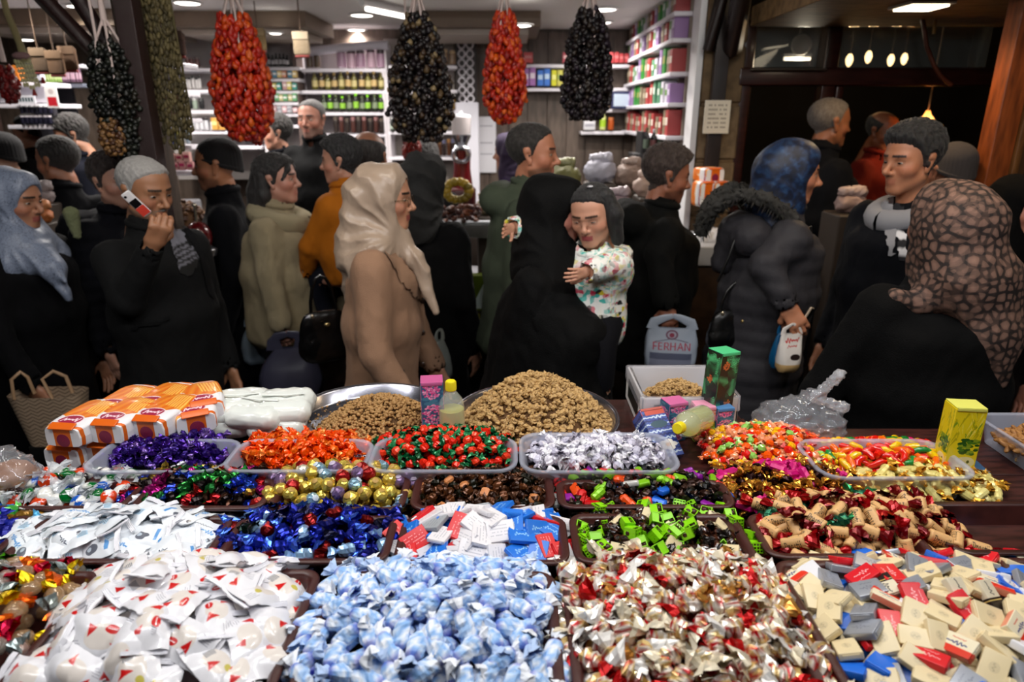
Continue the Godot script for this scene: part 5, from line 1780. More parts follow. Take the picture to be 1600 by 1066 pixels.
func people():
	make_head()
	make_hand([0.25, 0.28, 0.3, 0.35, 0.2], 0.06, "relaxed")
	make_hand([0.95, 1.05, 1.1, 1.1, 1.0], 0.0, "grip")
	make_hand([0.5, 0.55, 0.6, 0.65, 0.9], 0.02, "cupped")
	noise_tex("veins", 0.025, FastNoiseLite.TYPE_SIMPLEX_SMOOTH, [[0.0, Color(0.45, 0.49, 0.57)], [0.44, Color(0.46, 0.5, 0.58)], [0.5, Color(0.2, 0.23, 0.3)], [0.55, Color(0.5, 0.54, 0.62)], [1.0, Color(0.42, 0.46, 0.54)]], 256, 3)
	noise_tex("bluepaint", 0.03, FastNoiseLite.TYPE_SIMPLEX_SMOOTH, [[0.0, Color(0.03, 0.045, 0.1)], [0.45, Color(0.05, 0.1, 0.2)], [0.65, Color(0.09, 0.18, 0.32)], [1.0, Color(0.2, 0.33, 0.48)]], 256, 3)
	cells_tex("pebbles", 0.034, [[0.0, Color(0.1, 0.06, 0.05)], [0.2, Color(0.12, 0.075, 0.06)], [0.3, Color(0.44, 0.33, 0.28)], [1.0, Color(0.55, 0.42, 0.36)]], false)
	cells_tex("confetti", 0.045, [[0.0, Color(0.9, 0.9, 0.88)], [0.4, Color(0.25, 0.68, 0.64)], [0.55, Color(0.9, 0.9, 0.88)], [0.66, Color(0.85, 0.78, 0.15)], [0.72, Color(0.9, 0.9, 0.88)], [0.82, Color(0.05, 0.05, 0.07)], [0.88, Color(0.9, 0.9, 0.88)], [0.93, Color(0.8, 0.12, 0.3)]], true)

	# woman in the grey patterned scarf at the edge
	var d := {"label": "woman in a grey veined headscarf and long black coat at the bag end", "px": 22, "py": 312, "d": 2.75, "s": 0.97, "face": 80.0, "yaw": 6.0, "pitch": 6.0, "lean": 0.09, "cut": "none", "top": Color(0.022, 0.022, 0.032), "hem": -1.35, "tw": 0.2, "td": 0.19, "skin": Color(0.62, 0.43, 0.33), "armR": [Vector3(0.1, -0.27, 0.06), Vector3(0.08, -0.5, 0.16)], "handR": ["grip", Vector3.ZERO], "flare": 1.25, "lip": Color(0.55, 0.3, 0.27)}
	var r := person(d)
	scarf(r, head_frame(r, d), [cap(Vector3(-0.06, -0.2, 0.0), Vector3(-0.1, -0.25, 0.03), 0.1, 0.09, 0.06), cap(Vector3(0.06, -0.2, 0.0), Vector3(0.1, -0.25, 0.03), 0.1, 0.09, 0.06), cap(Vector3(-0.07, -0.18, 0.05), Vector3(-0.1, -0.25, 0.19), 0.07, 0.045, 0.05), cap(Vector3(0, -0.18, 0.06), Vector3(-0.07, -0.25, 0.2), 0.06, 0.04, 0.05), cap(Vector3(-0.09, -0.26, 0.2), Vector3(-0.1, -0.37, 0.26), 0.03, 0.018, 0.03), cap(Vector3(-0.09, -0.25, 0.21), Vector3(-0.12, -0.29, 0.27), 0.022, 0.012, 0.02)],
		mat(Color.WHITE, 0.45, 0.0, {"grain": ["veins", 5.0], "rim": 0.12}), 0.0095, 0.004, Vector3(0.062, 0.088, 0.09))
	# man in navy turning away
	person({"label": "man with cropped dark hair turning away in a navy jacket", "px": 90, "py": 252, "d": 3.65, "s": 1.06, "face": -150.0, "yaw": 48.0, "cut": "short", "hair": Color(0.07, 0.06, 0.055), "temple": Color(0.2, 0.18, 0.17), "top": Color(0.03, 0.033, 0.05), "skin": Color(0.6, 0.4, 0.3)})
	# bearded man deep in the shop and two figures by the far counter
	person({"label": "bearded man in a dark blue jacket looking down beside the black racks", "px": 112, "py": 212, "d": 4.7, "face": -60.0, "pitch": 18.0, "cut": "thick", "beard": 0.8, "top": Color(0.035, 0.045, 0.09), "cell": 0.024})
	person({"label": "man in a black cap and dark jacket at the far end of the shop", "px": 44, "py": 208, "d": 5.0, "face": -75.0, "cut": "none", "top": Color(0.05, 0.04, 0.05), "cell": 0.024, "hat": Color(0.02, 0.02, 0.025)})
	cap_hat(get_node(last_person()), {"px": 44, "py": 208, "d": 5.0}, Color(0.02, 0.02, 0.025))
	person({"label": "person in a black knitted hat and pale pink jacket at the edge", "px": 4, "py": 243, "d": 4.0, "face": -100.0, "cut": "none", "top": Color(0.5, 0.42, 0.38), "cell": 0.022, "skin": Color(0.6, 0.45, 0.36)})
	cap_hat(get_node(last_person()), {"px": 4, "py": 243, "d": 4.0}, Color(0.02, 0.02, 0.03))
	# young woman in the navy puffer
	d = {"label": "young woman with brown hair in a navy puffer behind the phone caller", "px": 176, "py": 284, "d": 3.12, "s": 0.96, "face": 62.0, "yaw": 4.0, "cut": "thick", "hair": Color(0.1, 0.06, 0.05), "top": Color(0.03, 0.033, 0.06), "quilt": 0.008, "skin": Color(0.7, 0.52, 0.44), "tw": 0.2, "td": 0.16, "more": [cap(Vector3(-0.1, -0.22, -0.12), Vector3(0.1, -0.22, -0.12), 0.085, 0.085, 0.06)]}
	r = person(d)
	var tog := put("fur_toggle", folds(net([cap(Vector3.ZERO, Vector3(0, -0.09, 0.01), 0.03, 0.016, 0.02)], 0.006), func(p, _n): return 0.006 * nz.get_noise_3dv(p * 120.0)), mat(Color(0.4, 0.42, 0.3), 0.9), r)
	tog.position = local(r, 110, 334, 2.82)
	# man with the phone
	d = {"label": "grey-haired man holding a phone to his ear in a charcoal jacket", "px": 226, "py": 298, "d": 2.6, "face": 60.0, "yaw": 6.0, "pitch": 10.0, "cut": "short", "hair": Color(0.55, 0.54, 0.53), "brow": Color(0.14, 0.11, 0.1), "skin": Color(0.6, 0.42, 0.31), "beard": 0.35, "beardcol": Color(0.5, 0.47, 0.43), "top": Color(0.075, 0.077, 0.08), "tw": 0.2, "td": 0.15, "belly": 0.03, "cell": 0.012, "hem": -0.98, "legs": Color(0.06, 0.06, 0.05), "nose": 1.15,
		"armR_px": [[198, 470, 2.38], [236, 386, 2.35]], "handR": ["grip", Vector3.ZERO], "palmR": Vector3(0.4, 0, -1), "stride": 0.1, "fold": 0.006}
	r = person(d)
	var hf := head_frame(r, d)
	panel(r, "knitted_vest", [[258, 342], [273, 340], [312, 405], [300, 432], [282, 432], [264, 385]], 0.004, mat(Color.WHITE, 0.9, 0.0, {"vc": 1}), func(q):
		var t: float = (q - Vector2(256, 345)).dot(Vector2(0.45, 0.89))
		return Color(0.42, 0.42, 0.46) if t < 44 or (fmod(t - 44, 8.0) > 4.5 and t < 78) else Color(0.05, 0.05, 0.07))
	panel(r, "lapel", [[268, 332], [282, 338], [322, 400], [334, 470], [322, 462], [308, 405]], 0.01, cloth(Color(0.05, 0.052, 0.06)))
	panel(r, "pocket_flap", [[205, 506], [268, 492], [268, 502], [206, 517]], 0.008, cloth(Color(0.045, 0.047, 0.05)))
	put("moustache", folds(net([cap(Vector3(-0.024, -0.058, 0.08), Vector3(0, -0.0515, 0.092), 0.004, 0.0065, 0.006), cap(Vector3(0.024, -0.058, 0.08), Vector3(0, -0.0515, 0.092), 0.004, 0.0065, 0.006)], 0.003), func(p, _n): return 0.0015 * nz.get_noise_3dv(p * 400.0)), mat(Color(0.42, 0.4, 0.37), 0.8), r).transform = hf
	var ph := thing("mobile_phone", "white and red mobile phone held to the grey-haired man's ear", "phone", at_d(212, 318, 2.4))
	ph.rotation = Vector3(0.25, 0.5, 0.62)
	put("case", MB.new().box(Vector3.ZERO, Vector3(0.034, 0.105, 0.012), Basis.IDENTITY, 0.004), mat(Color(0.85, 0.84, 0.85), 0.3), ph)
	put("back_panel", MB.new().box(Vector3(0, 0.004, 0.0065), Vector3(0.028, 0.03, 0.002), Basis.IDENTITY, 0.0008), mat(Color(0.06, 0.06, 0.07), 0.2), ph)
	put("red_panel", MB.new().box(Vector3(0, -0.03, 0.0065), Vector3(0.032, 0.036, 0.002), Basis.IDENTITY, 0.0008), mat(Color(0.8, 0.25, 0.2), 0.3), ph)
	put("lens", MB.new().box(Vector3(-0.008, 0.04, 0.0068), Vector3(0.008, 0.008, 0.002), Basis.IDENTITY, 0.002), mat(Color(0.03, 0.03, 0.04), 0.1), ph)
	# man in the black beanie
	d = {"label": "man in a black knitted beanie and navy coat facing the counter", "px": 338, "py": 258, "d": 3.5, "s": 1.05, "face": -72.0, "yaw": -6.0, "cut": "none", "top": Color(0.022, 0.026, 0.045), "hem": -1.1, "skin": Color(0.62, 0.42, 0.31), "beard": 0.25, "stride": 0.06, "tw": 0.19}
	r = person(d)
	cap_hat(r, d, Color(0.02, 0.022, 0.035))
	# person with black hair by the counter
	person({"label": "dark-haired person in a navy top at the pale shelves", "px": 432, "py": 208, "d": 5.0, "s": 0.95, "face": -70.0, "cut": "thick", "top": Color(0.03, 0.035, 0.06), "cell": 0.024, "skin": Color(0.68, 0.5, 0.42)})
	# shopkeeper
	person({"label": "grey-haired shopkeeper in a black fleece facing the street", "px": 487, "py": 186, "d": 4.7, "s": 1.03, "face": -12.0, "cut": "crop", "hair": Color(0.2, 0.19, 0.19), "beard": 0.45, "beardcol": Color(0.3, 0.28, 0.27), "top": Color(0.022, 0.024, 0.03), "tw": 0.21, "td": 0.16, "cell": 0.02, "collar": 0.1, "skin": Color(0.62, 0.43, 0.36)})
	# girl in the cream fleece
	d = {"label": "dark-haired girl in a fluffy cream jacket carrying a dark plastic bag", "px": 432, "py": 280, "d": 3.2, "s": 0.92, "face": 84.0, "yaw": 6.0, "pitch": -4.0, "cut": "long", "hair": Color(0.035, 0.025, 0.025), "skin": Color(0.66, 0.48, 0.41), "wear": "fleece_jacket", "cloth": mat(Color(0.66, 0.6, 0.47), 1.0, 0.0, {"rim": 0.5, "bump": ["fluff", 12.0, 1.2]}), "hem": -0.68, "tw": 0.2, "td": 0.19, "fold": 0.011, "armR_px": [[418, 420, 3.0], [438, 505, 2.97]], "handR": ["grip", Vector3.ZERO], "cuff": 0.062,
		"locks": [[[Vector3(0, 0.05, -0.07), 0.05], [Vector3(0.0, -0.06, -0.1), 0.06], [Vector3(0, -0.2, -0.14), 0.05], [Vector3(0, -0.34, -0.16), 0.03]], [[Vector3(-0.05, 0.03, -0.05), 0.035], [Vector3(-0.055, -0.07, -0.06), 0.035], [Vector3(-0.04, -0.2, -0.12), 0.03]], [[Vector3(0.02, 0.075, 0.07), 0.018], [Vector3(0.045, 0.05, 0.078), 0.012]], [[Vector3(-0.02, 0.075, 0.07), 0.018], [Vector3(-0.045, 0.05, 0.078), 0.012], [Vector3(-0.07, 0.0, 0.05), 0.008]]]}
	r = person(d)
	hf = head_frame(r, d)
	var roll := []
	for i in 15:
		var a := TAU * i / 14
		roll.append(Vector3(sin(a) * 0.105, hf.origin.y - 0.175 - 0.03 * cos(a), 0.045 + cos(a) * 0.115 * 0.95))
	put("rolled_collar", folds(MB.new().tube(roll, [0.048], 10, false), func(p, _n): return 0.008 * nz.get_noise_3dv(p * 40.0)), mat(Color(0.68, 0.63, 0.5), 1.0, 0.0, {"rim": 0.5, "bump": ["fluff", 12.0, 1.2]}), r)
	carrier(at_d(447, 522, 2.93), 0.3, 0.33, 0.15, mat(Color(0.2, 0.2, 0.26), 0.25, 0.0, {"coat": 0.4}), "dark grey plastic carrier bag held by the girl in cream", "", 12.0)
	carrier(at_d(396, 492, 3.3), 0.17, 0.26, 0.1, mat(Color(0.5, 0.56, 0.62), 0.3, 0.0, {"alpha": 0.8}), "pale translucent plastic bag hanging behind the girl in cream", "", 25.0)
	# bald man carrying the child in mustard
	d = {"label": "balding man with his back turned carrying the child in mustard", "px": 577, "py": 246, "d": 3.33, "face": 190.0, "yaw": -18.0, "cut": "bald", "hair": Color(0.09, 0.075, 0.07), "top": Color(0.38, 0.34, 0.27), "skin": Color(0.56, 0.38, 0.3), "tw": 0.2}
	person(d)
	d = {"label": "small dark-haired child in a mustard jacket on the balding man's arm", "cat": "person", "px": 532, "py": 252, "d": 3.12, "s": 0.82, "face": -120.0, "yaw": 30.0, "cut": "thick", "hair": Color(0.03, 0.025, 0.03), "top": Color(0.6, 0.34, 0.06), "tw": 0.17, "td": 0.14, "legs": Color(0.05, 0.06, 0.1), "skin": Color(0.66, 0.48, 0.4), "wear": "jacket", "armR": [Vector3(0.07, -0.22, 0.1), Vector3(0.03, -0.42, 0.16)], "armL": [Vector3(0.05, -0.22, 0.12), Vector3(0.02, -0.38, 0.2)], "hem": -0.62, "carried": 1, "trunk": 0.6, "sw": 0.13}
	person(d)
	# woman in the satin scarf and camel coat
	d = {"label": "woman in a champagne satin headscarf, glasses and long camel coat", "px": 600, "py": 310, "d": 2.5, "s": 0.98, "face": 84.0, "yaw": 4.0, "cut": "none", "skin": Color(0.72, 0.52, 0.41), "lip": Color(0.55, 0.3, 0.26), "lean": 0.06, "tw": 0.2, "td": 0.14, "hip": 0.92, "hem": -1.25, "flare": 1.3, "cloth": cloth(Color(0.58, 0.45, 0.36), 0.8, {"rim": 0.3}), "fold": 0.007, "armR": [Vector3(0.08, -0.3, 0.02), Vector3(0.06, -0.55, 0.16)], "handR": ["relaxed", Vector3.ZERO], "armL": [Vector3(0.06, -0.28, 0.03), Vector3(0.02, -0.5, 0.14)], "cell": 0.014, "cuff": 0.05, "hands": true}
	r = person(d)
	hf = head_frame(r, d)
	scarf(r, hf, [cap(Vector3(0, 0.0, -0.1), Vector3(0, -0.2, -0.13), 0.05, 0.075, 0.06, Vector3(1.5, 1, 1)), cap(Vector3(0, -0.2, -0.135), Vector3(0, -0.42, -0.165), 0.05, 0.022, 0.05, Vector3(2.0, 1, 0.8)), cap(Vector3(-0.09, -0.18, -0.03), Vector3(-0.13, -0.25, -0.08), 0.065, 0.045, 0.05), cap(Vector3(0.09, -0.18, -0.03), Vector3(0.13, -0.25, -0.08), 0.065, 0.045, 0.05), cap(Vector3(0, -0.15, 0.05), Vector3(-0.02, -0.22, 0.1), 0.04, 0.035, 0.04), cap(Vector3(-0.03, -0.22, 0.12), Vector3(-0.07, -0.42, 0.19), 0.032, 0.018, 0.03)],
		mat(Color(0.64, 0.56, 0.49), 0.34, 0.0, {"rim": 0.2}), 0.0065, 0.0055, Vector3(0.057, 0.09, 0.098), 17.0)
	for side in [-1, 1]:
		var ringp := []
		for i in 17:
			var a := TAU * i / 16
			ringp.append(Vector3(side * 0.032 + cos(a) * 0.021, -0.006 + sin(a) * 0.016, 0.1))
		put("spectacle_rim", MB.new().tube(ringp, [0.0013], 5), mat(Color(0.35, 0.28, 0.2), 0.3, 0.8), r).transform = hf
	put("spectacle_arm", MB.new().tube([Vector3(-0.053, 0, 0.1), Vector3(-0.075, 0.0, 0.06), Vector3(-0.08, 0, 0.0)], [0.0014], 5), mat(Color(0.35, 0.28, 0.2), 0.3, 0.8), r).transform = hf
	panel(r, "lapel", [[588, 372], [606, 380], [614, 392], [650, 436], [664, 478], [650, 470], [618, 436], [606, 408], [596, 398]], 0.008, cloth(Color(0.55, 0.43, 0.345), 0.8, {"rim": 0.3}))
	for k in 3:
		put("coat_button", MB.new().ball(local(r, 660, 470 + 50 * k, 2.5), Vector3(0.006, 0.012, 0.012)), mat(Color(0.16, 0.1, 0.07), 0.3), r)
	put("sleeve_button", MB.new().ball(local(r, 628, 581, 2.3), Vector3(0.01, 0.01, 0.01)), mat(Color(0.12, 0.08, 0.06), 0.3), r)
	var hb := handbag(at_d(508, 520, 2.62), 0.16, 0.24, 0.12, mat(Color(0.025, 0.025, 0.028), 0.25, 0.0, {"coat": 0.5}), "black leather handbag with gold fittings behind the camel coat", 0.5)
	carrier(at_d(686, 515, 2.75), 0.12, 0.24, 0.08, mat(Color(0.6, 0.62, 0.6), 0.25, 0.0, {"alpha": 0.7}), "thin pale plastic bag in front of the camel coat", "", 60.0)
	# figure in black with fuzzy black hood, and a red cap behind
	d = {"label": "woman in a fuzzy black headcover and black coat walking away", "px": 662, "py": 284, "d": 3.1, "s": 1.0, "face": 150.0, "cut": "none", "top": Color(0.024, 0.024, 0.03), "hem": -1.3, "tw": 0.21, "td": 0.17, "flare": 1.2}
	r = person(d)
	var fz := scarf(r, head_frame(r, d), [cap(Vector3(0, 0.0, -0.08), Vector3(0, -0.2, -0.1), 0.07, 0.1, 0.05, Vector3(1.3, 1, 1))], mat(Color(0.035, 0.034, 0.036), 0.95, 0.0, {"rim": 0.6, "bump": ["fluff", 14.0, 2.0]}), 0.0095, 0.008)
	d = {"label": "woman in a bright red cap behind the fuzzy black headcover", "px": 664, "py": 256, "d": 4.35, "face": 170.0, "cut": "thick", "hair": Color(0.05, 0.04, 0.04), "top": Color(0.05, 0.045, 0.05), "cell": 0.024}
	r = person(d)
	cap_hat(r, d, Color(0.55, 0.03, 0.07))
	# vendor in purple scarf
	d = {"label": "vendor in a purple headscarf by the white price board", "px": 796, "py": 238, "d": 4.4, "s": 0.95, "face": -110.0, "cut": "none", "top": Color(0.1, 0.05, 0.16), "cell": 0.024}
	r = person(d)
	scarf(r, head_frame(r, d), [], mat(Color(0.13, 0.06, 0.2), 0.7), 0.012, 0.004)
	# man in the green jacket
	d = {"label": "man with short dark hair and stubble in a dark green hooded jacket", "px": 832, "py": 240, "d": 3.0, "s": 1.02, "face": 82.0, "yaw": -2.0, "cut": "short", "hair": Color(0.075, 0.06, 0.05), "beard": 0.4, "beardcol": Color(0.14, 0.11, 0.1), "skin": Color(0.7, 0.47, 0.36), "top": Color(0.24, 0.27, 0.22), "tw": 0.205, "td": 0.175, "hem": -0.9, "collar": 0.085, "nose": 1.1, "fold": 0.008, "more": [cap(Vector3(-0.09, -0.19, -0.1), Vector3(0.09, -0.19, -0.1), 0.07, 0.07, 0.05), cap(Vector3(-0.1, -0.15, -0.02), Vector3(-0.06, -0.17, 0.1), 0.03, 0.022, 0.03), cap(Vector3(0.1, -0.15, -0.02), Vector3(0.06, -0.17, 0.1), 0.03, 0.022, 0.03)]}
	r = person(d)
	put("zip_edge", MB.new().tube([Vector3(-0.07, 1.42, 0.1), Vector3(-0.06, 1.3, 0.19), Vector3(-0.03, 1.1, 0.22)], [0.008], 6), cloth(Color(0.03, 0.035, 0.03)), r)
	# woman in the black chador with the child
	d = {"label": "woman in a black chador carrying a little girl", "px": 868, "py": 330, "d": 2.4, "s": 0.98, "face": 64.0, "yaw": 4.0, "pitch": 4.0, "cut": "none", "top": Color(0.017, 0.017, 0.019), "hem": -1.42, "tw": 0.2, "td": 0.135, "flare": 1.4, "skin": Color(0.72, 0.5, 0.44), "wear": "chador", "cloth": cloth(Color(0.017, 0.017, 0.019), 0.75), "armR_px": [[850, 470, 2.35], [900, 468, 2.47]], "armL_px": [[884, 430, 2.6], [925, 450, 2.55]], "handR": ["cupped", Vector3.ZERO], "palmR": Vector3(0, 0, 1),
		"more": [cap(Vector3(-0.1, -0.36, 0.08), Vector3(-0.13, -0.4, 0.22), 0.085, 0.08, 0.06), cap(Vector3(-0.09, -0.5, 0.14), Vector3(-0.08, -1.0, 0.2), 0.14, 0.18, 0.08), cap(Vector3(-0.1, -0.38, -0.03), Vector3(-0.12, -0.93, -0.06), 0.09, 0.18, 0.1), cap(Vector3(-0.12, -0.36, 0.08), Vector3(-0.1, -0.88, 0.14), 0.1, 0.16, 0.1), cap(Vector3(0.1, -0.38, -0.03), Vector3(0.12, -0.88, -0.05), 0.09, 0.16, 0.1)], "fold": 0.012}
	r = person(d)
	scarf(r, head_frame(r, d), [cap(Vector3(0, 0.02, -0.05), Vector3(0, -0.2, -0.06), 0.075, 0.1, 0.06, Vector3(1.3, 1, 0.9)), cap(Vector3(-0.07, -0.15, 0.0), Vector3(-0.15, -0.36, 0.05), 0.085, 0.1, 0.07), cap(Vector3(0.07, -0.15, 0.0), Vector3(0.15, -0.36, 0.05), 0.085, 0.1, 0.07), cap(Vector3(0, -0.16, 0.05), Vector3(0, -0.34, 0.1), 0.08, 0.1, 0.06)],
		cloth(Color(0.016, 0.016, 0.018), 0.75), 0.01, 0.004, Vector3(0.05, 0.085, 0.08), 12.0, "chador_hood")
	# the little girl on her arm
	d = {"label": "little girl in a colourful patterned jacket held by the woman in black", "px": 926, "py": 335, "d": 2.33, "s": 0.84, "face": -22.0, "yaw": -6.0, "pitch": 14.0, "roll": 5.0, "cut": "short", "hair": Color(0.025, 0.02, 0.022), "skin": Color(0.76, 0.56, 0.46), "lid": 0.3, "lip": Color(0.6, 0.3, 0.3), "wear": "jacket", "cloth": mat(Color.WHITE, 0.6, 0.0, {"grain": ["confetti", 6.0]}), "tw": 0.13, "td": 0.11, "hem": -0.47, "fold": 0.007, "cell": 0.011, "cuff": 0.05, "wide": 1.06, "hand_s": 0.66, "nose": 0.75, "carried": 1, "trunk": 0.46, "sw": 0.11, "brow": Color(0.16, 0.1, 0.08), "armR_px": [[850, 345, 2.52], [803, 356, 2.36]], "armL_px": [[966, 412, 2.27], [920, 424, 2.19]], "handR": ["relaxed", Vector3(0, 0, 0)], "legs": Color(0.04, 0.04, 0.06), "collar": 0.06,
		"locks": [[[Vector3(-0.06, 0.07, 0.0), 0.04], [Vector3(-0.085, 0.0, -0.01), 0.03], [Vector3(-0.085, -0.1, -0.01), 0.018]], [[Vector3(0.06, 0.07, 0.0), 0.042], [Vector3(0.092, 0.0, 0.0), 0.036], [Vector3(0.095, -0.11, 0.0), 0.026]], [[Vector3(0, 0.05, -0.08), 0.05], [Vector3(0, -0.1, -0.1), 0.05]]]}
	r = person(d)
	hf = head_frame(r, d)
	put("hair_clip", MB.new().ball(Vector3.ZERO, Vector3(0.014, 0.006, 0.008)), mat(Color(0.8, 0.8, 0.82), 0.2, 0.5), r).transform = hf * Transform3D(Basis.IDENTITY, Vector3(0.02, 0.128, 0.03))
	var hood := []
	for i in 11:
		var a := PI * (-0.15 + 1.3 * i / 10)
		hood.append(Vector3(cos(a) * 0.1, hf.origin.y - 0.15, -0.03 - sin(a) * 0.07))
	put("hood", folds(MB.new().tube(hood, [0.035], 9), func(p, _n): return 0.006 * nz.get_noise_3dv(p * 50.0)), mat(Color.WHITE, 0.6, 0.0, {"grain": ["confetti", 6.0]}), r)
	# man with the printed carrier bag
	d = {"label": "man with brown hair in a black hooded coat carrying a printed carrier bag", "px": 1042, "py": 275, "d": 3.05, "s": 0.98, "face": 92.0, "pitch": 7.0, "lean": 0.06, "cut": "thick", "hair": Color(0.12, 0.07, 0.05), "skin": Color(0.55, 0.35, 0.26), "beard": 0.3, "top": Color(0.028, 0.03, 0.028), "tw": 0.21, "td": 0.19, "hem": -0.92, "fold": 0.008, "armR_px": [[1030, 400, 2.82], [1042, 474, 2.74]], "handR": ["grip", Vector3.ZERO], "more": [cap(Vector3(-0.1, -0.18, -0.1), Vector3(0.1, -0.18, -0.1), 0.075, 0.075, 0.05)], "stride": 0.05, "cuff": 0.056}
	r = person(d)
	var im := canvas(192, 256, Color(0.6, 0.64, 0.7))
	for yy in range(150, 240):
		im.fill_rect(Rect2i(20, yy, 150, 1), Color(0.32, 0.34, 0.42) if yy < 176 or yy > 232 else Color(0.46, 0.48, 0.56))
	fill_oval(im, 96, 76, 22, 20, Color(0.42, 0.28, 0.36))
	fill_oval(im, 96, 76, 16, 14, Color(0.6, 0.6, 0.66))
	fill_oval(im, 96, 78, 9, 9, Color(0.5, 0.2, 0.28))
	for x in 120:
		im.fill_rect(Rect2i(36 + x, 104 - int(14 * (1.0 - absf(x - 60) / 60.0)), 2, 3), Color(0.35, 0.33, 0.4))
	write(im, "FERHAN", Rect2(30, 108, 134, 30), Color(0.62, 0.16, 0.24), "Droid Sans")
	im_tex("carrier_print", im)
	carrier(at_d(1052, 494, 2.68), 0.22, 0.26, 0.09, mat(Color.WHITE, 0.35, 0.0, {"tex": "carrier_print"}), "white carrier bag with red FERHAN lettering and round emblem", "carrier_print", -8.0)
	# woman in the blue scarf
	d = {"label": "woman in a mottled blue headscarf and grey quilted coat with fur hood", "px": 1238, "py": 270, "d": 2.7, "s": 0.98, "face": 84.0, "pitch": 4.0, "cut": "none", "skin": Color(0.7, 0.47, 0.35), "nose": 1.25, "lip": Color(0.55, 0.3, 0.25), "cloth": cloth(Color(0.2, 0.195, 0.21), 0.5), "tw": 0.205, "td": 0.18, "hem": -1.3, "flare": 1.1, "quilt": 0.004, "fold": 0.007, "cell": 0.012, "lean": 0.07, "armR_px": [[1196, 415, 2.5], [1230, 476, 2.44]], "handR": ["cupped", Vector3.ZERO]}
	r = person(d)
	hf = head_frame(r, d)
	scarf(r, hf, [cap(Vector3(0, 0.0, -0.07), Vector3(0, -0.12, -0.09), 0.075, 0.07, 0.05, Vector3(1.1, 1, 1))], mat(Color.WHITE, 0.55, 0.0, {"grain": ["bluepaint", 3.0]}), 0.0085, 0.003, Vector3(0.058, 0.094, 0.102), 10.0)
	var fcurve := Curve3D.new()
	for k in [[0.13, -0.16, 0.06], [0.135, -0.09, -0.05], [0.11, -0.07, -0.14], [0.06, -0.13, -0.23], [0.0, -0.24, -0.26], [-0.06, -0.13, -0.23], [-0.11, -0.07, -0.14], [-0.135, -0.09, -0.05], [-0.13, -0.16, 0.06]]:
		fcurve.add_point(Vector3(k[0], hf.origin.y + k[1], k[2]))
	var fur := []
	for i in 90:
		fur.append(fcurve.sample_baked(fcurve.get_baked_length() * i / 89.0))
	put("fur_trim", folds(MB.new().tube(fur, [0.026], 22), func(p, _n): return 0.016 * nz.get_noise_3dv(p * 90.0) + 0.014 * nz.get_noise_3dv(p * 190.0)), mat(Color(0.16, 0.15, 0.13), 1.0, 0.0, {"rim": 1.0, "bump": ["fluff", 25.0, 1.2]}), r)
	var tufts := MB.new()
	tufts.flat = true
	for i in 900:
		var c: Vector3 = fcurve.sample_baked(fcurve.get_baked_length() * rng.randf())
		var dir := Vector3(R(-1, 1), R(-1, 1), R(-1, 1)).normalized()
		var side2 := dir.cross(Vector3(R(-1, 1), R(-1, 1), R(-1, 1))).normalized() * 0.004
		var base := c + dir * 0.022
		tufts.paint(Color(0.2, 0.19, 0.17).lerp(Color(0.07, 0.065, 0.06), rng.randf()))
		tufts.tri(tufts.vert(base - side2), tufts.vert(base + side2), tufts.vert(base + dir * R(0.015, 0.035) + Vector3(0, -0.008, 0)))
	put("fur_tufts", tufts, mat(Color.WHITE, 0.9, 0.0, {"vc": 1}), r).set_meta("kind", "stuff")
	put("hood", folds(net([cap(Vector3(-0.1, hf.origin.y - 0.24, -0.08), Vector3(0.1, hf.origin.y - 0.24, -0.08), 0.08, 0.08, 0.05), cap(Vector3(0, hf.origin.y - 0.26, -0.1), Vector3(0, hf.origin.y - 0.36, -0.16), 0.1, 0.05, 0.05)], 0.014), func(p, _n): return 0.006 * nz.get_noise_3dv(p * 30.0)), cloth(Color(0.18, 0.175, 0.19), 0.5), r)
	put("zip", MB.new().tube([Vector3(-0.05, hf.origin.y - 0.2, 0.15), Vector3(-0.045, hf.origin.y - 0.5, 0.21), Vector3(-0.04, hf.origin.y - 1.0, 0.2)], [0.007], 6), mat(Color(0.03, 0.03, 0.035), 0.4), r)
	put("strap", MB.new().tube([local(r, 1150, 370, 2.6), local(r, 1140, 400, 2.58), local(r, 1122, 440, 2.6)], [0.006], 6), mat(Color(0.02, 0.02, 0.02), 0.4), r)
	handbag(at_d(1150, 510, 2.62), 0.24, 0.19, 0.14, mat(Color(0.02, 0.02, 0.021), 0.35, 0.0, {"coat": 0.3}), "black shoulder bag with steel clasp on the blue-scarfed woman's side", 0.2)
	var mp := thing("mobile_phone", "dark phone with pale edge in the blue-scarfed woman's hand", "phone", at_d(1262, 494, 2.42))
	mp.rotation = Vector3(0.3, 0.7, -0.3)
	put("case", MB.new().box(Vector3.ZERO, Vector3(0.03, 0.075, 0.01), Basis.IDENTITY, 0.003), mat(Color(0.75, 0.68, 0.6), 0.3, 0.3), mp)
	put("screen", MB.new().box(Vector3(0, 0, 0.0055), Vector3(0.024, 0.066, 0.002), Basis.IDENTITY, 0.0008), mat(Color(0.06, 0.05, 0.05), 0.15), mp)
	im = canvas(96, 128, Color(0.86, 0.84, 0.82))
	scribble(im, Rect2(20, 34, 56, 14), Color(0.75, 0.15, 0.15), 3)
	scribble(im, Rect2(26, 52, 40, 8), Color(0.75, 0.15, 0.15), 2)
	fill_oval(im, 58, 84, 20, 8, Color(0.15, 0.11, 0.1))
	im.fill_rect(Rect2i(0, 104, 96, 24), Color(0.8, 0.66, 0.45))
	im_tex("white_bag", im)
	carrier(at_d(1240, 506, 2.4), 0.095, 0.19, 0.06, mat(Color.WHITE, 0.4, 0.0, {"tex": "white_bag"}), "small white shopping bag with red script below the phone", "white_bag", 10.0)
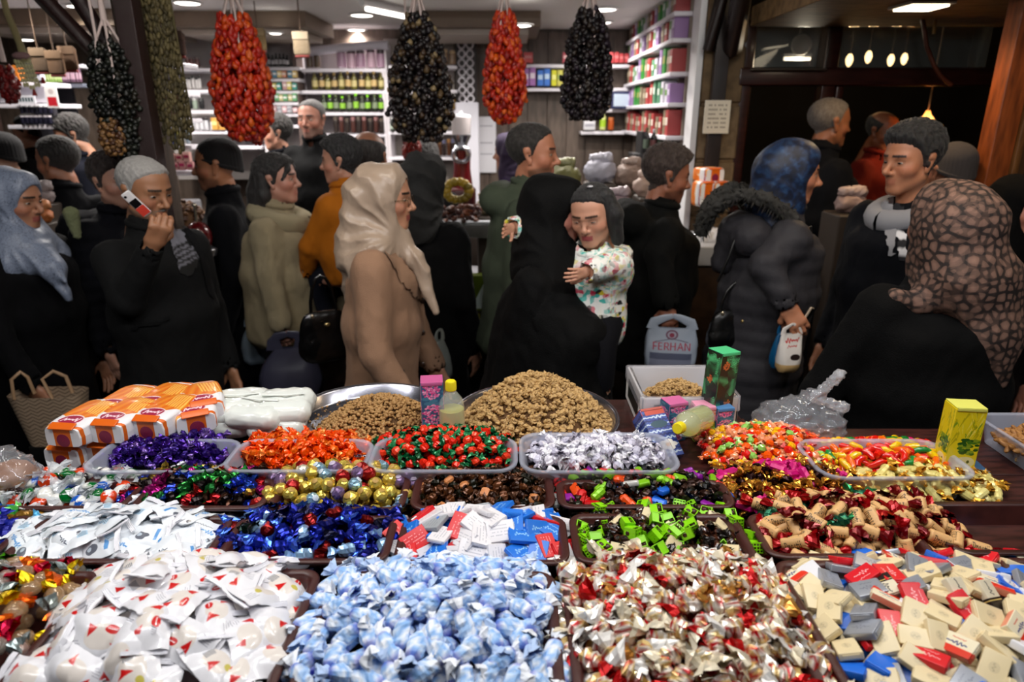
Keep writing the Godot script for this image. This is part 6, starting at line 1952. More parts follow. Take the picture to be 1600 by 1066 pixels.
	carrier(at_d(1224, 505, 2.46), 0.07, 0.18, 0.05, mat(Color(0.02, 0.32, 0.5), 0.4), "turquoise plastic bag just behind the small white bag", "", 20.0)
	# bald man in navy, right
	person({"label": "stout balding man with grey hair in a navy jacket by the shopfront", "px": 1296, "py": 192, "d": 3.75, "s": 1.04, "face": 96.0, "cut": "crop", "hair": Color(0.3, 0.27, 0.25), "skin": Color(0.52, 0.33, 0.22), "top": Color(0.022, 0.026, 0.045), "tw": 0.22, "td": 0.19, "cell": 0.02, "collar": 0.09, "wide": 1.06})
	# vendor in red
	person({"label": "balding vendor in a rust red top and brown apron reaching over the counter", "px": 1378, "py": 205, "d": 4.6, "s": 1.0, "face": 35.0, "pitch": 12.0, "cut": "bald", "hair": Color(0.06, 0.05, 0.045), "skin": Color(0.5, 0.3, 0.2), "top": Color(0.35, 0.07, 0.04), "tw": 0.2, "td": 0.15, "cell": 0.022, "armR": [Vector3(0.1, -0.25, 0.05), Vector3(0.0, -0.3, 0.3)], "armL": [Vector3(0.08, -0.26, 0.08), Vector3(-0.04, -0.28, 0.3)], "wear": "red_top"})
	var av := get_node(last_person())
	put("apron", folds(net([cap(Vector3(0, 1.36, 0.09), Vector3(0, 0.8, 0.1), 0.1, 0.12, 0.03, Vector3(1.3, 1, 0.8))], 0.018), func(p, _n): return 0.003 * nz.get_noise_3dv(p * 20.0)), cloth(Color(0.09, 0.06, 0.045)), av)
	# young man in the navy jacket
	d = {"label": "young man with swept black hair in a navy jacket over a pale grey hoodie", "px": 1425, "py": 250, "d": 2.56, "s": 1.0, "face": -70.0, "yaw": -4.0, "pitch": 4.0, "cut": "thick", "hair": Color(0.025, 0.02, 0.022), "skin": Color(0.68, 0.46, 0.34), "nose": 1.15, "top": Color(0.024, 0.028, 0.05), "tw": 0.215, "td": 0.17, "hem": -0.85, "fold": 0.007, "collar": 0.03, "cell": 0.012, "temple": Color(0.16, 0.11, 0.09)}
	r = person(d)
	hf = head_frame(r, d)
	var hoodie := mat(Color(0.5, 0.5, 0.52), 0.9, 0.0, {"rim": 0.5})
	var hr := []
	for i in 25:
		var a := TAU * i / 24
		hr.append(Vector3(sin(a) * 0.1, hf.origin.y - 0.185 - 0.035 * cos(a), 0.02 + cos(a) * 0.115))
	put("grey_hood", folds(MB.new().tube(hr, [0.043], 10, false), func(p, _n): return 0.01 * nz.get_noise_3dv(p * 30.0)), hoodie, r)
	panel(r, "hoodie_front", [[1366, 282], [1392, 274], [1400, 330], [1404, 400], [1388, 400], [1380, 340]], 0.006, hoodie)
	panel(r, "striped_shirt", [[1393, 300], [1416, 300], [1420, 410], [1405, 410]], 0.003, mat(Color.WHITE, 0.8, 0.0, {"vc": 1}), func(q): return Color(0.78, 0.78, 0.8) if fmod(q.y - 362.0, 26.0) < 12.0 and q.y > 362 else Color(0.04, 0.04, 0.05))
	# grey beanie behind him
	d = {"label": "person in a grey knitted beanie just behind the young man's shoulder", "px": 1486, "py": 268, "d": 3.15, "s": 1.0, "face": 185.0, "cut": "none", "top": Color(0.08, 0.07, 0.065), "cell": 0.022, "skin": Color(0.55, 0.37, 0.28)}
	r = person(d)
	cap_hat(r, d, Color(0.22, 0.2, 0.2))
	# woman from behind in the pebble scarf
	d = {"label": "broad woman seen from behind in a brown pebble-patterned headscarf and black coat", "px": 1478, "py": 352, "d": 2.02, "s": 1.02, "face": 196.0, "cut": "none", "top": Color(0.02, 0.02, 0.022), "tw": 0.25, "td": 0.2, "sw": 0.2, "hem": -1.35, "flare": 1.15, "fold": 0.008, "eyes": false, "armL": [Vector3(0.12, -0.27, 0.05), Vector3(0.14, -0.5, 0.14)], "armR": [Vector3(0.1, -0.28, 0.02), Vector3(0.08, -0.54, 0.1)]}
	r = person(d)
	scarf(r, head_frame(r, d), [cap(Vector3(0, 0.0, -0.07), Vector3(0.0, -0.14, -0.1), 0.1, 0.1, 0.06, Vector3(1.15, 1, 0.9)), cap(Vector3(-0.03, -0.14, -0.15), Vector3(-0.06, -0.3, -0.19), 0.085, 0.06, 0.05, Vector3(1.5, 1, 0.55)), cap(Vector3(-0.06, -0.3, -0.2), Vector3(-0.08, -0.43, -0.215), 0.06, 0.02, 0.05, Vector3(1.2, 1, 0.5)), cap(Vector3(0.05, -0.17, -0.1), Vector3(0.12, -0.21, -0.06), 0.05, 0.035, 0.04), cap(Vector3(0.12, -0.21, -0.07), Vector3(0.19, -0.19, -0.05), 0.03, 0.028, 0.02), cap(Vector3(-0.06, -0.16, -0.08), Vector3(-0.13, -0.24, -0.1), 0.07, 0.04, 0.05)],
		mat(Color.WHITE, 0.8, 0.0, {"grain": ["pebbles", 4.3]}), 0.0095, 0.003, Vector3(0.056, 0.09, 0.085), 9.0)
	# last figure at the right edge
	d = {"label": "person in a black hood and dark wine skirt at the orange post", "px": 1590, "py": 325, "d": 2.8, "s": 1.0, "face": 20.0, "cut": "none", "cloth": cloth(Color(0.05, 0.02, 0.028)), "tw": 0.21, "td": 0.17, "hem": -1.35, "skin": Color(0.68, 0.46, 0.38)}
	r = person(d)
	scarf(r, head_frame(r, d), [cap(Vector3(0, -0.1, -0.04), Vector3(0, -0.35, -0.02), 0.12, 0.17, 0.06)], cloth(Color(0.016, 0.016, 0.018)), 0.012, 0.004)

func last_person() -> String:
	return "person" if counts["person"] == 0 else "person_%03d" % counts["person"]

func cells_tex(called: String, freq: float, ramp: Array, value: bool):
	var n := FastNoiseLite.new()
	n.noise_type = FastNoiseLite.TYPE_CELLULAR
	n.frequency = freq
	n.seed = 11
	n.fractal_type = FastNoiseLite.FRACTAL_NONE
	n.cellular_jitter = 0.75
	n.cellular_return_type = FastNoiseLite.RETURN_CELL_VALUE if value else FastNoiseLite.RETURN_DISTANCE2_SUB
	if value:
		n.domain_warp_enabled = true
		n.domain_warp_amplitude = 14.0
		n.domain_warp_frequency = 0.03
	var t := NoiseTexture2D.new()
	t.noise = n
	t.width = 256
	t.height = 256
	t.seamless = true
	var g := Gradient.new()
	g.offsets = PackedFloat32Array(ramp.map(func(q): return q[0]))
	g.colors = PackedColorArray(ramp.map(func(q): return q[1]))
	if value:
		g.interpolation_mode = Gradient.GRADIENT_INTERPOLATE_CONSTANT
	t.color_ramp = g
	tex[called] = t

func cap_hat(r: Node3D, d: Dictionary, k: Color):
	var q := [cap(Vector3(0, 0.048, -0.016), Vector3(0, -0.03, -0.02), 0.085, 0.083, 0.02, Vector3(0.97, 1.0, 1.22)), cap(Vector3(0, -0.955, 0.28), Vector3(0, -0.9551, 0.28), 1.0, 1.0, 0.008, Vector3.ONE, true)]
	var m := folds(net(q, 0.007), func(p, _n): return 0.0012 * sin(atan2(p.z, p.x) * 40.0))
	var hf := head_frame(r, d)
	var kh := put("knitted_hat", m, mat(k, 0.95, 0.0, {"rim": 0.3}), r)
	kh.transform = hf
	var band := []
	for i in 21:
		var a := TAU * i / 20
		band.append(Vector3(cos(a) * 0.081, 0.012 + 0.028 * sin(a), -0.016 + sin(a) * 0.1))
	put("hat_band", MB.new().tube(band, [0.006], 8, false), mat(k.lightened(0.03), 0.95, 0.0, {"rim": 0.3}), kh)

func carrier(top: Vector3, w: float, h: float, dep: float, m: Material, label: String, print: String, turn_deg: float) -> Node3D:      # a plastic carrier hanging from its two handles
	var t := thing("carrier_bag", label, "plastic bag", top, deg_to_rad(turn_deg))
	var b := MB.new()
	var g := []
	var n := 24
	for i in 10:
		var f := i / 9.0
		var y := -h + (h * 0.8) * f
		var ww := w * 0.5 * (0.86 + 0.14 * sin(f * PI * 0.9)) * (1.0 if f < 0.85 else 0.97)
		var dd := dep * 0.5 * (0.75 + 0.35 * sin(PI * minf(1.0, f + 0.2))) * (1.0 - 0.75 * f * f)
		if print == "":
			ww *= 1.0 - 0.55 * f * f * f
		if i == 0:
			ww *= 0.8
			dd *= 0.6
		var ring := []
		for j in n:
			var a := -TAU * j / n
			var cx := signf(cos(a)) * pow(absf(cos(a)), 0.6)
			var cz := signf(sin(a)) * pow(absf(sin(a)), 0.8)
			var wr := 1.0 + 0.07 * nz.get_noise_3d(cos(a) * 2.0 + h * 90.0, f * 3.0, sin(a) * 2.0 + w * 50.0)
			ring.append(Vector3(cx * ww * wr, y, cz * dd * wr + 0.006 * nz.get_noise_2d(a * 3.0, f * 6.0)))
		g.append(ring)
	b.rows(g, true, true, false)
	for i in b.v.size():
		b.uv[i] = Vector2(b.v[i].x / w + 0.5, -b.v[i].y / h)
	put("pouch", b, m, t)
	for s in [-1, 1]:
		var hm := MB.new().tube([Vector3(s * w * (0.36 if print else 0.2), -h * 0.22, 0), Vector3(s * w * (0.34 if print else 0.2), -h * 0.1, 0), Vector3(s * w * 0.14, -0.008, 0), Vector3(0, 0.0, 0)], [w * 0.13, w * 0.1, w * 0.07, w * 0.05], 9, true, 0.25)
		for i in hm.v.size():
			hm.uv[i] = Vector2(0.05, 0.05)
		put("handle", hm, m, t)
	return t

func handbag(o: Vector3, w: float, h: float, dep: float, m: Material, label: String, turn: float) -> Node3D:
	var t := thing("handbag", label, "handbag", o, turn)
	put("pouch", folds(net([cap(Vector3(-w * 0.3, -h * 0.25, 0), Vector3(w * 0.3, -h * 0.25, 0), h * 0.28, h * 0.28, 0.04, Vector3(1, 1, dep / h)), cap(Vector3(-w * 0.25, h * 0.15, 0), Vector3(w * 0.25, h * 0.15, 0), h * 0.25, h * 0.25, 0.05, Vector3(1, 1, dep / h * 0.7))], 0.011), func(p, _n): return 0.003 * nz.get_noise_3dv(p * 30.0)), m, t)
	var pts := []
	for i in 9:
		var a := PI * i / 8
		pts.append(Vector3(cos(a) * w * 0.32, h * 0.3 + sin(a) * h * 0.7, 0))
	put("strap", MB.new().tube(pts, [0.007], 6), m, t)
	put("clasp", MB.new().ball(Vector3(0, h * 0.2, dep * 0.4), Vector3(0.014, 0.009, 0.008)), mat(Color(0.75, 0.65, 0.45), 0.2, 0.9), t)
	put("ring", MB.new().ball(Vector3(-w * 0.3, h * 0.32, dep * 0.1), Vector3(0.009, 0.012, 0.007)), mat(Color(0.75, 0.7, 0.6), 0.2, 0.9), t)
	return t


# ================================================================ packets, pans, boxes and bottles on the rear table
func grain_mound(m: MB, cx: float, cz: float, y: float, rx: float, rz: float, h: float, sd: float) -> MB:      # the packed inside of a heap of nuts
	var g := []
	for i in 9:
		var f := i / 8.0
		var ring := []
		for j in 30:
			var a := -TAU * j / 30
			var w := 1.0 + 0.12 * nz.get_noise_3d(cos(a) * 1.5, sin(a) * 1.5, sd)
			ring.append(Vector3(cx + cos(a) * rx * (1 - f) * w, y + h * (1.0 - pow(1.0 - f, 1.7)), cz + sin(a) * rz * (1 - f) * w))
		g.append(ring)
	return m.rows(g, true, true, false)

func walnut(i: int) -> MB:
	var m := MB.new().ball(Vector3.ZERO, Vector3(0.0098, 0.0068, 0.0085), 9, 6)
	m.flat = true
	for k in m.v.size():
		var p := m.v[k]
		m.v[k] = p * (1.0 + 0.8 * nz.get_noise_3dv(p * 280.0 + Vector3(i * 4.0, 0, 0))) * (0.72 if absf(p.x) < 0.0025 else 1.0)
		m.c[k] = Color(0.76, 0.62, 0.4).lerp(Color(0.4, 0.27, 0.14), smoothstep(-0.05, 0.5, nz.get_noise_3dv(p * 300.0 + Vector3(0, i, 0)))).srgb_to_linear()
	return m

func steel_pan(label: String, c: Vector3, r: float) -> Node3D:
	var t := thing("steel_pan", label, "pan", c)
	var steel := mat(Color(0.62, 0.62, 0.66), 0.22, 0.95)
	var prof := [Vector2(0.002, 0.0), Vector2(r * 0.86, 0.0), Vector2(r * 0.9, 0.006), Vector2(r * 0.955, 0.03), Vector2(r * 0.985, 0.033), Vector2(r, 0.03), Vector2(r, 0.036), Vector2(r * 0.985, 0.04), Vector2(r * 0.945, 0.036), Vector2(r * 0.885, 0.012), Vector2(r * 0.85, 0.005), Vector2(0.002, 0.005)]
	put("dish", MB.new().lathe(prof, 48), steel, t)
	return t

func scatter(called: String, label: String, cat: String, group: String, protos: Array, cx: float, cz: float, y: float, rx: float, rz: float, h: float, n: int, sd: float, bot := 0.0):
	var got := 0
	var tries := 0
	var taken := []
	while got < n and tries < n * 30:
		tries += 1
		var a := R(0, TAU)
		var q := sqrt(R(0, 1))
		var f := 1.0 - q
		var w := 1.0 + 0.12 * nz.get_noise_3d(cos(a) * 1.5, -sin(a) * 1.5, sd)
		var p := Vector3(cx + cos(a) * rx * q * w, y + h * (1.0 - pow(1.0 - f, 1.7)) + 0.004, cz - sin(a) * rz * q * w)
		var s := project(p)
		if s.x < -10 or s.x > 1615:
			continue
		if p.z < cz - rz * 0.55:      # the far slope hides itself
			continue
		var near := false
		for o in taken:
			if (o as Vector3).distance_squared_to(p) < 0.00009:
				near = true
				break
		if near:
			continue
		taken.append(p)
		var o: MeshInstance3D = pick(protos).duplicate()
		o.name = numbered(called)
		o.transform = Transform3D(Basis.from_euler(Vector3(R(-0.7, 0.7), R(0, TAU), R(-0.7, 0.7))).scaled(Vector3.ONE * R(0.85, 1.15)), p)
		add_child(o)
		tag(o, label, cat, group)
		got += 1

func stuff_scatter(called: String, label: String, m: MB, material: Material, cx: float, cz: float, y: float, rx: float, rz: float, h: float, n: int, sd: float, s0 := 0.6, s1 := 1.1, flat := false):
	var mm := MultiMesh.new()
	mm.transform_format = MultiMesh.TRANSFORM_3D
	mm.mesh = m.mesh()
	mm.instance_count = n
	for i in n:
		var a := R(0, TAU)
		var q := sqrt(R(0, 1)) * (1.0 if not flat else R(0.9, 1.35))
		var f := maxf(0.0, 1.0 - q)
		var w := 1.0 + 0.12 * nz.get_noise_3d(cos(a) * 1.5, -sin(a) * 1.5, sd)
		mm.set_instance_transform(i, Transform3D(Basis.from_euler(Vector3(R(-1, 1), R(0, TAU), R(-1, 1))).scaled(Vector3.ONE * R(s0, s1)), Vector3(cx + cos(a) * rx * q * w, y + h * (1.0 - pow(1.0 - f, 1.7)) + R(-0.004, 0.003), cz - sin(a) * rz * q * w)))
	var o := MultiMeshInstance3D.new()
	o.multimesh = mm
	o.material_override = material
	o.name = numbered(called)
	add_child(o)
	tag(o, label, "nuts", "", "stuff")

func packet(label: String, c: Vector3, w: float, h: float, l: float, turn: float, group: String, tilt := 0.0) -> Node3D:      # a soft orange and white brick-shaped packet
	var t := thing("orange_packet", label, "packet", c, turn, group)
	t.rotation.x = tilt
	var im_key := "packet_top"
	var m := MB.new()
	var g := []
	for i in 9:
		var z := -l / 2 + l * i / 8.0
		var k := 0.82 if i in [0, 8] else (0.96 if i in [1, 7] else 1.0)
		var ring := []
		for j in 20:
			var a := TAU * j / 20
			var x := signf(cos(a)) * pow(absf(cos(a)), 0.35) * w / 2 * k
			var y := signf(sin(a)) * pow(absf(sin(a)), 0.35) * h / 2 * k
			ring.append(Vector3(x, y + h / 2, z) + Vector3(1, 1, 0) * 0.003 * nz.get_noise_3d(x * 40.0, y * 40.0, z * 30.0 + c.x * 50.0))
		g.append(ring)
	m.rows(g)
	for i in m.v.size():
		var p := m.v[i]
		var end := absf(p.z) > l / 2 * 0.99
		m.uv[i] = Vector2(0.25 + p.x / w * 0.5, 0.27 + p.z / l * 0.5) if p.y > h * 0.5 and not end else (Vector2(0.75 + p.x / w * 0.46, 0.5 - p.y / h * 0.46) if end else Vector2(0.25 + p.x / w * 0.5, 0.27 + p.z / l * 0.5))
	var wr := put("wrapper", m, mat(Color.WHITE, 0.35, 0.0, {"tex": im_key, "coat": 0.3}), t)
	var badge := MB.new().lathe([Vector2(0.0005, 0.0012), Vector2(w * 0.15, 0.0008), Vector2(w * 0.16, 0.0)], 18, Transform3D(Basis(Vector3.RIGHT, PI / 2), Vector3(0, h * 0.36, l / 2)), false, false)
	put("end_badge", badge, mat(Color(0.5, 0.12, 0.25), 0.4), wr)
	put("end_flap", MB.new().box(Vector3(0, h * 0.95, l / 2 * 0.93), Vector3(w * 0.6, 0.004, 0.02), Basis(Vector3.RIGHT, 0.4), 0.0015), mat(Color(0.85, 0.38, 0.06), 0.35), t)
	return t

func white_packet(label: String, c: Vector3, w: float, h: float, l: float, turn: float, group: String):
	var t := thing("white_packet", label, "packet", c, turn, group)
	put("film", folds(net([cap(Vector3(-w * 0.25, h * 0.45, -l * 0.2), Vector3(w * 0.25, h * 0.45, -l * 0.2), h * 0.45, h * 0.45, 0.03, Vector3(1, 1, 1.3)), cap(Vector3(-w * 0.25, h * 0.42, l * 0.22), Vector3(w * 0.25, h * 0.42, l * 0.22), h * 0.42, h * 0.4, 0.03, Vector3(1, 1, 1.3))], 0.009), func(p, _n): return 0.0035 * nz.get_noise_3d(p.x * 28.0 + c.x * 40.0, p.y * 28.0, p.z * 50.0)), mat(Color(0.88, 0.9, 0.88), 0.25, 0.0, {"coat": 0.6}), t)
	put("seam", MB.new().tube([Vector3(-w * 0.3, h * 0.9, 0), Vector3(0, h * 0.935, 0.01), Vector3(w * 0.3, h * 0.9, 0)], [0.0035], 6, true, 0.5), mat(Color(0.9, 0.92, 0.9), 0.3), t)

func carton(called: String, label: String, c: Vector3, w: float, h: float, d: float, turn: float, texture: String, lid: Color, roll := 0.0, cat := "carton") -> Node3D:
	var t := thing(called, label, cat, c, turn)
	t.rotation.z = roll
	var m := MB.new().box(Vector3(0, h / 2, 0), Vector3(w, h, d), Basis.IDENTITY, 0.002)
	for i in m.v.size():
		var p := m.v[i]
		m.uv[i] = Vector2((p.x / w * 0.5 + 0.25) if absf(p.z) > d * 0.49 else (0.75 + p.z / d * 0.5), 1.0 - p.y / h)
	var cb := put("carton_body", m, mat(Color.WHITE, 0.35, 0.0, {"tex": texture, "coat": 0.4}), t)
	put("lid_flap", MB.new().box(Vector3(0, h + 0.0012, 0), Vector3(w * 0.96, 0.002, d * 0.96), Basis.IDENTITY, 0.0006), mat(lid, 0.4), t)
	put("tuck_edge", MB.new().box(Vector3(0, h - 0.002, d / 2 + 0.0006), Vector3(w * 0.9, 0.006, 0.0014), Basis.IDENTITY, 0.0004), mat(lid, 0.4), cb)
	return t

func flower(im: Image, cx: float, cy: float, r: float, k: Color, k2: Color, n := 90):
	for i in n:
		var a := rng.randf() * TAU
		var q := sqrt(rng.randf()) * r
		fill_oval(im, cx + cos(a) * q, cy + sin(a) * q, 3.0, 2.4, k.lerp(k2, rng.randf()))

func table_goods():
	# packet print: left half the long faces, right half the ends
	var im := canvas(256, 256, Color(0.92, 0.92, 0.93))
	for y in 256:
		for x in 128:
			var u := absf(x - 64.0)
			if y < 105 - u * 0.35 or (x > 34 and x < 84):
				im.set_pixel(x, y, Color(0.88, 0.42, 0.08).lerp(Color(0.95, 0.66, 0.22), clampf(0.5 + 0.5 * sin(x * 0.22 + y * 0.09), 0, 1) * 0.55) if y < 110 else Color(0.86, 0.4, 0.07))
	im.fill_rect(Rect2i(34, 110, 50, 146), Color(0.86, 0.4, 0.07))
	for k in 7:      # ears of grain
		for j in 12:
			fill_oval(im, 60 + k * 9 + j * 0.8, 20 + j * 4.5 + k * 2, 2.5, 3.6, Color(0.96, 0.75, 0.35))
	fill_oval(im, 60, 104, 38, 18, Color(0.92, 0.85, 0.86))
	fill_oval(im, 60, 104, 35, 15, Color(0.62, 0.12, 0.26))
	scribble(im, Rect2(34, 96, 52, 14), Color(0.95, 0.85, 0.88), 4)
	im.fill_rect(Rect2i(168, 0, 48, 256), Color(0.86, 0.4, 0.07))
	im_tex("packet_top", im)
	var grp := "orange and white packets stacked on the rear table"
	var wd := 0.096
	var y0 := TABLE
	# lower layer, upper layer, back layer (pixels of the front foot of each)
	var q := [
		[104, 735, 0.0, "bottom of the stack, outermost"], [166, 731, 0.0, "bottom of the stack, by the purple tub"],
		[106, 703, 0.058, "second layer, outermost"], [172, 697, 0.058, "second layer, middle"], [236, 690, 0.058, "second layer, inner"],
		[170, 674, 0.056, "top layer, outer one"], [232, 669, 0.056, "top layer, over the middle"], [280, 684, 0.05, "by the white films"], [294, 666, 0.055, "at the back by white film packets"]]
	for k in q:
		var c := at_h(k[0], k[1], y0 + k[2] + 0.001)
		packet("orange packet with a crimson oval emblem, " + k[3], Vector3(c.x, y0 + k[2] + 0.001, c.z - 0.08), wd, 0.054, 0.155, -0.12 if k[0] < 260 else 0.5, grp)
	# white film packets
	var wg := "plain white film packets on the rear table"
	for k in [[345, 692, 0.0, "beside the orange packets"], [424, 692, 0.0, "touching the steel pan"], [362, 670, 0.03, "on top at the back"], [434, 670, 0.03, "on top beside the pan rim"], [396, 678, 0.028, "laid over the gap between two"]]:
		var c := at_h(k[0], k[1], y0 + k[2])
		white_packet("plain white film-wrapped packet " + k[3], Vector3(c.x, y0 + k[2], c.z - 0.06), 0.165, 0.07, 0.15, R(-0.2, 0.2), wg)
	# the two pans
	var pr := at_h(578, 648, y0 + 0.04)
	steel_pan("large round steel pan holding nut crumbs", Vector3(pr.x, y0, pr.z), 0.212)
	var wn := mat(Color.WHITE, 0.6, 0.0, {"vc": 1})
	put_stuff_mound("crumb_heap", "heaped base of chopped nut crumbs in the steel pan", pr.x + 0.03, pr.z + 0.02, y0 + 0.006, 0.155, 0.13, 0.085, 1.0)
	var crumb := MB.new().ball(Vector3.ZERO, Vector3(0.0052, 0.0036, 0.0045), 6, 4)
	for i in crumb.v.size():
		crumb.c[i] = Color(0.72, 0.56, 0.34).lerp(Color(0.42, 0.28, 0.14), rng.randf()).srgb_to_linear()
	stuff_scatter("nut_crumbs", "chopped walnut crumbs heaped in the steel pan", crumb, wn, pr.x + 0.03, pr.z + 0.02, y0 + 0.01, 0.16, 0.135, 0.085, 2600, 1.0, 0.6, 1.3)
	stuff_scatter("loose_crumbs", "loose crumbs strewn on the steel pan floor", crumb, wn, pr.x - 0.02, pr.z + 0.01, y0 + 0.008, 0.15, 0.15, 0.0, 260, 2.0, 0.4, 0.9, true)
	var pl := at_h(836, 646, y0 + 0.04)
	steel_pan("large round steel pan heaped with walnut halves", Vector3(pl.x, y0, pl.z), 0.208)
	put_stuff_mound("walnut_base", "packed inside of the walnut heap", pl.x, pl.z, y0 + 0.006, 0.185, 0.18, 0.125, 3.0)
	var wp := []
	for i in 5:
		wp.append(proto(walnut(i), wn, "walnut_half"))
	stuff_scatter("walnut_pieces", "smaller walnut pieces filling the steel pan", walnut(7), wn, pl.x, pl.z, y0 + 0.008, 0.19, 0.185, 0.125, 1100, 3.0, 0.6, 1.0)
	scatter("walnut_half", "golden brown walnut half on the heap in the steel pan", "walnut", "walnut halves in the pan", wp, pl.x, pl.z, y0 + 0.012, 0.185, 0.18, 0.125, 260, 3.0)
	# nuts in the right-hand tub
	var tx := (xr(1519, 645, TABLE + 0.06) + xr(1750, 645, TABLE + 0.06)) / 2
	var tz := (zr(645, TABLE + 0.06) + zr(722, TABLE + 0.06)) / 2
	var al := []
	for i in 3:
		var m := MB.new().ball(Vector3.ZERO, Vector3(0.0155, 0.0055, 0.0075), 9, 6)
		for k in m.v.size():
			m.v[k].y += 8.0 * m.v[k].x * m.v[k].x
			m.c[k] = Color(0.72, 0.53, 0.3).lerp(Color(0.5, 0.32, 0.15), clampf(0.5 + nz.get_noise_3dv(m.v[k] * 150.0 + Vector3(i * 5.0, 0, 0)), 0, 1)).srgb_to_linear()
		al.append(proto(m, wn, "shelled_nut"))
	put_stuff_mound("nut_base", "packed inside of the shelled nuts in the end tub", tx, tz, y0 + 0.006, 0.16, 0.1, 0.06, 5.0)
	stuff_scatter("nut_pieces", "shelled nuts deep in the end tub", walnut(9), wn, tx, tz, y0 + 0.01, 0.165, 0.1, 0.06, 300, 5.0, 0.6, 1.0)
	scatter("shelled_nut", "long golden shelled nut in the end tub", "nut", "shelled nuts in the end tub", al, tx, tz, y0 + 0.03, 0.18, 0.105, 0.055, 170, 5.0)
	# cartons with flowers: print pictures
	im = canvas(128, 192, Color(0.16, 0.36, 0.5))
	for k in 30:
		fill_oval(im, rng.randf() * 128, rng.randf() * 192, 12, 5, Color(0.25, 0.5, 0.6))
	for p in [[30, 20, 24], [34, 90, 30], [30, 160, 26], [96, 50, 28], [98, 130, 30]]:
		flower(im, p[0], p[1], p[2], Color(0.85, 0.2, 0.5), Color(0.97, 0.75, 0.85), 130)
	im_tex("pink_flowers", im)
	im = canvas(128, 192, Color(0.06, 0.12, 0.08))
	for k in 26:
		var o := Vector2(rng.randf() * 128, rng.randf() * 180)
		var dir := Vector2.from_angle(rng.randf() * TAU)
		for j in 9:
			var b := o + dir * j * 5.0
			for sgn in [-1, 1]:
				var e: Vector2 = b + dir.rotated(sgn * 0.8) * (20 - j * 1.2)
				fill_tri(im, b, e, b + dir * 3.0, Color(0.35, 0.85, 0.55) if k % 3 else Color(0.1, 0.4, 0.25))
	for p in [[20, 30], [90, 70], [40, 130], [60, 175]]:
		flower(im, p[0], p[1], 10, Color(0.7, 0.3, 0.15), Color(0.85, 0.5, 0.25), 24)
	im_tex("leaves_print", im)
	im = canvas(128, 192, Color(0.93, 0.85, 0.1))
	for k in 60:
		var o := Vector2(rng.randf() * 128, rng.randf() * 100)
		fill_tri(im, o, o + Vector2(R(-14, 14), 40), o + Vector2(3, 6), pick([Color(0.75, 0.7, 0.05), Color(0.98, 0.92, 0.35), Color(0.5, 0.62, 0.1)]))
	for cx in [40, 104]:
		for k in 70:
			fill_oval(im, cx + R(-18, 18), 120 + R(-26, 20), 5, 4, pick([Color(0.3, 0.5, 0.12), Color(0.15, 0.35, 0.1), Color(0.55, 0.65, 0.15)]))
		fill_oval(im, cx, 166, 20, 18, Color(0.93, 0.9, 0.7))
		fill_oval(im, cx + 6, 164, 3, 5, Color(0.3, 0.35, 0.1))
	im_tex("yellow_fruit", im)
	im = canvas(128, 192, Color(0.2, 0.3, 0.6))
	for k in 12:
		scribble(im, Rect2(0, 14 + k * 14, 128, 12), Color(0.75, 0.82, 0.9) if k % 2 else Color(0.1, 0.16, 0.4), 4)
	im.fill_rect(Rect2i(10, 4, 54, 22), Color(0.75, 0.28, 0.22))
	fill_oval(im, 34, 64, 22, 14, Color(0.12, 0.28, 0.35))
	for a in 5:
		fill_oval(im, 34 + cos(a * 1.257) * 13, 146 + sin(a * 1.257) * 13, 11, 9, Color(0.95, 0.94, 0.9))
	fill_oval(im, 34, 146, 7, 7, Color(0.9, 0.65, 0.2))
	im_tex("white_flower", im)
	im = canvas(128, 192, Color(0.9, 0.7, 0.75))
	for p in [[20, 30], [50, 20], [90, 40], [110, 25]]:
		flower(im, p[0], p[1], 18, Color(0.9, 0.3, 0.5), Color(0.98, 0.85, 0.3), 50)
	im.fill_rect(Rect2i(0, 70, 128, 122), Color(0.62, 0.72, 0.15))
	for k in 40:
		fill_oval(im, rng.randf() * 128, 75 + rng.randf() * 110, 8, 6, pick([Color(0.25, 0.4, 0.1), Color(0.75, 0.8, 0.3), Color(0.12, 0.2, 0.08)]))
	im_tex("pear_print", im)
	var pc := at_h(676, 704, y0)
	carton("flower_carton", "tall carton printed with pink flowers beside the soap bottle", Vector3(pc.x, y0, pc.z - 0.03), 0.053, 0.165, 0.05, 0.12, "pink_flowers", Color(0.75, 0.35, 0.55))
	# bottle of pale yellow liquid
	var bc := at_h(706, 706, y0)
	var bt := thing("bottle", "clear plastic bottle of pale yellow liquid with a yellow cap, standing", "bottle", Vector3(bc.x, y0, bc.z - 0.02))
	bottle_parts(bt)
	var lb := thing("bottle", "clear plastic bottle of pale yellow liquid lying by the blue carton", "bottle", at_h(1085, 690, y0 + 0.06) + Vector3(0.0, 0, 0))
	bottle_parts(lb)
	lb.rotation = Vector3(1.35, -0.35, 0.25)
	lb.position += Vector3(0.045, 0.012, -0.1)
	# white box lined with plastic film
	var b1 := at_h(780 + 0, 676, y0)
	var x0 := xr(1000, 676)
	var x1 := xr(1160, 690)
	var zf := zr(676)
	var box := thing("lined_box", "white cardboard box lined with clear film and printed panels", "box", Vector3(0, 0, 0))
	var bh := 0.088
	var bm := MB.new()
	var wx0 := at_h(967, 640, y0 + 0.0).x
	var zbk := zf - 0.22
	for s in [[x0, x1, zf - 0.006, zf], [x0, x1, zbk, zbk + 0.006], [x0, x0 + 0.006, zbk, zf], [x1 - 0.006, x1, zbk, zf]]:
		bm.box(Vector3((s[0] + s[1]) / 2, y0 + bh / 2 + 0.002, (s[2] + s[3]) / 2), Vector3(s[1] - s[0], bh, s[3] - s[2]), Basis.IDENTITY, 0.0015)
	bm.box(Vector3((x0 + x1) / 2, y0 + 0.005, (zbk + zf) / 2), Vector3(x1 - x0, 0.006, zf - zbk))
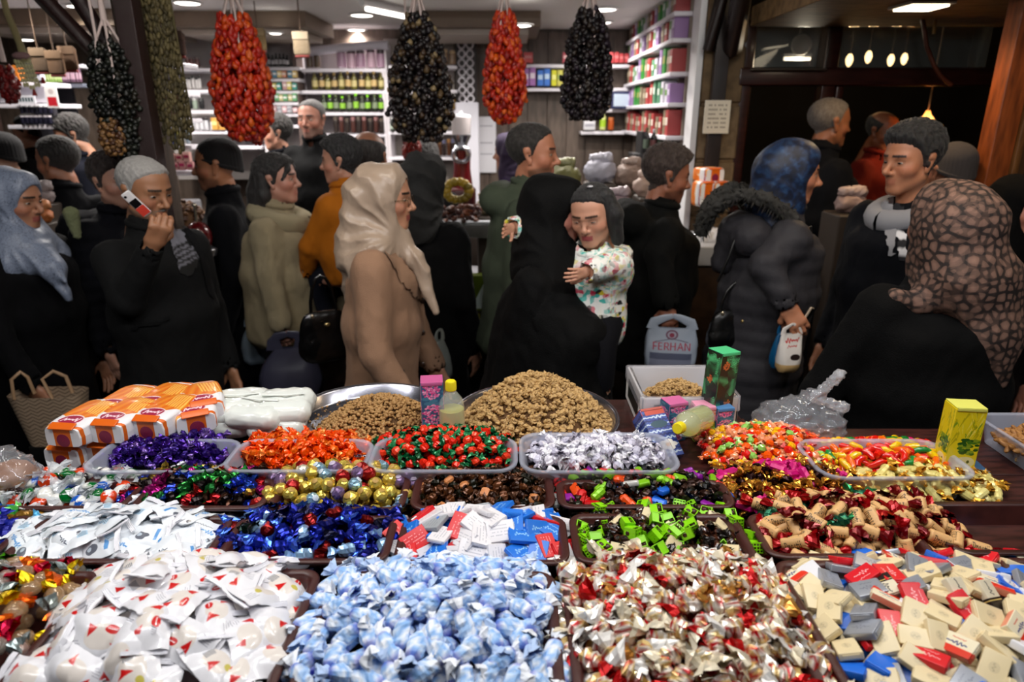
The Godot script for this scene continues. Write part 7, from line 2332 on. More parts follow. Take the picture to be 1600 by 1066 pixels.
	put("box_shell", bm, mat(Color(0.86, 0.85, 0.84), 0.5), box)
	for k in [[0.03, 0.046, 0.075, 0.02, Color(0.25, 0.06, 0.12)], [0.03, 0.008, 0.075, 0.03, Color(0.08, 0.12, 0.04)], [x1 - x0 - 0.1, 0.046, 0.085, 0.02, Color(0.5, 0.07, 0.16)], [x1 - x0 - 0.1, 0.008, 0.085, 0.03, Color(0.4, 0.2, 0.1)]]:
		put("printed_panel", MB.new().box(Vector3(x0 + k[0] + k[2] / 2, y0 + k[1] + k[3] / 2 + 0.008, zf + 0.0008), Vector3(k[2], k[3], 0.0014), Basis.IDENTITY, 0.0004), mat(k[4], 0.4, 0.0, {"grain": ["redwood", 14.0]}), box)
	put("printed_panel", MB.new().box(Vector3(x0 - 0.0008, y0 + 0.045, (zf + zbk) / 2), Vector3(0.0014, 0.05, 0.14), Basis.IDENTITY, 0.0004), mat(Color(0.1, 0.12, 0.1), 0.4), box)
	var film := MB.new()
	var g := []
	for i in 4:
		var ring := []
		for p in round_rect(x0 - 0.004 + [0.0, 0.0, 0.012, 0.016][i], x1 + 0.004 - [0.0, 0.0, 0.012, 0.016][i], zbk - 0.004 + [0, 0, 0.012, 0.016][i], zf + 0.005 - [0, 0, 0.012, 0.016][i], 0.012, y0 + bh + [-0.03, 0.006, 0.006, -0.075][i], 14):
			ring.append(p + Vector3(1, 0.8, 1) * 0.007 * nz.get_noise_3d(p.x * 70.0, p.z * 70.0, i * 2.0))
		g.append(ring)
	film.rows(g, true, false, false)
	put("film_lining", film, mat(Color(0.9, 0.9, 0.94), 0.08, 0.0, {"alpha": 0.35, "coat": 1.0}), box)
	put_stuff_mound("walnut_base", "base of the nuts inside the film-lined box", (x0 + x1) / 2, (zf + zbk) / 2 - 0.02, y0 + 0.025, 0.095, 0.07, 0.055, 8.0)
	stuff_scatter("boxed_nuts", "small shelled nuts inside the film-lined box", walnut(3), wn, (x0 + x1) / 2, (zf + zbk) / 2 - 0.02, y0 + 0.028, 0.1, 0.072, 0.055, 380, 8.0, 0.5, 0.8)
	var gl := at_h(1116, 652, y0 + 0.045)
	carton("leaf_carton", "tall dark carton printed with green palm leaves, standing on the box", Vector3(gl.x, y0 + 0.03, gl.z), 0.058, 0.185, 0.05, 0.45, "leaves_print", Color(0.3, 0.75, 0.5), -0.06)
	for k in [[1054, 694, 0.052, 0.098, "pink_flowers", "short carton with pink flowers before the film-lined box, outer one", Color(0.8, 0.4, 0.6), 0.3], [1098, 690, 0.048, 0.088, "pear_print", "short carton with pink blossoms and green pears", Color(0.9, 0.6, 0.7), 0.1], [1128, 692, 0.045, 0.085, "pink_flowers", "short carton with pink flowers at the corner of the film-lined box", Color(0.3, 0.5, 0.7), 0.2]]:
		var c := at_h(k[0], k[1], y0)
		carton("short_carton", k[5], Vector3(c.x, y0, zf + 0.03), k[2], k[3], 0.045, k[7], k[4], k[6])
	var wc := at_h(1066, 724, y0)
	var wf := carton("blue_carton", "blue striped carton with a white flower, leaning on the white sweets tub", Vector3(wc.x - 0.03, y0 + 0.004, wc.z), 0.062, 0.125, 0.05, 0.35, "white_flower", Color(0.7, 0.3, 0.25))
	wf.rotation.x = -0.95
	var yc := at_h(1494, 752, y0)
	carton("pineapple_carton", "tall yellow carton printed with fruit beside the nut tub", Vector3(yc.x, y0 + 0.029, yc.z - 0.02), 0.062, 0.14, 0.05, -0.12, "yellow_fruit", Color(0.85, 0.85, 0.4))
	carton("flat_carton", "small blue and pink carton lying under the yellow carton", Vector3(yc.x + 0.02, y0 + 0.001, yc.z - 0.02), 0.085, 0.026, 0.07, -0.12, "pink_flowers", Color(0.2, 0.35, 0.5))
	# knotted clear bag
	var kb := at_h(1262, 700, y0 + 0.0)
	var bag := thing("knotted_bag", "clear plastic bag knotted at the top behind the jelly tub", "plastic bag", Vector3(kb.x, y0, kb.z - 0.06))
	var clear := mat(Color(0.85, 0.88, 0.92), 0.06, 0.0, {"alpha": 0.17, "coat": 1.0})
	var crump := func(p, _n): return 0.014 * nz.get_noise_3dv(p * 26.0) + 0.012 * nz.get_noise_3dv(p * 55.0)
	put("bag_film", folds(net([cap(Vector3(-0.06, 0.03, 0), Vector3(0.05, 0.03, 0.01), 0.055, 0.055, 0.03), cap(Vector3(0, 0.06, 0), Vector3(0.03, 0.11, 0), 0.045, 0.014, 0.04)], 0.009), crump), clear, bag)
	put("knotted_neck", folds(net([cap(Vector3(0.03, 0.105, 0), Vector3(0.075, 0.165, 0.01), 0.01, 0.012, 0.02), cap(Vector3(0.035, 0.1, 0), Vector3(0.09, 0.085, 0.02), 0.008, 0.014, 0.02)], 0.005), func(p, _n): return 0.01 * nz.get_noise_3dv(p * 90.0)), mat(Color(0.88, 0.9, 0.93), 0.08, 0.0, {"alpha": 0.3, "coat": 1.0}), bag)
	# corner bag of golden pastry at the left edge
	var gb := at_h(8, 790, y0)
	var sack := thing("pastry_bag", "clear bag of golden brown pastry at the end of the stall", "bag", Vector3(gb.x, y0, gb.z - 0.02))
	put("filling", folds(net([cap(Vector3(-0.03, 0.035, 0), Vector3(0.015, 0.045, 0), 0.04, 0.042, 0.03)], 0.009), func(p, _n): return 0.007 * nz.get_noise_3dv(p * 45.0)), mat(Color(0.55, 0.33, 0.12), 0.45), sack)
	put("film", folds(net([cap(Vector3(-0.03, 0.04, 0), Vector3(0.015, 0.05, 0), 0.046, 0.048, 0.03), cap(Vector3(0, 0.07, 0), Vector3(-0.02, 0.11, 0), 0.035, 0.02, 0.03)], 0.009), crump), clear, sack)
	# woven basket bag held by the woman in grey
	var wb := at_d(66, 578, 2.45)
	var bk := thing("woven_bag", "cream woven shopper bag with chevron weave and a black base", "bag", wb, 0.05)
	im = canvas(128, 128, Color(0.62, 0.54, 0.45))
	for y in 128:
		for x in 128:
			var z := absf(fmod(x, 21.3) - 10.6)
			if fmod(y + z * 0.7, 9.0) < 3.0:
				im.set_pixel(x, y, Color(0.42, 0.35, 0.29))
	im_tex("chevron", im)
	var wm := MB.new()
	g = []
	for i in 6:
		var f := i / 5.0
		var ring := []
		for j in 28:
			var a := -TAU * j / 28
			ring.append(Vector3(signf(cos(a)) * pow(absf(cos(a)), 0.4) * lerpf(0.1, 0.142, f), -0.31 + f * 0.215, signf(sin(a)) * pow(absf(sin(a)), 0.6) * lerpf(0.05, 0.06, f)))
		g.append(ring)
	wm.rows(g, true, true, false)
	for i in wm.v.size():
		wm.uv[i] = Vector2(wm.v[i].x / 0.28 + 0.5, -wm.v[i].y / 0.22)
	put("woven_side", wm, mat(Color.WHITE, 0.7, 0.0, {"tex": "chevron"}), bk)
	put("black_base", MB.new().box(Vector3(0, -0.35, 0), Vector3(0.2, 0.09, 0.1), Basis.IDENTITY, 0.01), mat(Color(0.02, 0.02, 0.02), 0.5), bk)
	for sx in [-0.075, 0.07]:
		var pts := [Vector3(sx - 0.02, -0.1, 0.058), Vector3(sx - 0.018 + (0.03 if sx > 0 else 0.0) * -1.0, -0.02, 0.05), Vector3(sx * 0.85 - 0.01, 0.0, 0.02), Vector3(sx + 0.01, -0.03, 0.0), Vector3(sx + 0.022, -0.1, 0.0)]
		put("strap", MB.new().tube(pts, [0.0075], 6, true, 0.5), mat(Color(0.6, 0.48, 0.36), 0.6), bk)

func put_stuff_mound(called: String, label: String, cx: float, cz: float, y: float, rx: float, rz: float, h: float, sd: float):
	var o := put(called, grain_mound(MB.new(), cx, cz, y, rx, rz, h, sd), mat(Color(0.5, 0.35, 0.2), 0.8, 0.0, {"bump": ["fine", 20.0, 0.6]}))
	tag(o, label, "nuts", "", "stuff")

func bottle_parts(t: Node3D):
	var r := 0.03
	var pet := mat(Color(0.9, 0.93, 0.9), 0.06, 0.0, {"alpha": 0.28, "coat": 1.0})
	put("bottle_shell", MB.new().lathe([Vector2(0.004, 0.0), Vector2(r * 0.9, 0.0), Vector2(r, 0.006), Vector2(r, 0.105), Vector2(r * 0.86, 0.125), Vector2(0.012, 0.143), Vector2(0.0105, 0.15)], 24, Transform3D.IDENTITY, true, false), pet, t)
	put("liquid", MB.new().lathe([Vector2(0.004, 0.002), Vector2(r * 0.86, 0.002), Vector2(r * 0.95, 0.007), Vector2(r * 0.95, 0.1)], 24), mat(Color(0.80, 0.80, 0.42), 0.15, 0.0, {"back": Color(0.6, 0.6, 0.3)}), t)
	put("cap", MB.new().lathe([Vector2(0.0125, 0.147), Vector2(0.0132, 0.149), Vector2(0.0128, 0.166), Vector2(0.0105, 0.169)], 20), mat(Color(0.93, 0.85, 0.1), 0.4), t)


# ================================================================ shop shelves and what stands on them
var BOT := {}

func small_bottle(w: float, h: float, body: Color, capc: Color, label: Color, seen_label: String, p: Vector3, group: String):
	var key := str(w, h)
	if not BOT.has(key):
		BOT[key] = [MB.new().lathe([Vector2(w * 0.46, 0.0), Vector2(w * 0.5, 0.004), Vector2(w * 0.5, h * 0.66), Vector2(w * 0.22, h * 0.82), Vector2(w * 0.2, h * 0.88)], 12).mesh(), MB.new().lathe([Vector2(w * 0.25, h * 0.86), Vector2(w * 0.26, h), Vector2(w * 0.2, h + 0.002)], 10).mesh(), MB.new().lathe([Vector2(w * 0.508, h * 0.16), Vector2(w * 0.508, h * 0.54)], 12, Transform3D.IDENTITY, false, false).mesh()]
	var t := thing("bottle", seen_label, "bottle", p, 0.0, group)
	var g := put("glass", BOT[key][0], mat(body, 0.25), t)
	put("cap", BOT[key][1], mat(capc, 0.4), t)
	put("paper_label", BOT[key][2], mat(label, 0.6), g)

func small_box(w: float, h: float, d: float, k: Color, band: Color, seen_label: String, p: Vector3, group: String, called := "carton"):
	var key := str("b", w, h, d)
	if not BOT.has(key):
		BOT[key] = [MB.new().box(Vector3(0, h / 2, 0), Vector3(w, h, d), Basis.IDENTITY, 0.003).mesh(), MB.new().box(Vector3(0, h * 0.55, d / 2 + 0.001), Vector3(w * 0.8, h * 0.3, 0.002), Basis.IDENTITY, 0.0006).mesh()]
	var t := thing(called, seen_label, "carton", p, 0.0, group)
	var g := put("box_body", BOT[key][0], mat(k, 0.5), t)
	put("label_panel", BOT[key][1], mat(band, 0.5), g)

func jar(w: float, h: float, body: Color, lid: Color, seen_label: String, p: Vector3, group: String):
	var key := str("j", w, h)
	if not BOT.has(key):
		BOT[key] = [MB.new().lathe([Vector2(w * 0.44, 0.0), Vector2(w * 0.5, 0.005), Vector2(w * 0.5, h * 0.72), Vector2(w * 0.42, h * 0.8)], 12).mesh(), MB.new().lathe([Vector2(w * 0.45, h * 0.79), Vector2(w * 0.46, h * 0.98), Vector2(w * 0.4, h)], 12).mesh()]
	var t := thing("jar", seen_label, "jar", p, 0.0, group)
	put("glass", BOT[key][0], mat(body, 0.25), t)
	put("lid", BOT[key][1], mat(lid, 0.4), t)

# a shelf board between two pixel columns at a pixel row, at depth d
func board(unit: Node3D, px0: float, px1: float, py: float, d: float, deep := 0.22, k := Color(0.84, 0.83, 0.86)):
	var a := at_d(px0, py, d)
	var b := at_d(px1, py, d)
	put("shelf_board", MB.new().box(Vector3((a.x + b.x) / 2, a.y - 0.012, -d - deep / 2) - unit.position, Vector3(b.x - a.x, 0.026, deep), Basis.IDENTITY, 0.003), mat(k, 0.5), unit)

func upright(unit: Node3D, px: float, py0: float, py1: float, d: float, deep := 0.22, k := Color(0.8, 0.78, 0.8), w := 0.025):
	var a := at_d(px, (py0 + py1) / 2, d)
	var t := at_d(px, py0, d)
	var b := at_d(px, py1, d)
	put("upright", MB.new().box(Vector3(a.x, (t.y + b.y) / 2, -d - deep / 2 - 0.001) - unit.position, Vector3(w, t.y - b.y, deep), Basis.IDENTITY, 0.003), mat(k, 0.5), unit)

func back_panel(unit: Node3D, px0: float, px1: float, py0: float, py1: float, d: float, k: Color):
	var a := at_d(px0, (py0 + py1) / 2, d)
	var b := at_d(px1, (py0 + py1) / 2, d)
	var t := at_d((px0 + px1) / 2, py0, d)
	var u := at_d((px0 + px1) / 2, py1, d)
	put("back_panel", MB.new().box(Vector3((a.x + b.x) / 2, (t.y + u.y) / 2, -d) - unit.position, Vector3(b.x - a.x, t.y - u.y, 0.016), Basis.IDENTITY, 0.002), mat(k, 0.55), unit)

func row_of(kind: String, px0: float, px1: float, py: float, d: float, n: int, hpx: float, cols: Array, lab: String, group: String):
	for i in n:
		var px := lerpf(px0, px1, (i + 0.5) / n) + R(-0.8, 0.8)
		var p := at_d(px, py, d - 0.02)
		p.y += 0.002
		var wpx := (px1 - px0) / n * 0.86
		var w := wpx / F * d * 0.96
		var h := hpx / F * d * R(0.9, 1.05)
		h = snappedf(h, 0.01)
		w = snappedf(w, 0.003)
		var c = cols[i % cols.size()]
		var said := "%s, %s on the shelf" % [lab, ["first", "second", "third", "fourth", "fifth", "sixth", "seventh", "eighth", "ninth", "tenth", "eleventh", "twelfth", "thirteenth", "fourteenth", "fifteenth", "sixteenth"][i]]
		p.z -= w * 0.5
		if kind == "bottle":
			small_bottle(w, h, c[0], c[1], c[2], said, p, group)
		elif kind == "jar":
			jar(w, h, c[0], c[1], said, p, group)
		else:
			small_box(w, h, minf(w, 0.12), c[0], c[1], said, p, group)

func unit(called: String, label: String, px: float, d: float) -> Node3D:
	var p := at_d(px, 300, d)
	return thing(called, label, "shelves", Vector3(p.x, 0, -d))

func shop_goods():
	var W := Color(0.84, 0.83, 0.86)
	var K := func(a, b, c = Color.WHITE): return [a, b, c]
	# --- tall unit behind the shopkeeper
	var d := 5.75
	var u := unit("wall_shelves", "white wall shelves behind the shopkeeper holding jars and tins", 540, d)
	back_panel(u, 470, 605, 70, 330, 5.99, Color(0.45, 0.42, 0.42))
	for py in [107, 141, 175, 209, 250]:
		board(u, 470, 604, py, d)
	upright(u, 471, 74, 330, d)
	upright(u, 602, 66, 330, d)
	var a := at_d(470, 76, d)
	var vp := []
	for i in 9:
		vp.append(at_d(470 + i * 17, 82 - 12.0 * sin(i / 8.0 * PI / 2), d) - u.position)
	put("valance", MB.new().tube(vp, [0.035], 6), mat(Color(0.8, 0.79, 0.83), 0.5), u)
	row_of("jar", 478, 500, 105, d, 2, 20, [K.call(Color(0.3, 0.24, 0.18), Color(0.2, 0.16, 0.14))], "dark tin on the top board behind the shopkeeper", "tins on the top board")
	row_of("jar", 524, 602, 105, d, 5, 25, [K.call(Color(0.62, 0.5, 0.58), Color(0.2, 0.13, 0.16)), K.call(Color(0.72, 0.6, 0.66), Color(0.25, 0.16, 0.2))], "mauve glass jar with dark lid on the top board", "mauve jars")
	row_of("bottle", 486, 600, 139, d, 11, 23, [K.call(Color(0.35, 0.33, 0.12), Color(0.3, 0.25, 0.1), Color(0.7, 0.65, 0.45)), K.call(Color(0.2, 0.16, 0.1), Color(0.5, 0.4, 0.2), Color(0.7, 0.6, 0.4))], "amber oil bottle on the second board", "oil bottles")
	row_of("bottle", 500, 600, 173, d, 10, 23, [K.call(Color(0.12, 0.16, 0.1), Color(0.3, 0.35, 0.2), Color(0.45, 0.5, 0.4)), K.call(Color(0.1, 0.12, 0.09), Color(0.45, 0.75, 0.1), Color(0.5, 0.7, 0.2))], "dark green bottle with lime label on the third board", "green bottles")
	row_of("jar", 520, 600, 207, d, 9, 22, [K.call(Color(0.16, 0.13, 0.12), Color(0.3, 0.26, 0.22)), K.call(Color(0.25, 0.14, 0.12), Color(0.5, 0.35, 0.35))], "dark jar on the fourth board", "dark jars")
	row_of("bottle", 575, 603, 248, d, 3, 24, [K.call(Color(0.1, 0.09, 0.08), Color(0.2, 0.16, 0.14), Color(0.3, 0.25, 0.2))], "dark bottle on the lowest board behind the bald man", "low dark bottles")
	# --- next bay, partly behind the dark hanging bundle
	u = unit("wall_shelves", "white wall shelves behind the dark hanging bundle", 655, d)
	back_panel(u, 606, 712, 60, 330, 5.99, Color(0.55, 0.52, 0.5))
	for py in [102, 140, 172, 205, 245]:
		board(u, 606, 714, py, d)
	upright(u, 606, 66, 300, d)
	row_of("box", 610, 640, 138, d, 3, 24, [K.call(Color(0.75, 0.74, 0.78), Color(0.6, 0.6, 0.66))], "grey-white carton behind the dark bundle", "cartons behind the dark bundle")
	row_of("jar", 690, 712, 100, d, 2, 20, [K.call(Color(0.55, 0.45, 0.35), Color(0.7, 0.6, 0.45))], "tan jar beside the lattice panel", "tan jars")
	row_of("jar", 690, 712, 170, d, 2, 20, [K.call(Color(0.5, 0.38, 0.1), Color(0.65, 0.5, 0.2))], "honey jar beside the lattice panel", "honey jars")
	row_of("bottle", 608, 640, 205, d, 4, 22, [K.call(Color(0.2, 0.22, 0.2), Color(0.7, 0.7, 0.7), Color(0.6, 0.65, 0.6))], "dark bottle with white label behind the small peppers", "white label bottles")
	row_of("jar", 668, 712, 243, d, 6, 24, [K.call(Color(0.25, 0.14, 0.08), Color(0.45, 0.3, 0.12)), K.call(Color(0.14, 0.1, 0.1), Color(0.3, 0.3, 0.4))], "amber jar behind the coffee grinder", "amber jars")
	# --- narrow bay with small packets
	u = unit("wall_shelves", "narrow white shelves of small coloured packets beside the shopkeeper", 442, 5.7)
	d = 5.7
	back_panel(u, 412, 468, 60, 330, 5.95, Color(0.72, 0.7, 0.7))
	for py in [104, 122, 141, 159, 177, 195]:
		board(u, 414, 466, py, d, 0.18)
	upright(u, 412, 62, 330, d, 0.2, Color(0.3, 0.25, 0.24))
	upright(u, 468, 62, 330, d, 0.2, Color(0.36, 0.3, 0.28))
	row_of("bottle", 416, 452, 103, d, 6, 17, [K.call(Color(0.12, 0.12, 0.13), Color(0.1, 0.1, 0.1), Color(0.7, 0.7, 0.72))], "small black bottle with pale label", "small black bottles")
	row_of("box", 416, 464, 121, d, 6, 9, [K.call(Color(0.75, 0.5, 0.4), Color(0.85, 0.8, 0.75)), K.call(Color(0.3, 0.5, 0.6), Color(0.85, 0.85, 0.85)), K.call(Color(0.8, 0.7, 0.45), Color(0.9, 0.88, 0.8))], "small packet on the upper narrow shelf", "small packets, upper shelf")
	row_of("box", 416, 464, 140, d, 6, 10, [K.call(Color(0.7, 0.55, 0.55), Color(0.85, 0.8, 0.78)), K.call(Color(0.75, 0.7, 0.35), Color(0.9, 0.88, 0.8)), K.call(Color(0.2, 0.55, 0.5), Color(0.85, 0.85, 0.85))], "small packet on the middle narrow shelf", "small packets, middle shelf")
	row_of("box", 428, 464, 158, d, 5, 10, [K.call(Color(0.35, 0.6, 0.4), Color(0.85, 0.85, 0.85)), K.call(Color(0.7, 0.68, 0.5), Color(0.9, 0.88, 0.8))], "small green packet on the lower narrow shelf", "small green packets")
	row_of("box", 424, 464, 176, d, 5, 9, [K.call(Color(0.75, 0.6, 0.62), Color(0.9, 0.85, 0.85)), K.call(Color(0.7, 0.7, 0.72), Color(0.5, 0.5, 0.55))], "small pale packet on the lowest narrow shelf", "small pale packets")
	# --- bay behind the red peppers
	d = 5.5
	u = unit("wall_shelves", "pale shelves of black and white jars behind the red pepper bundle", 350, d)
	back_panel(u, 262, 410, 60, 280, 5.8, Color(0.66, 0.64, 0.63))
	for py in [106, 140, 172, 204, 228]:
		board(u, 264, 408, py, d)
	upright(u, 410, 60, 300, d)
	row_of("jar", 284, 314, 138, d, 6, 17, [K.call(Color(0.75, 0.74, 0.74), Color(0.06, 0.06, 0.07))], "white jar with black lid on the second board", "white jars with black lids")
	row_of("jar", 290, 318, 170, d, 3, 15, [K.call(Color(0.1, 0.1, 0.11), Color(0.2, 0.2, 0.2)), K.call(Color(0.5, 0.55, 0.5), Color(0.6, 0.6, 0.6))], "small dark jar on the third board", "small dark jars")
	row_of("jar", 288, 334, 203, d, 6, 17, [K.call(Color(0.72, 0.72, 0.74), Color(0.1, 0.09, 0.1))], "white jar with black lid on the fourth board", "lower white jars with black lids")
	row_of("box", 330, 352, 203, d, 2, 17, [K.call(Color(0.75, 0.55, 0.25), Color(0.85, 0.75, 0.5))], "ochre packet beside the white jars", "ochre packets")
	row_of("jar", 288, 310, 104, d, 3, 14, [K.call(Color(0.4, 0.25, 0.24), Color(0.5, 0.45, 0.45))], "dim red jar on the top board", "dim red jars")
	# --- white display end beside the column
	d = 4.4
	u = unit("display_rack", "white end rack of bottles and packets beside the brown column", 268, d)
	for py in [98, 144, 185, 227, 268]:
		board(u, 246, 288 + (py - 98) * 0.08, py, d, 0.18)
	upright(u, 246, 96, 599, d, 0.18)
	row_of("box", 254, 282, 142, d, 3, 22, [K.call(Color(0.75, 0.73, 0.82), Color(0.4, 0.36, 0.6))], "white and violet packet, lower of two tiers", "violet packets")
	row_of("box", 256, 284, 183, d, 3, 30, [K.call(Color(0.4, 0.25, 0.22), Color(0.6, 0.4, 0.35)), K.call(Color(0.5, 0.3, 0.35), Color(0.6, 0.5, 0.5))], "brown and rose packet on the end rack", "brown and rose packets")
	row_of("box", 242, 260, 225, d, 2, 17, [K.call(Color(0.1, 0.45, 0.12), Color(0.2, 0.6, 0.25))], "bright green packet on the end rack", "green packets")
	row_of("bottle", 260, 296, 225, d, 5, 32, [K.call(Color(0.65, 0.7, 0.75), Color(0.8, 0.8, 0.82), Color(0.5, 0.6, 0.7)), K.call(Color(0.25, 0.35, 0.7), Color(0.5, 0.55, 0.7), Color(0.3, 0.4, 0.75)), K.call(Color(0.75, 0.74, 0.3), Color(0.8, 0.78, 0.5), Color(0.8, 0.8, 0.4)), K.call(Color(0.8, 0.8, 0.8), Color(0.85, 0.85, 0.85), Color(0.75, 0.75, 0.75))], "squeeze bottle in mixed colours on the end rack", "squeeze bottles")
	row_of("box", 244, 302, 266, d, 5, 13, [K.call(Color(0.7, 0.5, 0.5), Color(0.6, 0.1, 0.3))], "pink and maroon pack, lower tier behind the phone caller", "pink packs, lower tier")
	row_of("box", 252, 296, 253, d, 4, 13, [K.call(Color(0.75, 0.58, 0.55), Color(0.55, 0.08, 0.25))], "pink and maroon pack, upper tier behind the phone caller", "pink packs, upper tier")
	put("plinth", MB.new().box(at_d(272, 330, d) - u.position, Vector3(0.28, 0.14, 0.2), Basis.IDENTITY, 0.01), mat(Color(0.5, 0.5, 0.52), 0.5), u)
	# --- left racks
	d = 4.9
	u = unit("display_rack", "dark rack of green and plum bottles at the far left of the shop", 95, d)
	back_panel(u, 62, 128, 96, 330, 5.1, Color(0.1, 0.1, 0.13))
	board(u, 62, 128, 130, d, 0.16, Color(0.35, 0.37, 0.42))
	board(u, 62, 128, 100, d, 0.16, Color(0.6, 0.6, 0.62))
	upright(u, 62, 96, 330, d, 0.16, Color(0.2, 0.2, 0.24))
	row_of("bottle", 68, 96, 128, d, 7, 24, [K.call(Color(0.4, 0.5, 0.25), Color(0.3, 0.35, 0.2), Color(0.55, 0.6, 0.4))], "olive green bottle in the dark rack", "olive green bottles")
	row_of("bottle", 96, 126, 128, d, 7, 24, [K.call(Color(0.28, 0.2, 0.26), Color(0.35, 0.25, 0.28), Color(0.5, 0.4, 0.45))], "plum bottle in the dark rack", "plum bottles")
	put("diagonal_stay", MB.new().tube([at_d(82, 155, d) - u.position, at_d(91, 222, d) - u.position], [0.018], 4), mat(Color(0.7, 0.7, 0.74), 0.5), u)
	u = unit("display_rack", "white rack of black jars with white lids at the left edge", 40, 4.6)
	d = 4.6
	board(u, -20, 82, 162, d, 0.3)
	board(u, 10, 82, 195, d, 0.3)
	board(u, -20, 64, 128, d, 0.3)
	upright(u, 22, 100, 583, d, 0.06, Color(0.33, 0.25, 0.23), 0.04)
	put("white_panel", MB.new().box(at_d(38, 146, d + 0.1) - u.position, Vector3(0.35, 0.11, 0.02), Basis.IDENTITY, 0.004), mat(W, 0.5), u)
	row_of("jar", 30, 80, 177, d, 7, 12, [K.call(Color(0.12, 0.12, 0.18), Color(0.75, 0.75, 0.76))], "small black jar with white lid, upper tier", "black jars, upper tier")
	row_of("jar", 30, 80, 193, d, 7, 12, [K.call(Color(0.1, 0.1, 0.16), Color(0.72, 0.7, 0.72))], "small black jar with white lid, lower tier", "black jars, lower tier")
	row_of("box", 12, 30, 126, d, 1, 22, [K.call(Color(0.7, 0.38, 0.08), Color(0.75, 0.45, 0.15))], "large orange tin at the left edge", "orange tins")
	row_of("box", 52, 64, 126, d, 1, 20, [K.call(Color(0.7, 0.7, 0.74), Color(0.2, 0.2, 0.3))], "white box with navy label at the left edge", "white boxes at the left edge")
	var im := canvas(64, 96, Color(0.85, 0.84, 0.84))
	fill_oval(im, 32, 24, 14, 12, Color(0.7, 0.66, 0.66))
	im.fill_rect(Rect2i(8, 48, 48, 40), Color(0.7, 0.1, 0.16))
	im_tex("red_notice", im)
	var s1 := at_d(80, 151, 4.5)
	var no := put("small_sign", flat_board(0.075, 0.13, 0.008), mat(Color.WHITE, 0.5, 0.0, {"tex": "red_notice"}))
	no.position = s1
	tag(no, "small white sign with a red lower panel on the jar rack", "sign")
	im = canvas(64, 24, Color(0.8, 0.8, 0.83))
	for x in range(6, 56, 9):
		im.fill_rect(Rect2i(x, 6, 6, 12), Color(0.1, 0.22, 0.24))
	im_tex("dark_tag", im)
	var n2 := put("price_strip", flat_board(0.13, 0.05, 0.006), mat(Color.WHITE, 0.5, 0.0, {"tex": "dark_tag"}))
	n2.position = at_d(38, 155, 4.55)
	tag(n2, "white strip with dark green marks above the black jars", "sign")
	# --- back wall shelves
	d = 5.85
	u = unit("wall_shelves", "white wall boards on the wood wall with bright cartons", 900, d)
	board(u, 818, 990, 100, d, 0.15)
	board(u, 816, 990, 137, d, 0.15)
	row_of("box", 818, 834, 98, d, 1, 15, [K.call(Color(0.75, 0.3, 0.3), Color(0.8, 0.5, 0.5))], "red pack at the end of the upper board", "red packs")
	row_of("box", 878, 892, 98, d, 1, 15, [K.call(Color(0.7, 0.3, 0.35), Color(0.85, 0.7, 0.7))], "rose pack on the upper board left of the dark bundle", "rose packs")
	row_of("box", 952, 984, 98, d, 4, 14, [K.call(Color(0.65, 0.2, 0.22), Color(0.75, 0.4, 0.4))], "dark red pack right of the dark bundle", "dark red packs")
	row_of("box", 817, 838, 134, d, 2, 24, [K.call(Color(0.6, 0.4, 0.65), Color(0.85, 0.8, 0.85))], "violet and white carton on the lower board", "violet cartons")
	row_of("box", 839, 860, 134, d, 2, 24, [K.call(Color(0.2, 0.42, 0.75), Color(0.7, 0.8, 0.9))], "blue carton on the lower board", "blue cartons")
	row_of("box", 861, 888, 134, d, 3, 24, [K.call(Color(0.75, 0.75, 0.12), Color(0.85, 0.85, 0.5)), K.call(Color(0.7, 0.68, 0.3), Color(0.5, 0.6, 0.3))], "yellow carton on the lower board", "yellow cartons")
	u = unit("wall_shelves", "short white corner boards with a framed card", 955, d)
	board(u, 928, 990, 170, d, 0.15)
	board(u, 908, 990, 205, d, 0.15)
	var fr := thing("framed_card", "blue framed card on the corner board", "picture", at_d(972, 156, 5.8))
	put("frame", MB.new().box(Vector3.ZERO, Vector3(0.17, 0.13, 0.015), Basis.IDENTITY, 0.004), mat(Color(0.1, 0.13, 0.3), 0.4), fr)
	put("card", MB.new().box(Vector3(0, 0, 0.008), Vector3(0.135, 0.095, 0.004), Basis.IDENTITY, 0.001), mat(Color(0.7, 0.76, 0.82), 0.4), fr)
	row_of("box", 911, 932, 203, d, 1, 12, [K.call(Color(0.78, 0.78, 0.8), Color(0.6, 0.6, 0.64))], "white carton on the lowest corner board", "white corner cartons")
	row_of("bottle", 936, 948, 203, d, 1, 26, [K.call(Color(0.75, 0.78, 0.5), Color(0.7, 0.68, 0.6), Color(0.6, 0.75, 0.15))], "small bottle with lime base on the lowest corner board", "lime bottles")
	row_of("jar", 949, 960, 203, d, 1, 18, [K.call(Color(0.65, 0.3, 0.12), Color(0.7, 0.4, 0.2))], "orange jar on the lowest corner board", "orange jars")
	row_of("jar", 934, 956, 168, d, 2, 14, [K.call(Color(0.4, 0.34, 0.28), Color(0.6, 0.5, 0.4))], "brown jar beside the framed card", "brown corner jars")
	# lattice panel and white column, price board
	d = 5.8
	var lt := thing("lattice_panel", "tall dark framed panel of white pierced lattice on the back wall", "panel", at_d(728, 112, d))
	put("frame", MB.new().box(Vector3(0, 0, -0.03), Vector3(0.17, 0.66, 0.03), Basis.IDENTITY, 0.004), mat(Color(0.13, 0.09, 0.085), 0.5), lt)
	var lm := MB.new()
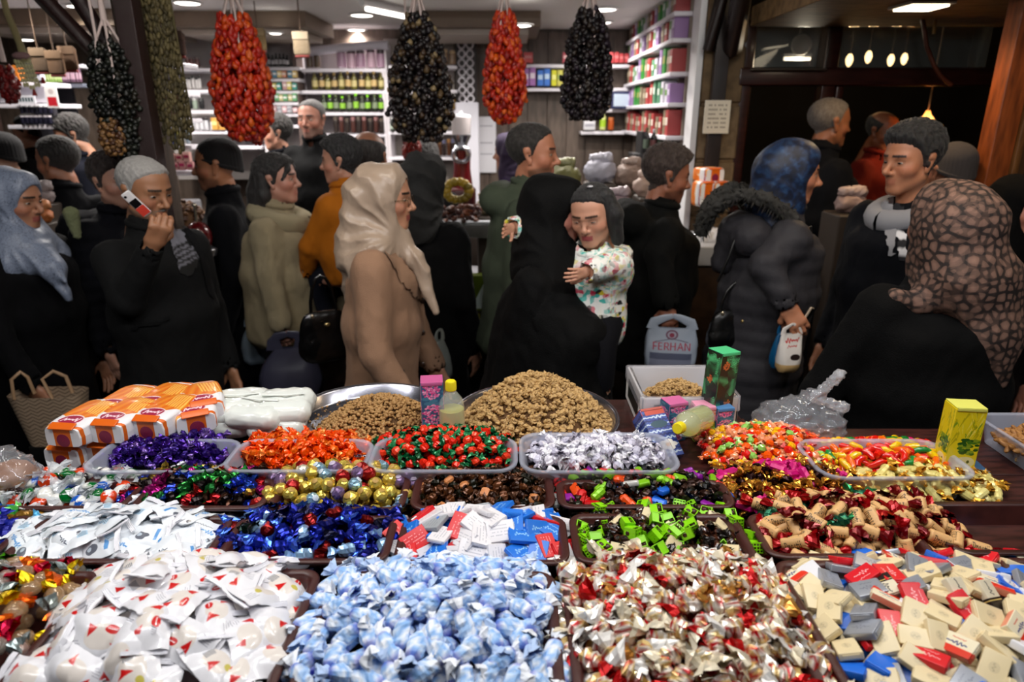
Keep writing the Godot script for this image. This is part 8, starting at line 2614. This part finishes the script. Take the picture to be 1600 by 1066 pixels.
	for i in 9:
		for j in 2:
			var c := Vector3(-0.033 + 0.066 * j, -0.27 + 0.0675 * i, -0.008)
			var rp := []
			for k in 7:
				rp.append(c + Vector3(cos(TAU * k / 6) * 0.029, sin(TAU * k / 6) * 0.029, 0))
			lm.tube(rp, [0.0075], 4)
			if i < 8:
				lm.tube([c + Vector3(0, 0.029, 0), c + Vector3(0, 0.04, 0)], [0.008], 4)
		if i < 9:
			lm.box(Vector3(0, -0.27 + 0.0675 * i, -0.008), Vector3(0.016, 0.014, 0.012))
	put("lattice", lm, mat(Color(0.85, 0.84, 0.87), 0.5), lt)
	var wc := at_d(730, 230, 5.75)
	struct("trim_9", MB.new().box(Vector3(wc.x, 0.95, -5.8), Vector3(0.19, 1.9, 0.1), Basis.IDENTITY, 0.006), mat(Color(0.82, 0.82, 0.86), 0.5))
	im = canvas(64, 160, Color(0.84, 0.84, 0.87))
	for r in [24, 72, 104]:
		for x in range(12, 52, 6):
			im.fill_rect(Rect2i(x, r, 4, 4), Color(0.55, 0.55, 0.6))
	im_tex("price_board", im)
	var pb := put("price_board", flat_board(0.165, 0.46, 0.012), mat(Color.WHITE, 0.5, 0.0, {"tex": "price_board"}))
	pb.position = at_d(760, 226, 5.99)
	tag(pb, "tall white price board with grey lines beside the coffee grinder", "sign")
	# right wall cubbies (boards run towards the street)
	u = thing("wall_shelves", "white cubby shelves of cartons along the right wall", "shelves", Vector3(WALLX, 0, -5.1))
	var zs := [-5.95, -5.7, -5.45, -5.2, -4.95, -4.7, -4.45, -4.28]
	var heights := []
	for py in [68, 97, 134, 168, 205]:
		heights.append(at_d(993, py, 6.0).y)
	for y in heights:
		put("shelf_board", bx(Vector3(-0.16, y - 0.013, -0.88), Vector3(0, y + 0.012, 0.85), 0.003), mat(W, 0.5), u)
	for z in zs:
		put("divider", bx(Vector3(-0.06, heights[4] - 0.3, z + 5.1 - 0.01), Vector3(-0.002, heights[0] + 0.14, z + 5.1 + 0.01), 0.003), mat(Color(0.55, 0.5, 0.46), 0.5), u)
	put("back_panel", bx(Vector3(-0.012, heights[4] - 0.3, -0.88), Vector3(-0.001, heights[0] + 0.2, 0.85), 0.003), mat(Color(0.45, 0.38, 0.34), 0.55), u)
	put("valance", bx(Vector3(-0.16, heights[0] + 0.14, -0.88), Vector3(-0.002, CEIL - 0.001, 0.85), 0.003), mat(Color(0.78, 0.77, 0.76), 0.5), u)
	var goods := [[Color(0.45, 0.4, 0.32), Color(0.7, 0.65, 0.55)], [Color(0.15, 0.5, 0.16), Color(0.6, 0.6, 0.3)], [Color(0.55, 0.42, 0.62), Color(0.8, 0.75, 0.85)], [Color(0.75, 0.74, 0.78), Color(0.4, 0.55, 0.3)], [Color(0.3, 0.5, 0.38), Color(0.75, 0.8, 0.75)], [Color(0.6, 0.2, 0.2), Color(0.8, 0.75, 0.7)]]
	var names := ["tan", "green", "violet", "white", "sage green", "red"]
	for yi in 5:
		for zi in zs.size() - 1:
			for k in 2:
				var gi := (yi * 3 + zi * 2 + k * 5 + yi * zi) % 6
				var h: float = [0.11, 0.15, 0.13][(zi + yi) % 3]
				small_box(0.07, h, 0.085, goods[gi][0], goods[gi][1], "%s carton in the right wall cubbies, shelf %s from the top" % [names[gi], ["first", "second", "third", "fourth", "fifth"][yi]], Vector3(WALLX - 0.1, heights[yi] + 0.013 - (0.0 if yi > 0 else 0.0), lerpf(zs[zi], zs[zi + 1], 0.3 + 0.4 * k)), "cartons in the right wall cubbies")
				get_node(NodePath("carton" if counts["carton"] == 0 else "carton_%03d" % counts["carton"])).rotation.y = -PI / 2
	# --- counter with goods behind the people
	var ct := thing("shop_counter", "long shop counter with a pale stone top behind the people", "counter", Vector3(0, 0, -3.85))
	put("counter_body", bx(Vector3(-2.6, 0, -0.28), Vector3(1.0, 0.86, 0.25), 0.006), mat(Color(0.2, 0.13, 0.09), 0.5, 0.0, {"grain": ["wood", 2.0]}), ct)
	put("counter_top", bx(Vector3(-2.65, 0.861, -0.32), Vector3(1.02, 0.9, 0.3), 0.006), mat(Color(0.6, 0.6, 0.62), 0.35), ct)
	var c2 := thing("white_counter", "white counter with a brown front beside the man in black", "counter", Vector3(0, 0, 0))
	var e0 := at_d(1082, 415, 3.5)
	var e1 := at_d(1166, 415, 3.5)
	var tp := at_d(1120, 385, 3.5).y
	put("counter_body", bx(Vector3(e0.x, 0, -4.0), Vector3(e1.x + 0.02, tp - 0.11, -3.52), 0.006), mat(Color(0.26, 0.18, 0.12), 0.5, 0.0, {"grain": ["wood", 2.0]}), c2)
	put("counter_top", bx(Vector3(e0.x - 0.02, tp - 0.109, -4.02), Vector3(e1.x + 0.03, tp, -3.5), 0.01), mat(Color(0.62, 0.62, 0.63), 0.4), c2)
	var tb := thing("bag_heap", "crumpled white plastic bags lying on the white counter", "plastic bags", at_d(1122, 372, 3.7))
	put("film", folds(net([cap(Vector3(-0.09, 0.0, 0), Vector3(0.1, 0.01, 0), 0.06, 0.055, 0.03, Vector3(1, 0.8, 1.4))], 0.013), func(p, _n): return 0.022 * nz.get_noise_3dv(p * 22.0) + 0.01 * nz.get_noise_3dv(p * 50.0)), mat(Color(0.82, 0.82, 0.84), 0.15, 0.0, {"coat": 0.8}), tb)
	put("knot", MB.new().tube([Vector3(0.05, 0.04, 0.03), Vector3(0.08, 0.09, 0.04), Vector3(0.1, 0.11, 0.06)], [0.02, 0.012, 0.022], 7), mat(Color(0.82, 0.82, 0.84), 0.15), tb)
	# orange packets on the white counter
	var og := "orange packets stacked on the white counter"
	for k in [[1098, 322, "lower, standing upright against the pillar"], [1120, 322, "upright with its end panel facing the street"]]:
		var p := packet("orange and white packet " + k[2], at_d(k[0], k[1], 3.75), 0.11, 0.14, 0.1, 0.25, og)
	packet("orange and white packet laid on top by the notice", at_d(1106, 284, 3.8), 0.13, 0.08, 0.14, 0.3, og)
	# red coffee grinder
	var gp := at_d(722, 268, 4.6)
	var gr := thing("coffee_grinder", "red coffee grinder with chrome ring and a clear hopper", "coffee grinder", gp)
	put("stand", MB.new().tube([Vector3(0, -0.1, 0), Vector3(0, 0.02, 0), Vector3(0, 0.14, 0)], [0.07, 0.055, 0.06], 14), mat(Color(0.3, 0.02, 0.04), 0.25, 0.0, {"coat": 0.8}), gr)
	put("chrome_ring", MB.new().lathe([Vector2(0.035, 0.0), Vector2(0.062, 0.0), Vector2(0.066, 0.02), Vector2(0.05, 0.04), Vector2(0.035, 0.03)], 20, Transform3D(Basis(Vector3.RIGHT, PI / 2), Vector3(0, 0.115, 0.03)), false, false), mat(Color(0.75, 0.76, 0.8), 0.15, 0.95), gr)
	put("dark_face", MB.new().lathe([Vector2(0.001, 0.02), Vector2(0.036, 0.018)], 18, Transform3D(Basis(Vector3.RIGHT, PI / 2), Vector3(0, 0.115, 0.03)), false, false), mat(Color(0.1, 0.13, 0.14), 0.3), gr)
	put("neck", MB.new().lathe([Vector2(0.035, 0.17), Vector2(0.06, 0.22), Vector2(0.065, 0.235)], 16), mat(Color(0.6, 0.6, 0.62), 0.2, 0.9), gr)
	put("hopper", MB.new().lathe([Vector2(0.03, 0.235), Vector2(0.06, 0.24), Vector2(0.066, 0.34), Vector2(0.062, 0.345)], 18), mat(Color(0.75, 0.72, 0.72), 0.15, 0.0, {"alpha": 0.7}), gr)
	put("hopper_lid", MB.new().lathe([Vector2(0.064, 0.345), Vector2(0.06, 0.36), Vector2(0.012, 0.368), Vector2(0.01, 0.385)], 18), mat(Color(0.8, 0.8, 0.82), 0.3), gr)
	tag(put("back_counter", bx(Vector3(gp.x - 0.35, 0, -4.95), Vector3(gp.x + 0.35, gp.y - 0.302, -4.4), 0.01), mat(Color(0.3, 0.25, 0.22), 0.5)), "low brown counter under the red coffee grinder", "counter")
	put("foot", MB.new().box(Vector3(0, -0.2, 0), Vector3(0.17, 0.2, 0.2), Basis.IDENTITY, 0.02), mat(Color(0.2, 0.015, 0.03), 0.3), gr)
	# snack goods on the counter
	var q := thing("yellow_wreath", "ring of yellow dried fruit on the counter by the grinder", "dried fruit", at_d(715, 298, 3.75))
	for k in 14:
		var aa := TAU * k / 14
		put("fruit_piece", MB.new().ball(Vector3(cos(aa) * 0.062, sin(aa) * 0.05, R(-0.01, 0.01)), Vector3(0.028, 0.024, 0.024), 8, 6), mat(pick([Color(0.5, 0.42, 0.06), Color(0.42, 0.36, 0.06), Color(0.58, 0.48, 0.1)]), 0.5), q)
	var dates := MB.new().ball(Vector3.ZERO, Vector3(0.024, 0.014, 0.014), 8, 6)
	var dm := dates.mesh()
	for k in 60:
		var o := put("dried_fruit", dm, mat(pick([Color(0.3, 0.14, 0.08), Color(0.2, 0.09, 0.07), Color(0.4, 0.2, 0.1), Color(0.24, 0.12, 0.12)]), 0.4))
		o.position = at_d(R(682, 752), R(322, 346), R(3.55, 3.75))
		o.rotation = Vector3(R(-1, 1), R(0, 6), R(-1, 1))
		tag(o, "brown dried fruit in the silver counter tray", "dried fruit", "dried fruit in the counter tray")
	var trp := at_d(716, 362, 3.55)
	var tr := thing("counter_tray", "long silver tray edge under the dried fruit on the counter", "tray", Vector3(trp.x, trp.y, -3.62))
	put("tray_front", MB.new().box(Vector3(0, 0.0, 0.04), Vector3(0.5, 0.075, 0.02), Basis.IDENTITY, 0.005), mat(Color(0.5, 0.5, 0.5), 0.3, 0.6), tr)
	put("tray_rim", MB.new().box(Vector3(0, 0.045, 0.03), Vector3(0.5, 0.016, 0.05), Basis.IDENTITY, 0.005), mat(Color(0.8, 0.82, 0.86), 0.3), tr)
	put("tray_floor", MB.new().box(Vector3(0, 0.02, -0.1), Vector3(0.5, 0.012, 0.26), Basis.IDENTITY, 0.004), mat(Color(0.5, 0.5, 0.5), 0.3, 0.6), tr)
	# heap of nuts behind the phone caller
	var hp := at_d(292, 340, 3.78)
	put_stuff_mound("nut_base", "packed inside of the nut heap behind the phone caller", hp.x, hp.z, hp.y - 0.05, 0.17, 0.12, 0.14, 12.0)
	var brownnut := MB.new().ball(Vector3.ZERO, Vector3(0.013, 0.01, 0.01), 7, 5)
	var bnm := brownnut.mesh()
	for k in 110:
		var aa := R(PI * 0.05, PI * 0.95)
		var rr := sqrt(R(0, 1))
		var f := 1.0 - rr
		var o := put("brown_nut", bnm, mat(pick([Color(0.36, 0.22, 0.11), Color(0.28, 0.16, 0.08), Color(0.42, 0.27, 0.13)]), 0.6))
		o.position = Vector3(hp.x + cos(aa) * 0.17 * rr, hp.y - 0.045 + 0.14 * (1.0 - pow(1.0 - f, 1.7)), hp.z + sin(aa) * 0.12 * rr)
		tag(o, "brown nut on the heap behind the phone caller", "nut", "nuts heaped on the counter")
	var wb := thing("white_bin", "pale bin under the nut heap behind the phone caller", "bin", Vector3(hp.x, 0, hp.z))
	put("bin_body", MB.new().lathe([Vector2(0.16, 0.0), Vector2(0.17, 0.02), Vector2(0.2, hp.y - 0.07), Vector2(0.205, hp.y - 0.05)], 24), mat(Color(0.55, 0.53, 0.52), 0.5), wb)
	put("bin_rim", MB.new().lathe([Vector2(0.2, hp.y - 0.07), Vector2(0.215, hp.y - 0.06), Vector2(0.205, hp.y - 0.045)], 24, Transform3D.IDENTITY, false, false), mat(Color(0.6, 0.58, 0.57), 0.5), wb)
	var mu := thing("red_appliance", "small dark red appliance with steel knob between the two men", "appliance", at_d(310, 370, 3.2))
	put("housing", MB.new().ball(Vector3.ZERO, Vector3(0.06, 0.075, 0.06), 14, 10), mat(Color(0.3, 0.02, 0.04), 0.25, 0.0, {"coat": 0.7}), mu)
	put("steel_knob", MB.new().lathe([Vector2(0.008, 0.07), Vector2(0.006, 0.14), Vector2(0.014, 0.15), Vector2(0.004, 0.16)], 10), mat(Color(0.7, 0.68, 0.62), 0.2, 0.9), mu)
	put("steel_base", MB.new().lathe([Vector2(0.07, -0.09), Vector2(0.075, -0.06), Vector2(0.055, -0.05)], 14), mat(Color(0.5, 0.5, 0.52), 0.2, 0.9), mu)
	# sacks and packets by the back wall
	for k in [[880, 272, 3.9, 0.085, 0.1, Color(0.42, 0.42, 0.24), "pale green sack beside the green-jacketed man"], [938, 262, 4.0, 0.09, 0.09, Color(0.62, 0.62, 0.68), "white plastic sack with puckered top behind the little girl"], [985, 270, 4.0, 0.07, 0.1, Color(0.5, 0.42, 0.38), "beige sack with rosy top at the wall corner"], [965, 315, 3.5, 0.075, 0.075, Color(0.55, 0.48, 0.52), "floral pink packet heap beside the black coat"], [1010, 285, 3.6, 0.05, 0.07, Color(0.7, 0.6, 0.55), "white and orange packet behind the brown-haired man"], [1330, 312, 3.3, 0.09, 0.06, Color(0.6, 0.5, 0.48), "pale floral packets on the vendor's counter"], [760, 318, 3.8, 0.05, 0.06, Color(0.5, 0.46, 0.36), "cream packet by the green jacket"], [62, 330, 3.4, 0.05, 0.05, Color(0.7, 0.4, 0.2), "orange and white packet beside the grey scarf"], [64, 300, 3.5, 0.06, 0.05, Color(0.55, 0.5, 0.5), "pale packet above the orange one"]]:
		var s := thing("goods_sack", k[6], "sack", at_d(k[0], k[1], k[2]))
		var sc: float = k[3]
		put("sack_body", folds(net([cap(Vector3(-sc * 0.3, -0.02, 0), Vector3(sc * 0.3, -0.02, 0), k[4] * 0.75, k[4] * 0.75, 0.03)], 0.012), func(p, _n): return 0.014 * nz.get_noise_3dv(p * 25.0 + Vector3(k[0], 0, 0))), mat(k[5], 0.4, 0.0, {"bump": ["cloth", 12.0, 0.3]}), s)
		put("puckered_top", folds(net([cap(Vector3(-sc * 0.5, k[4] * 0.65, 0), Vector3(sc * 0.5, k[4] * 0.65, 0), 0.022, 0.03, 0.02)], 0.01), func(p, _n): return 0.012 * nz.get_noise_3dv(p * 45.0)), mat((k[5] as Color).lightened(0.15), 0.4), s)
		put("base_box", bx(Vector3(-sc, (0.9 if k[2] > 3.53 and k[0] > 700 and k[0] < 1000 else 0.0) - s.position.y, -0.1), Vector3(sc, -k[4] * 0.7 - 0.02, 0.1), 0.01), mat(Color(0.2, 0.16, 0.13), 0.6), s)
	# dark glass cooler with bottles near the corner
	u = unit("bottle_rack", "black rack of dark bottles in the corner by the pillar", 1040, 4.5)
	d = 4.5
	board(u, 990, 1086, 240, d, 0.2, Color(0.07, 0.07, 0.08))
	board(u, 1000, 1086, 285, d, 0.2, Color(0.07, 0.07, 0.08))
	upright(u, 1000, 205, 420, d, 0.2, Color(0.06, 0.06, 0.07))
	upright(u, 1084, 205, 420, d, 0.2, Color(0.06, 0.06, 0.07))
	row_of("bottle", 1004, 1082, 238, d, 7, 34, [K.call(Color(0.05, 0.05, 0.06), Color(0.3, 0.26, 0.15), Color(0.25, 0.3, 0.25)), K.call(Color(0.06, 0.05, 0.06), Color(0.6, 0.6, 0.62), Color(0.35, 0.2, 0.2))], "dark bottle in the black corner rack", "dark corner bottles")
	# yellow-green poster bag hanging under the counter
	im = canvas(64, 128, Color(0.3, 0.36, 0.05))
	im.fill_rect(Rect2i(0, 70, 64, 24), Color(0.1, 0.1, 0.03))
	fill_tri(im, Vector2(20, 66), Vector2(60, 10), Vector2(62, 66), Color(0.75, 0.8, 0.8))
	for x in range(8, 56, 10):
		im.fill_rect(Rect2i(x, 76, 7, 12), Color(0.45, 0.45, 0.1))
	im.fill_rect(Rect2i(4, 98, 40, 20), Color(0.42, 0.36, 0.05))
	im_tex("green_sack", im)
	var gc := at_d(743, 478, 3.4)
	tag(put("crate", bx(Vector3(gc.x - 0.09, 0, -3.48), Vector3(gc.x + 0.09, gc.y - 0.171, -3.33), 0.008), mat(Color(0.1, 0.07, 0.05), 0.6)), "dark crate under the yellow-green sack", "crate")
	var gs := put("green_sack", flat_board(0.12, 0.34, 0.07), mat(Color.WHITE, 0.3, 0.0, {"tex": "green_sack"}))
	gs.position = at_d(743, 478, 3.4)
	tag(gs, "yellow-green printed sack standing before the counter by the black chador", "sack")
	# little hanging pouches under the ceiling
	for k in [[85, 92, 4.3, Color(0.36, 0.25, 0.14), "brown cloth pouch with red edge hanging under the ceiling"], [60, 88, 4.3, Color(0.3, 0.22, 0.13), "dim brown cloth pouch hanging beside the paler one"], [105, 85, 4.35, Color(0.33, 0.22, 0.12), "brown cloth pouch close to the post brace"], [402, 56, 4.6, Color(0.36, 0.29, 0.17), "tan cloth pouch hanging right of the red peppers"], [470, 62, 4.4, Color(0.5, 0.44, 0.35), "cream cloth pouch with beads above the shopkeeper"], [274, 62, 4.2, Color(0.22, 0.13, 0.09), "dark twig wreath hanging beside the column"]]:
		var pn := thing("hanging_pouch", k[4], "pouch", at_d(k[0], k[1], k[2]))
		put("pouch", MB.new().box(Vector3(0, -0.02, 0), Vector3(0.1, 0.13, 0.03), Basis.IDENTITY, 0.012), mat(k[3], 0.8, 0.0, {"bump": ["cloth", 14.0, 0.4]}), pn)
		put("flap", MB.new().box(Vector3(0, 0.025, 0.017), Vector3(0.096, 0.045, 0.006), Basis.IDENTITY, 0.002), mat((k[3] as Color).lightened(0.1), 0.8), pn)
		put("fringe", MB.new().box(Vector3(0, -0.09, 0), Vector3(0.085, 0.014, 0.02), Basis.IDENTITY, 0.004), mat(Color(0.4, 0.08, 0.06), 0.7), pn)
		put("cord", MB.new().tube([Vector3(0, 0.05, 0), Vector3(0, CEIL - (pn.position.y), 0)], [0.004], 5), mat(Color(0.3, 0.22, 0.15)), pn)


# ================================================================ strings of dried vegetables
func pepper(i: int, L: float, r: float) -> MB:      # a dried hollow pod, stem end up
	var m := MB.new()
	var g := []
	for k in 6:
		var t := k / 5.0
		var ring := []
		for j in 7:
			var a := -TAU * j / 7
			var w: float = r * [0.35, 0.9, 1.0, 0.85, 0.6, 0.15][k] * (1.0 + 0.45 * nz.get_noise_3d(cos(a) * 1.8 + i * 5.0, t * 2.5, sin(a) * 1.8))
			ring.append(Vector3(cos(a) * w + 0.25 * r * sin(t * 3.0 + i), (t - 0.5) * L, sin(a) * w))
		g.append(ring)
	g.reverse()
	for q in g:
		q.reverse()
	return m.rows(g)

func bundle(label: String, px: float, pys: Array, d: float, widths: Array, n: int, cols: Array, size: float, long := 1.6, called := "pepper_string", part := "dried_pepper"):
	# pys: pixel rows from the knot down to the tip; widths: half widths in pixels at those rows
	var top := at_d(px, pys[0], d)
	var t := thing(called, label, "dried vegetables", top)
	var meshes := []
	for i in 6:
		meshes.append(pepper(i, size * 0.72 * long, size * 0.36).mesh())
	var span: float = pys[pys.size() - 1] - pys[0]
	var cord := mat(Color(0.75, 0.68, 0.66), 0.7)
	put("cord", MB.new().tube([Vector3(0, 0, 0), Vector3(0, 0.25, 0), Vector3(0, 2.9 - top.y, 0)], [0.004 * size * 100.0, 0.006, 0.005], 7), cord, t)
	var yt := at_d(px, pys[1], d).y - top.y
	var w1: float = widths[1] / F * d
	for k in 6 if n > 100 else 0:
		var a := TAU * k / 6
		put("strand", MB.new().tube([Vector3(cos(a) * 0.008, 0.02, sin(a) * 0.008), Vector3(cos(a) * w1 * 0.8, yt, sin(a) * w1 * 0.8), Vector3(cos(a) * w1 * 1.1, yt - 0.15, sin(a) * w1 * 1.1)], [0.006, 0.005], 5), cord, t)
	var inner := {}
	var total := n * 3
	for i in total:
		var f := (i + 0.5) / total
		var py := lerpf(pys[1], pys[pys.size() - 1], pow(f, 0.85))
		var seg := 1
		while seg < pys.size() - 2 and py > pys[seg + 1]:
			seg += 1
		var hw: float = lerpf(widths[seg], widths[seg + 1], (py - pys[seg]) / (pys[seg + 1] - pys[seg])) / F * d
		var a := i * 2.39996 + R(-0.3, 0.3)
		var outer := i % 3 == 0
		var q := sqrt(R(0.7, 1.0) if outer else R(0.2, 0.85))
		var y := at_d(px, py, d).y - top.y
		if not outer:
			var c = cols[i % mini(5, cols.size())]
			if not inner.has(c):
				inner[c] = []
			inner[c].append(Transform3D(Basis.from_euler(Vector3(R(-0.5, 0.5), R(0, 6.28), R(-0.5, 0.5))), Vector3(cos(a) * hw * q, y, sin(a) * hw * q * 0.8)))
			continue
		var o := put(part, meshes[i % 6], mat(pick(cols), 0.5), t)
		o.position = Vector3(cos(a) * hw * q, y + R(-0.01, 0.01), sin(a) * hw * q * 0.8)
		o.rotation = Vector3(R(-0.5, 0.5), R(0, 6.28), R(-0.5, 0.5))
	for c in inner:
		var mm := MultiMesh.new()
		mm.transform_format = MultiMesh.TRANSFORM_3D
		mm.mesh = meshes[0]
		mm.instance_count = inner[c].size()
		for i in inner[c].size():
			mm.set_instance_transform(i, inner[c][i])
		var o := MultiMeshInstance3D.new()
		o.multimesh = mm
		o.material_override = mat(c, 0.45)
		o.name = "inner_pods"
		t.add_child(o, true)
		o.set_meta("kind", "stuff")

func hanging_goods():
	var red := [Color(0.62, 0.09, 0.03), Color(0.72, 0.16, 0.03), Color(0.75, 0.26, 0.03), Color(0.5, 0.05, 0.03), Color(0.66, 0.12, 0.05), Color(0.8, 0.34, 0.05), Color(0.72, 0.2, 0.04)]
	var dark := [Color(0.06, 0.03, 0.045), Color(0.09, 0.05, 0.05), Color(0.045, 0.035, 0.045), Color(0.12, 0.08, 0.05), Color(0.07, 0.03, 0.06)]
	bundle("thick bundle of dried red and orange peppers hanging nearest the red post", 360, [-8, 25, 90, 150, 185, 215], 3.3, [4, 20, 38, 45, 40, 18], 290, red, 0.038)
	bundle("wide bundle of dried dark aubergines with cream pieces", 651, [-6, 22, 80, 130, 180, 218], 3.35, [4, 14, 36, 46, 50, 26], 290, dark + [Color(0.05, 0.03, 0.04), Color(0.3, 0.23, 0.13), Color(0.5, 0.43, 0.3), Color(0.2, 0.13, 0.06)], 0.038, 1.2, "aubergine_string", "dried_aubergine")
	bundle("slim bundle of dried orange-red peppers beside the lattice panel", 788, [-6, 20, 70, 120, 160, 188], 3.45, [3, 12, 24, 31, 30, 14], 220, red + [Color(0.78, 0.3, 0.04)], 0.036)
	bundle("bundle of dried purple-black aubergines before the wood wall", 922, [-8, 14, 60, 120, 160, 184], 3.4, [4, 14, 30, 37, 36, 22], 260, dark + [Color(0.13, 0.09, 0.14), Color(0.16, 0.12, 0.15), Color(0.05, 0.04, 0.06)], 0.036, 1.2, "aubergine_string", "dried_aubergine")
	bundle("dark green-black bundle of dried vegetables hanging left of the red post", 163, [40, 66, 110, 160, 195, 245], 2.88, [4, 22, 34, 38, 30, 22], 240, [Color(0.03, 0.04, 0.03), Color(0.05, 0.06, 0.04), Color(0.07, 0.09, 0.05), Color(0.1, 0.09, 0.05)], 0.034, 1.1, "aubergine_string", "dried_aubergine")
	bundle("short string of pale garlic-coloured pieces below the dark green bundle", 170, [176, 186, 205, 222, 240], 2.84, [3, 14, 20, 20, 12], 90, [Color(0.42, 0.3, 0.17), Color(0.5, 0.36, 0.2), Color(0.26, 0.15, 0.08)], 0.028, 1.0, "okra_string", "dried_piece")
	bundle("red pepper bundle cut by the left edge", 4, [96, 106, 125, 145, 156], 3.6, [3, 8, 11, 11, 5], 60, [Color(0.4, 0.03, 0.04), Color(0.5, 0.05, 0.05), Color(0.3, 0.02, 0.03)], 0.034)
	bundle("small bunch of red chillies hanging above the red cap", 641, [196, 210, 225, 240, 250], 3.9, [2, 8, 12, 13, 7], 60, [Color(0.42, 0.06, 0.03), Color(0.5, 0.09, 0.03), Color(0.35, 0.03, 0.02)], 0.03, 2.0)
	bundle("short string of orange peppers ending under the thick red bundle", 397, [176, 190, 205, 216, 222], 3.4, [2, 5, 6, 6, 4], 22, red, 0.032)
	# sheaf of dried stalks hanging on the column
	var st := thing("okra_sheaf", "long sheaf of pale olive dried okra strings on the brown column", "dried vegetables", at_d(238, -10, 3.02))
	var bead := pepper(2, 0.03, 0.0085).mesh()
	for k in 13:
		var x0 := lerpf(-0.06, 0.075, k / 12.0)
		var len := R(0.58, 0.66) - 0.02 * absf(k - 6)
		put("cord", MB.new().tube([Vector3(x0 * 0.8, 0.3, R(-0.02, 0.02)), Vector3(x0, -len * 0.5, 0), Vector3(x0 * 1.1, -len, 0)], [0.005], 5), mat(Color(0.3, 0.27, 0.15), 0.8), st)
		for j in 22:
			var o := put("dried_okra", bead, mat(pick([Color(0.3, 0.26, 0.14), Color(0.24, 0.21, 0.11), Color(0.36, 0.32, 0.19)]), 0.7), st)
			var f := (j + R(-0.3, 0.3)) / 21.0
			o.position = Vector3(x0 * (0.8 + 0.3 * f), 0.06 - (len + 0.06) * f, R(0.0, 0.02))
			o.rotation = Vector3(R(-0.3, 0.3), R(0, 6), R(-0.3, 0.3))
	# pale net string with a tag at the left
	var ps := thing("beaded_hanging", "pale beaded hanging with a net panel and red tassels", "ornament", at_d(28, 60, 3.5))
	put("cord", MB.new().tube([Vector3(-0.035, 0.4, 0), Vector3(-0.03, 0.12, 0), Vector3(0.0, -0.02, 0), Vector3(0.01, -0.1, 0)], [0.006, 0.014, 0.016, 0.02], 7), mat(Color(0.75, 0.7, 0.5), 0.7, 0.0, {"bump": ["fine", 20.0, 0.5]}), ps)
	var pm := MB.new()
	for i in 6:
		for j in 6:
			pm.ball(Vector3(-0.005 + (j - 2.5) * 0.014 + i * 0.004, -0.1 - i * 0.021 - (0.012 if i == 5 and j in [2, 3] else 0.0), 0), Vector3(0.0085, 0.0115, 0.007), 6, 4)
	put("net_panel", pm, mat(Color(0.75, 0.73, 0.55), 0.7), ps)
	for k in [[0.02, -0.255, 0.0], [-0.045, -0.21, 0.0], [0.075, -0.2, 0.0]]:
		put("tassel", MB.new().tube([Vector3(k[0], k[1] + 0.03, 0), Vector3(k[0], k[1], 0)], [0.005, 0.012], 6), mat(Color(0.5, 0.08, 0.06), 0.8), ps)
	put("bow", MB.new().ball(Vector3(0.0, -0.075, 0.01), Vector3(0.045, 0.018, 0.016), 10, 6), mat(Color(0.55, 0.42, 0.42), 0.7), ps)
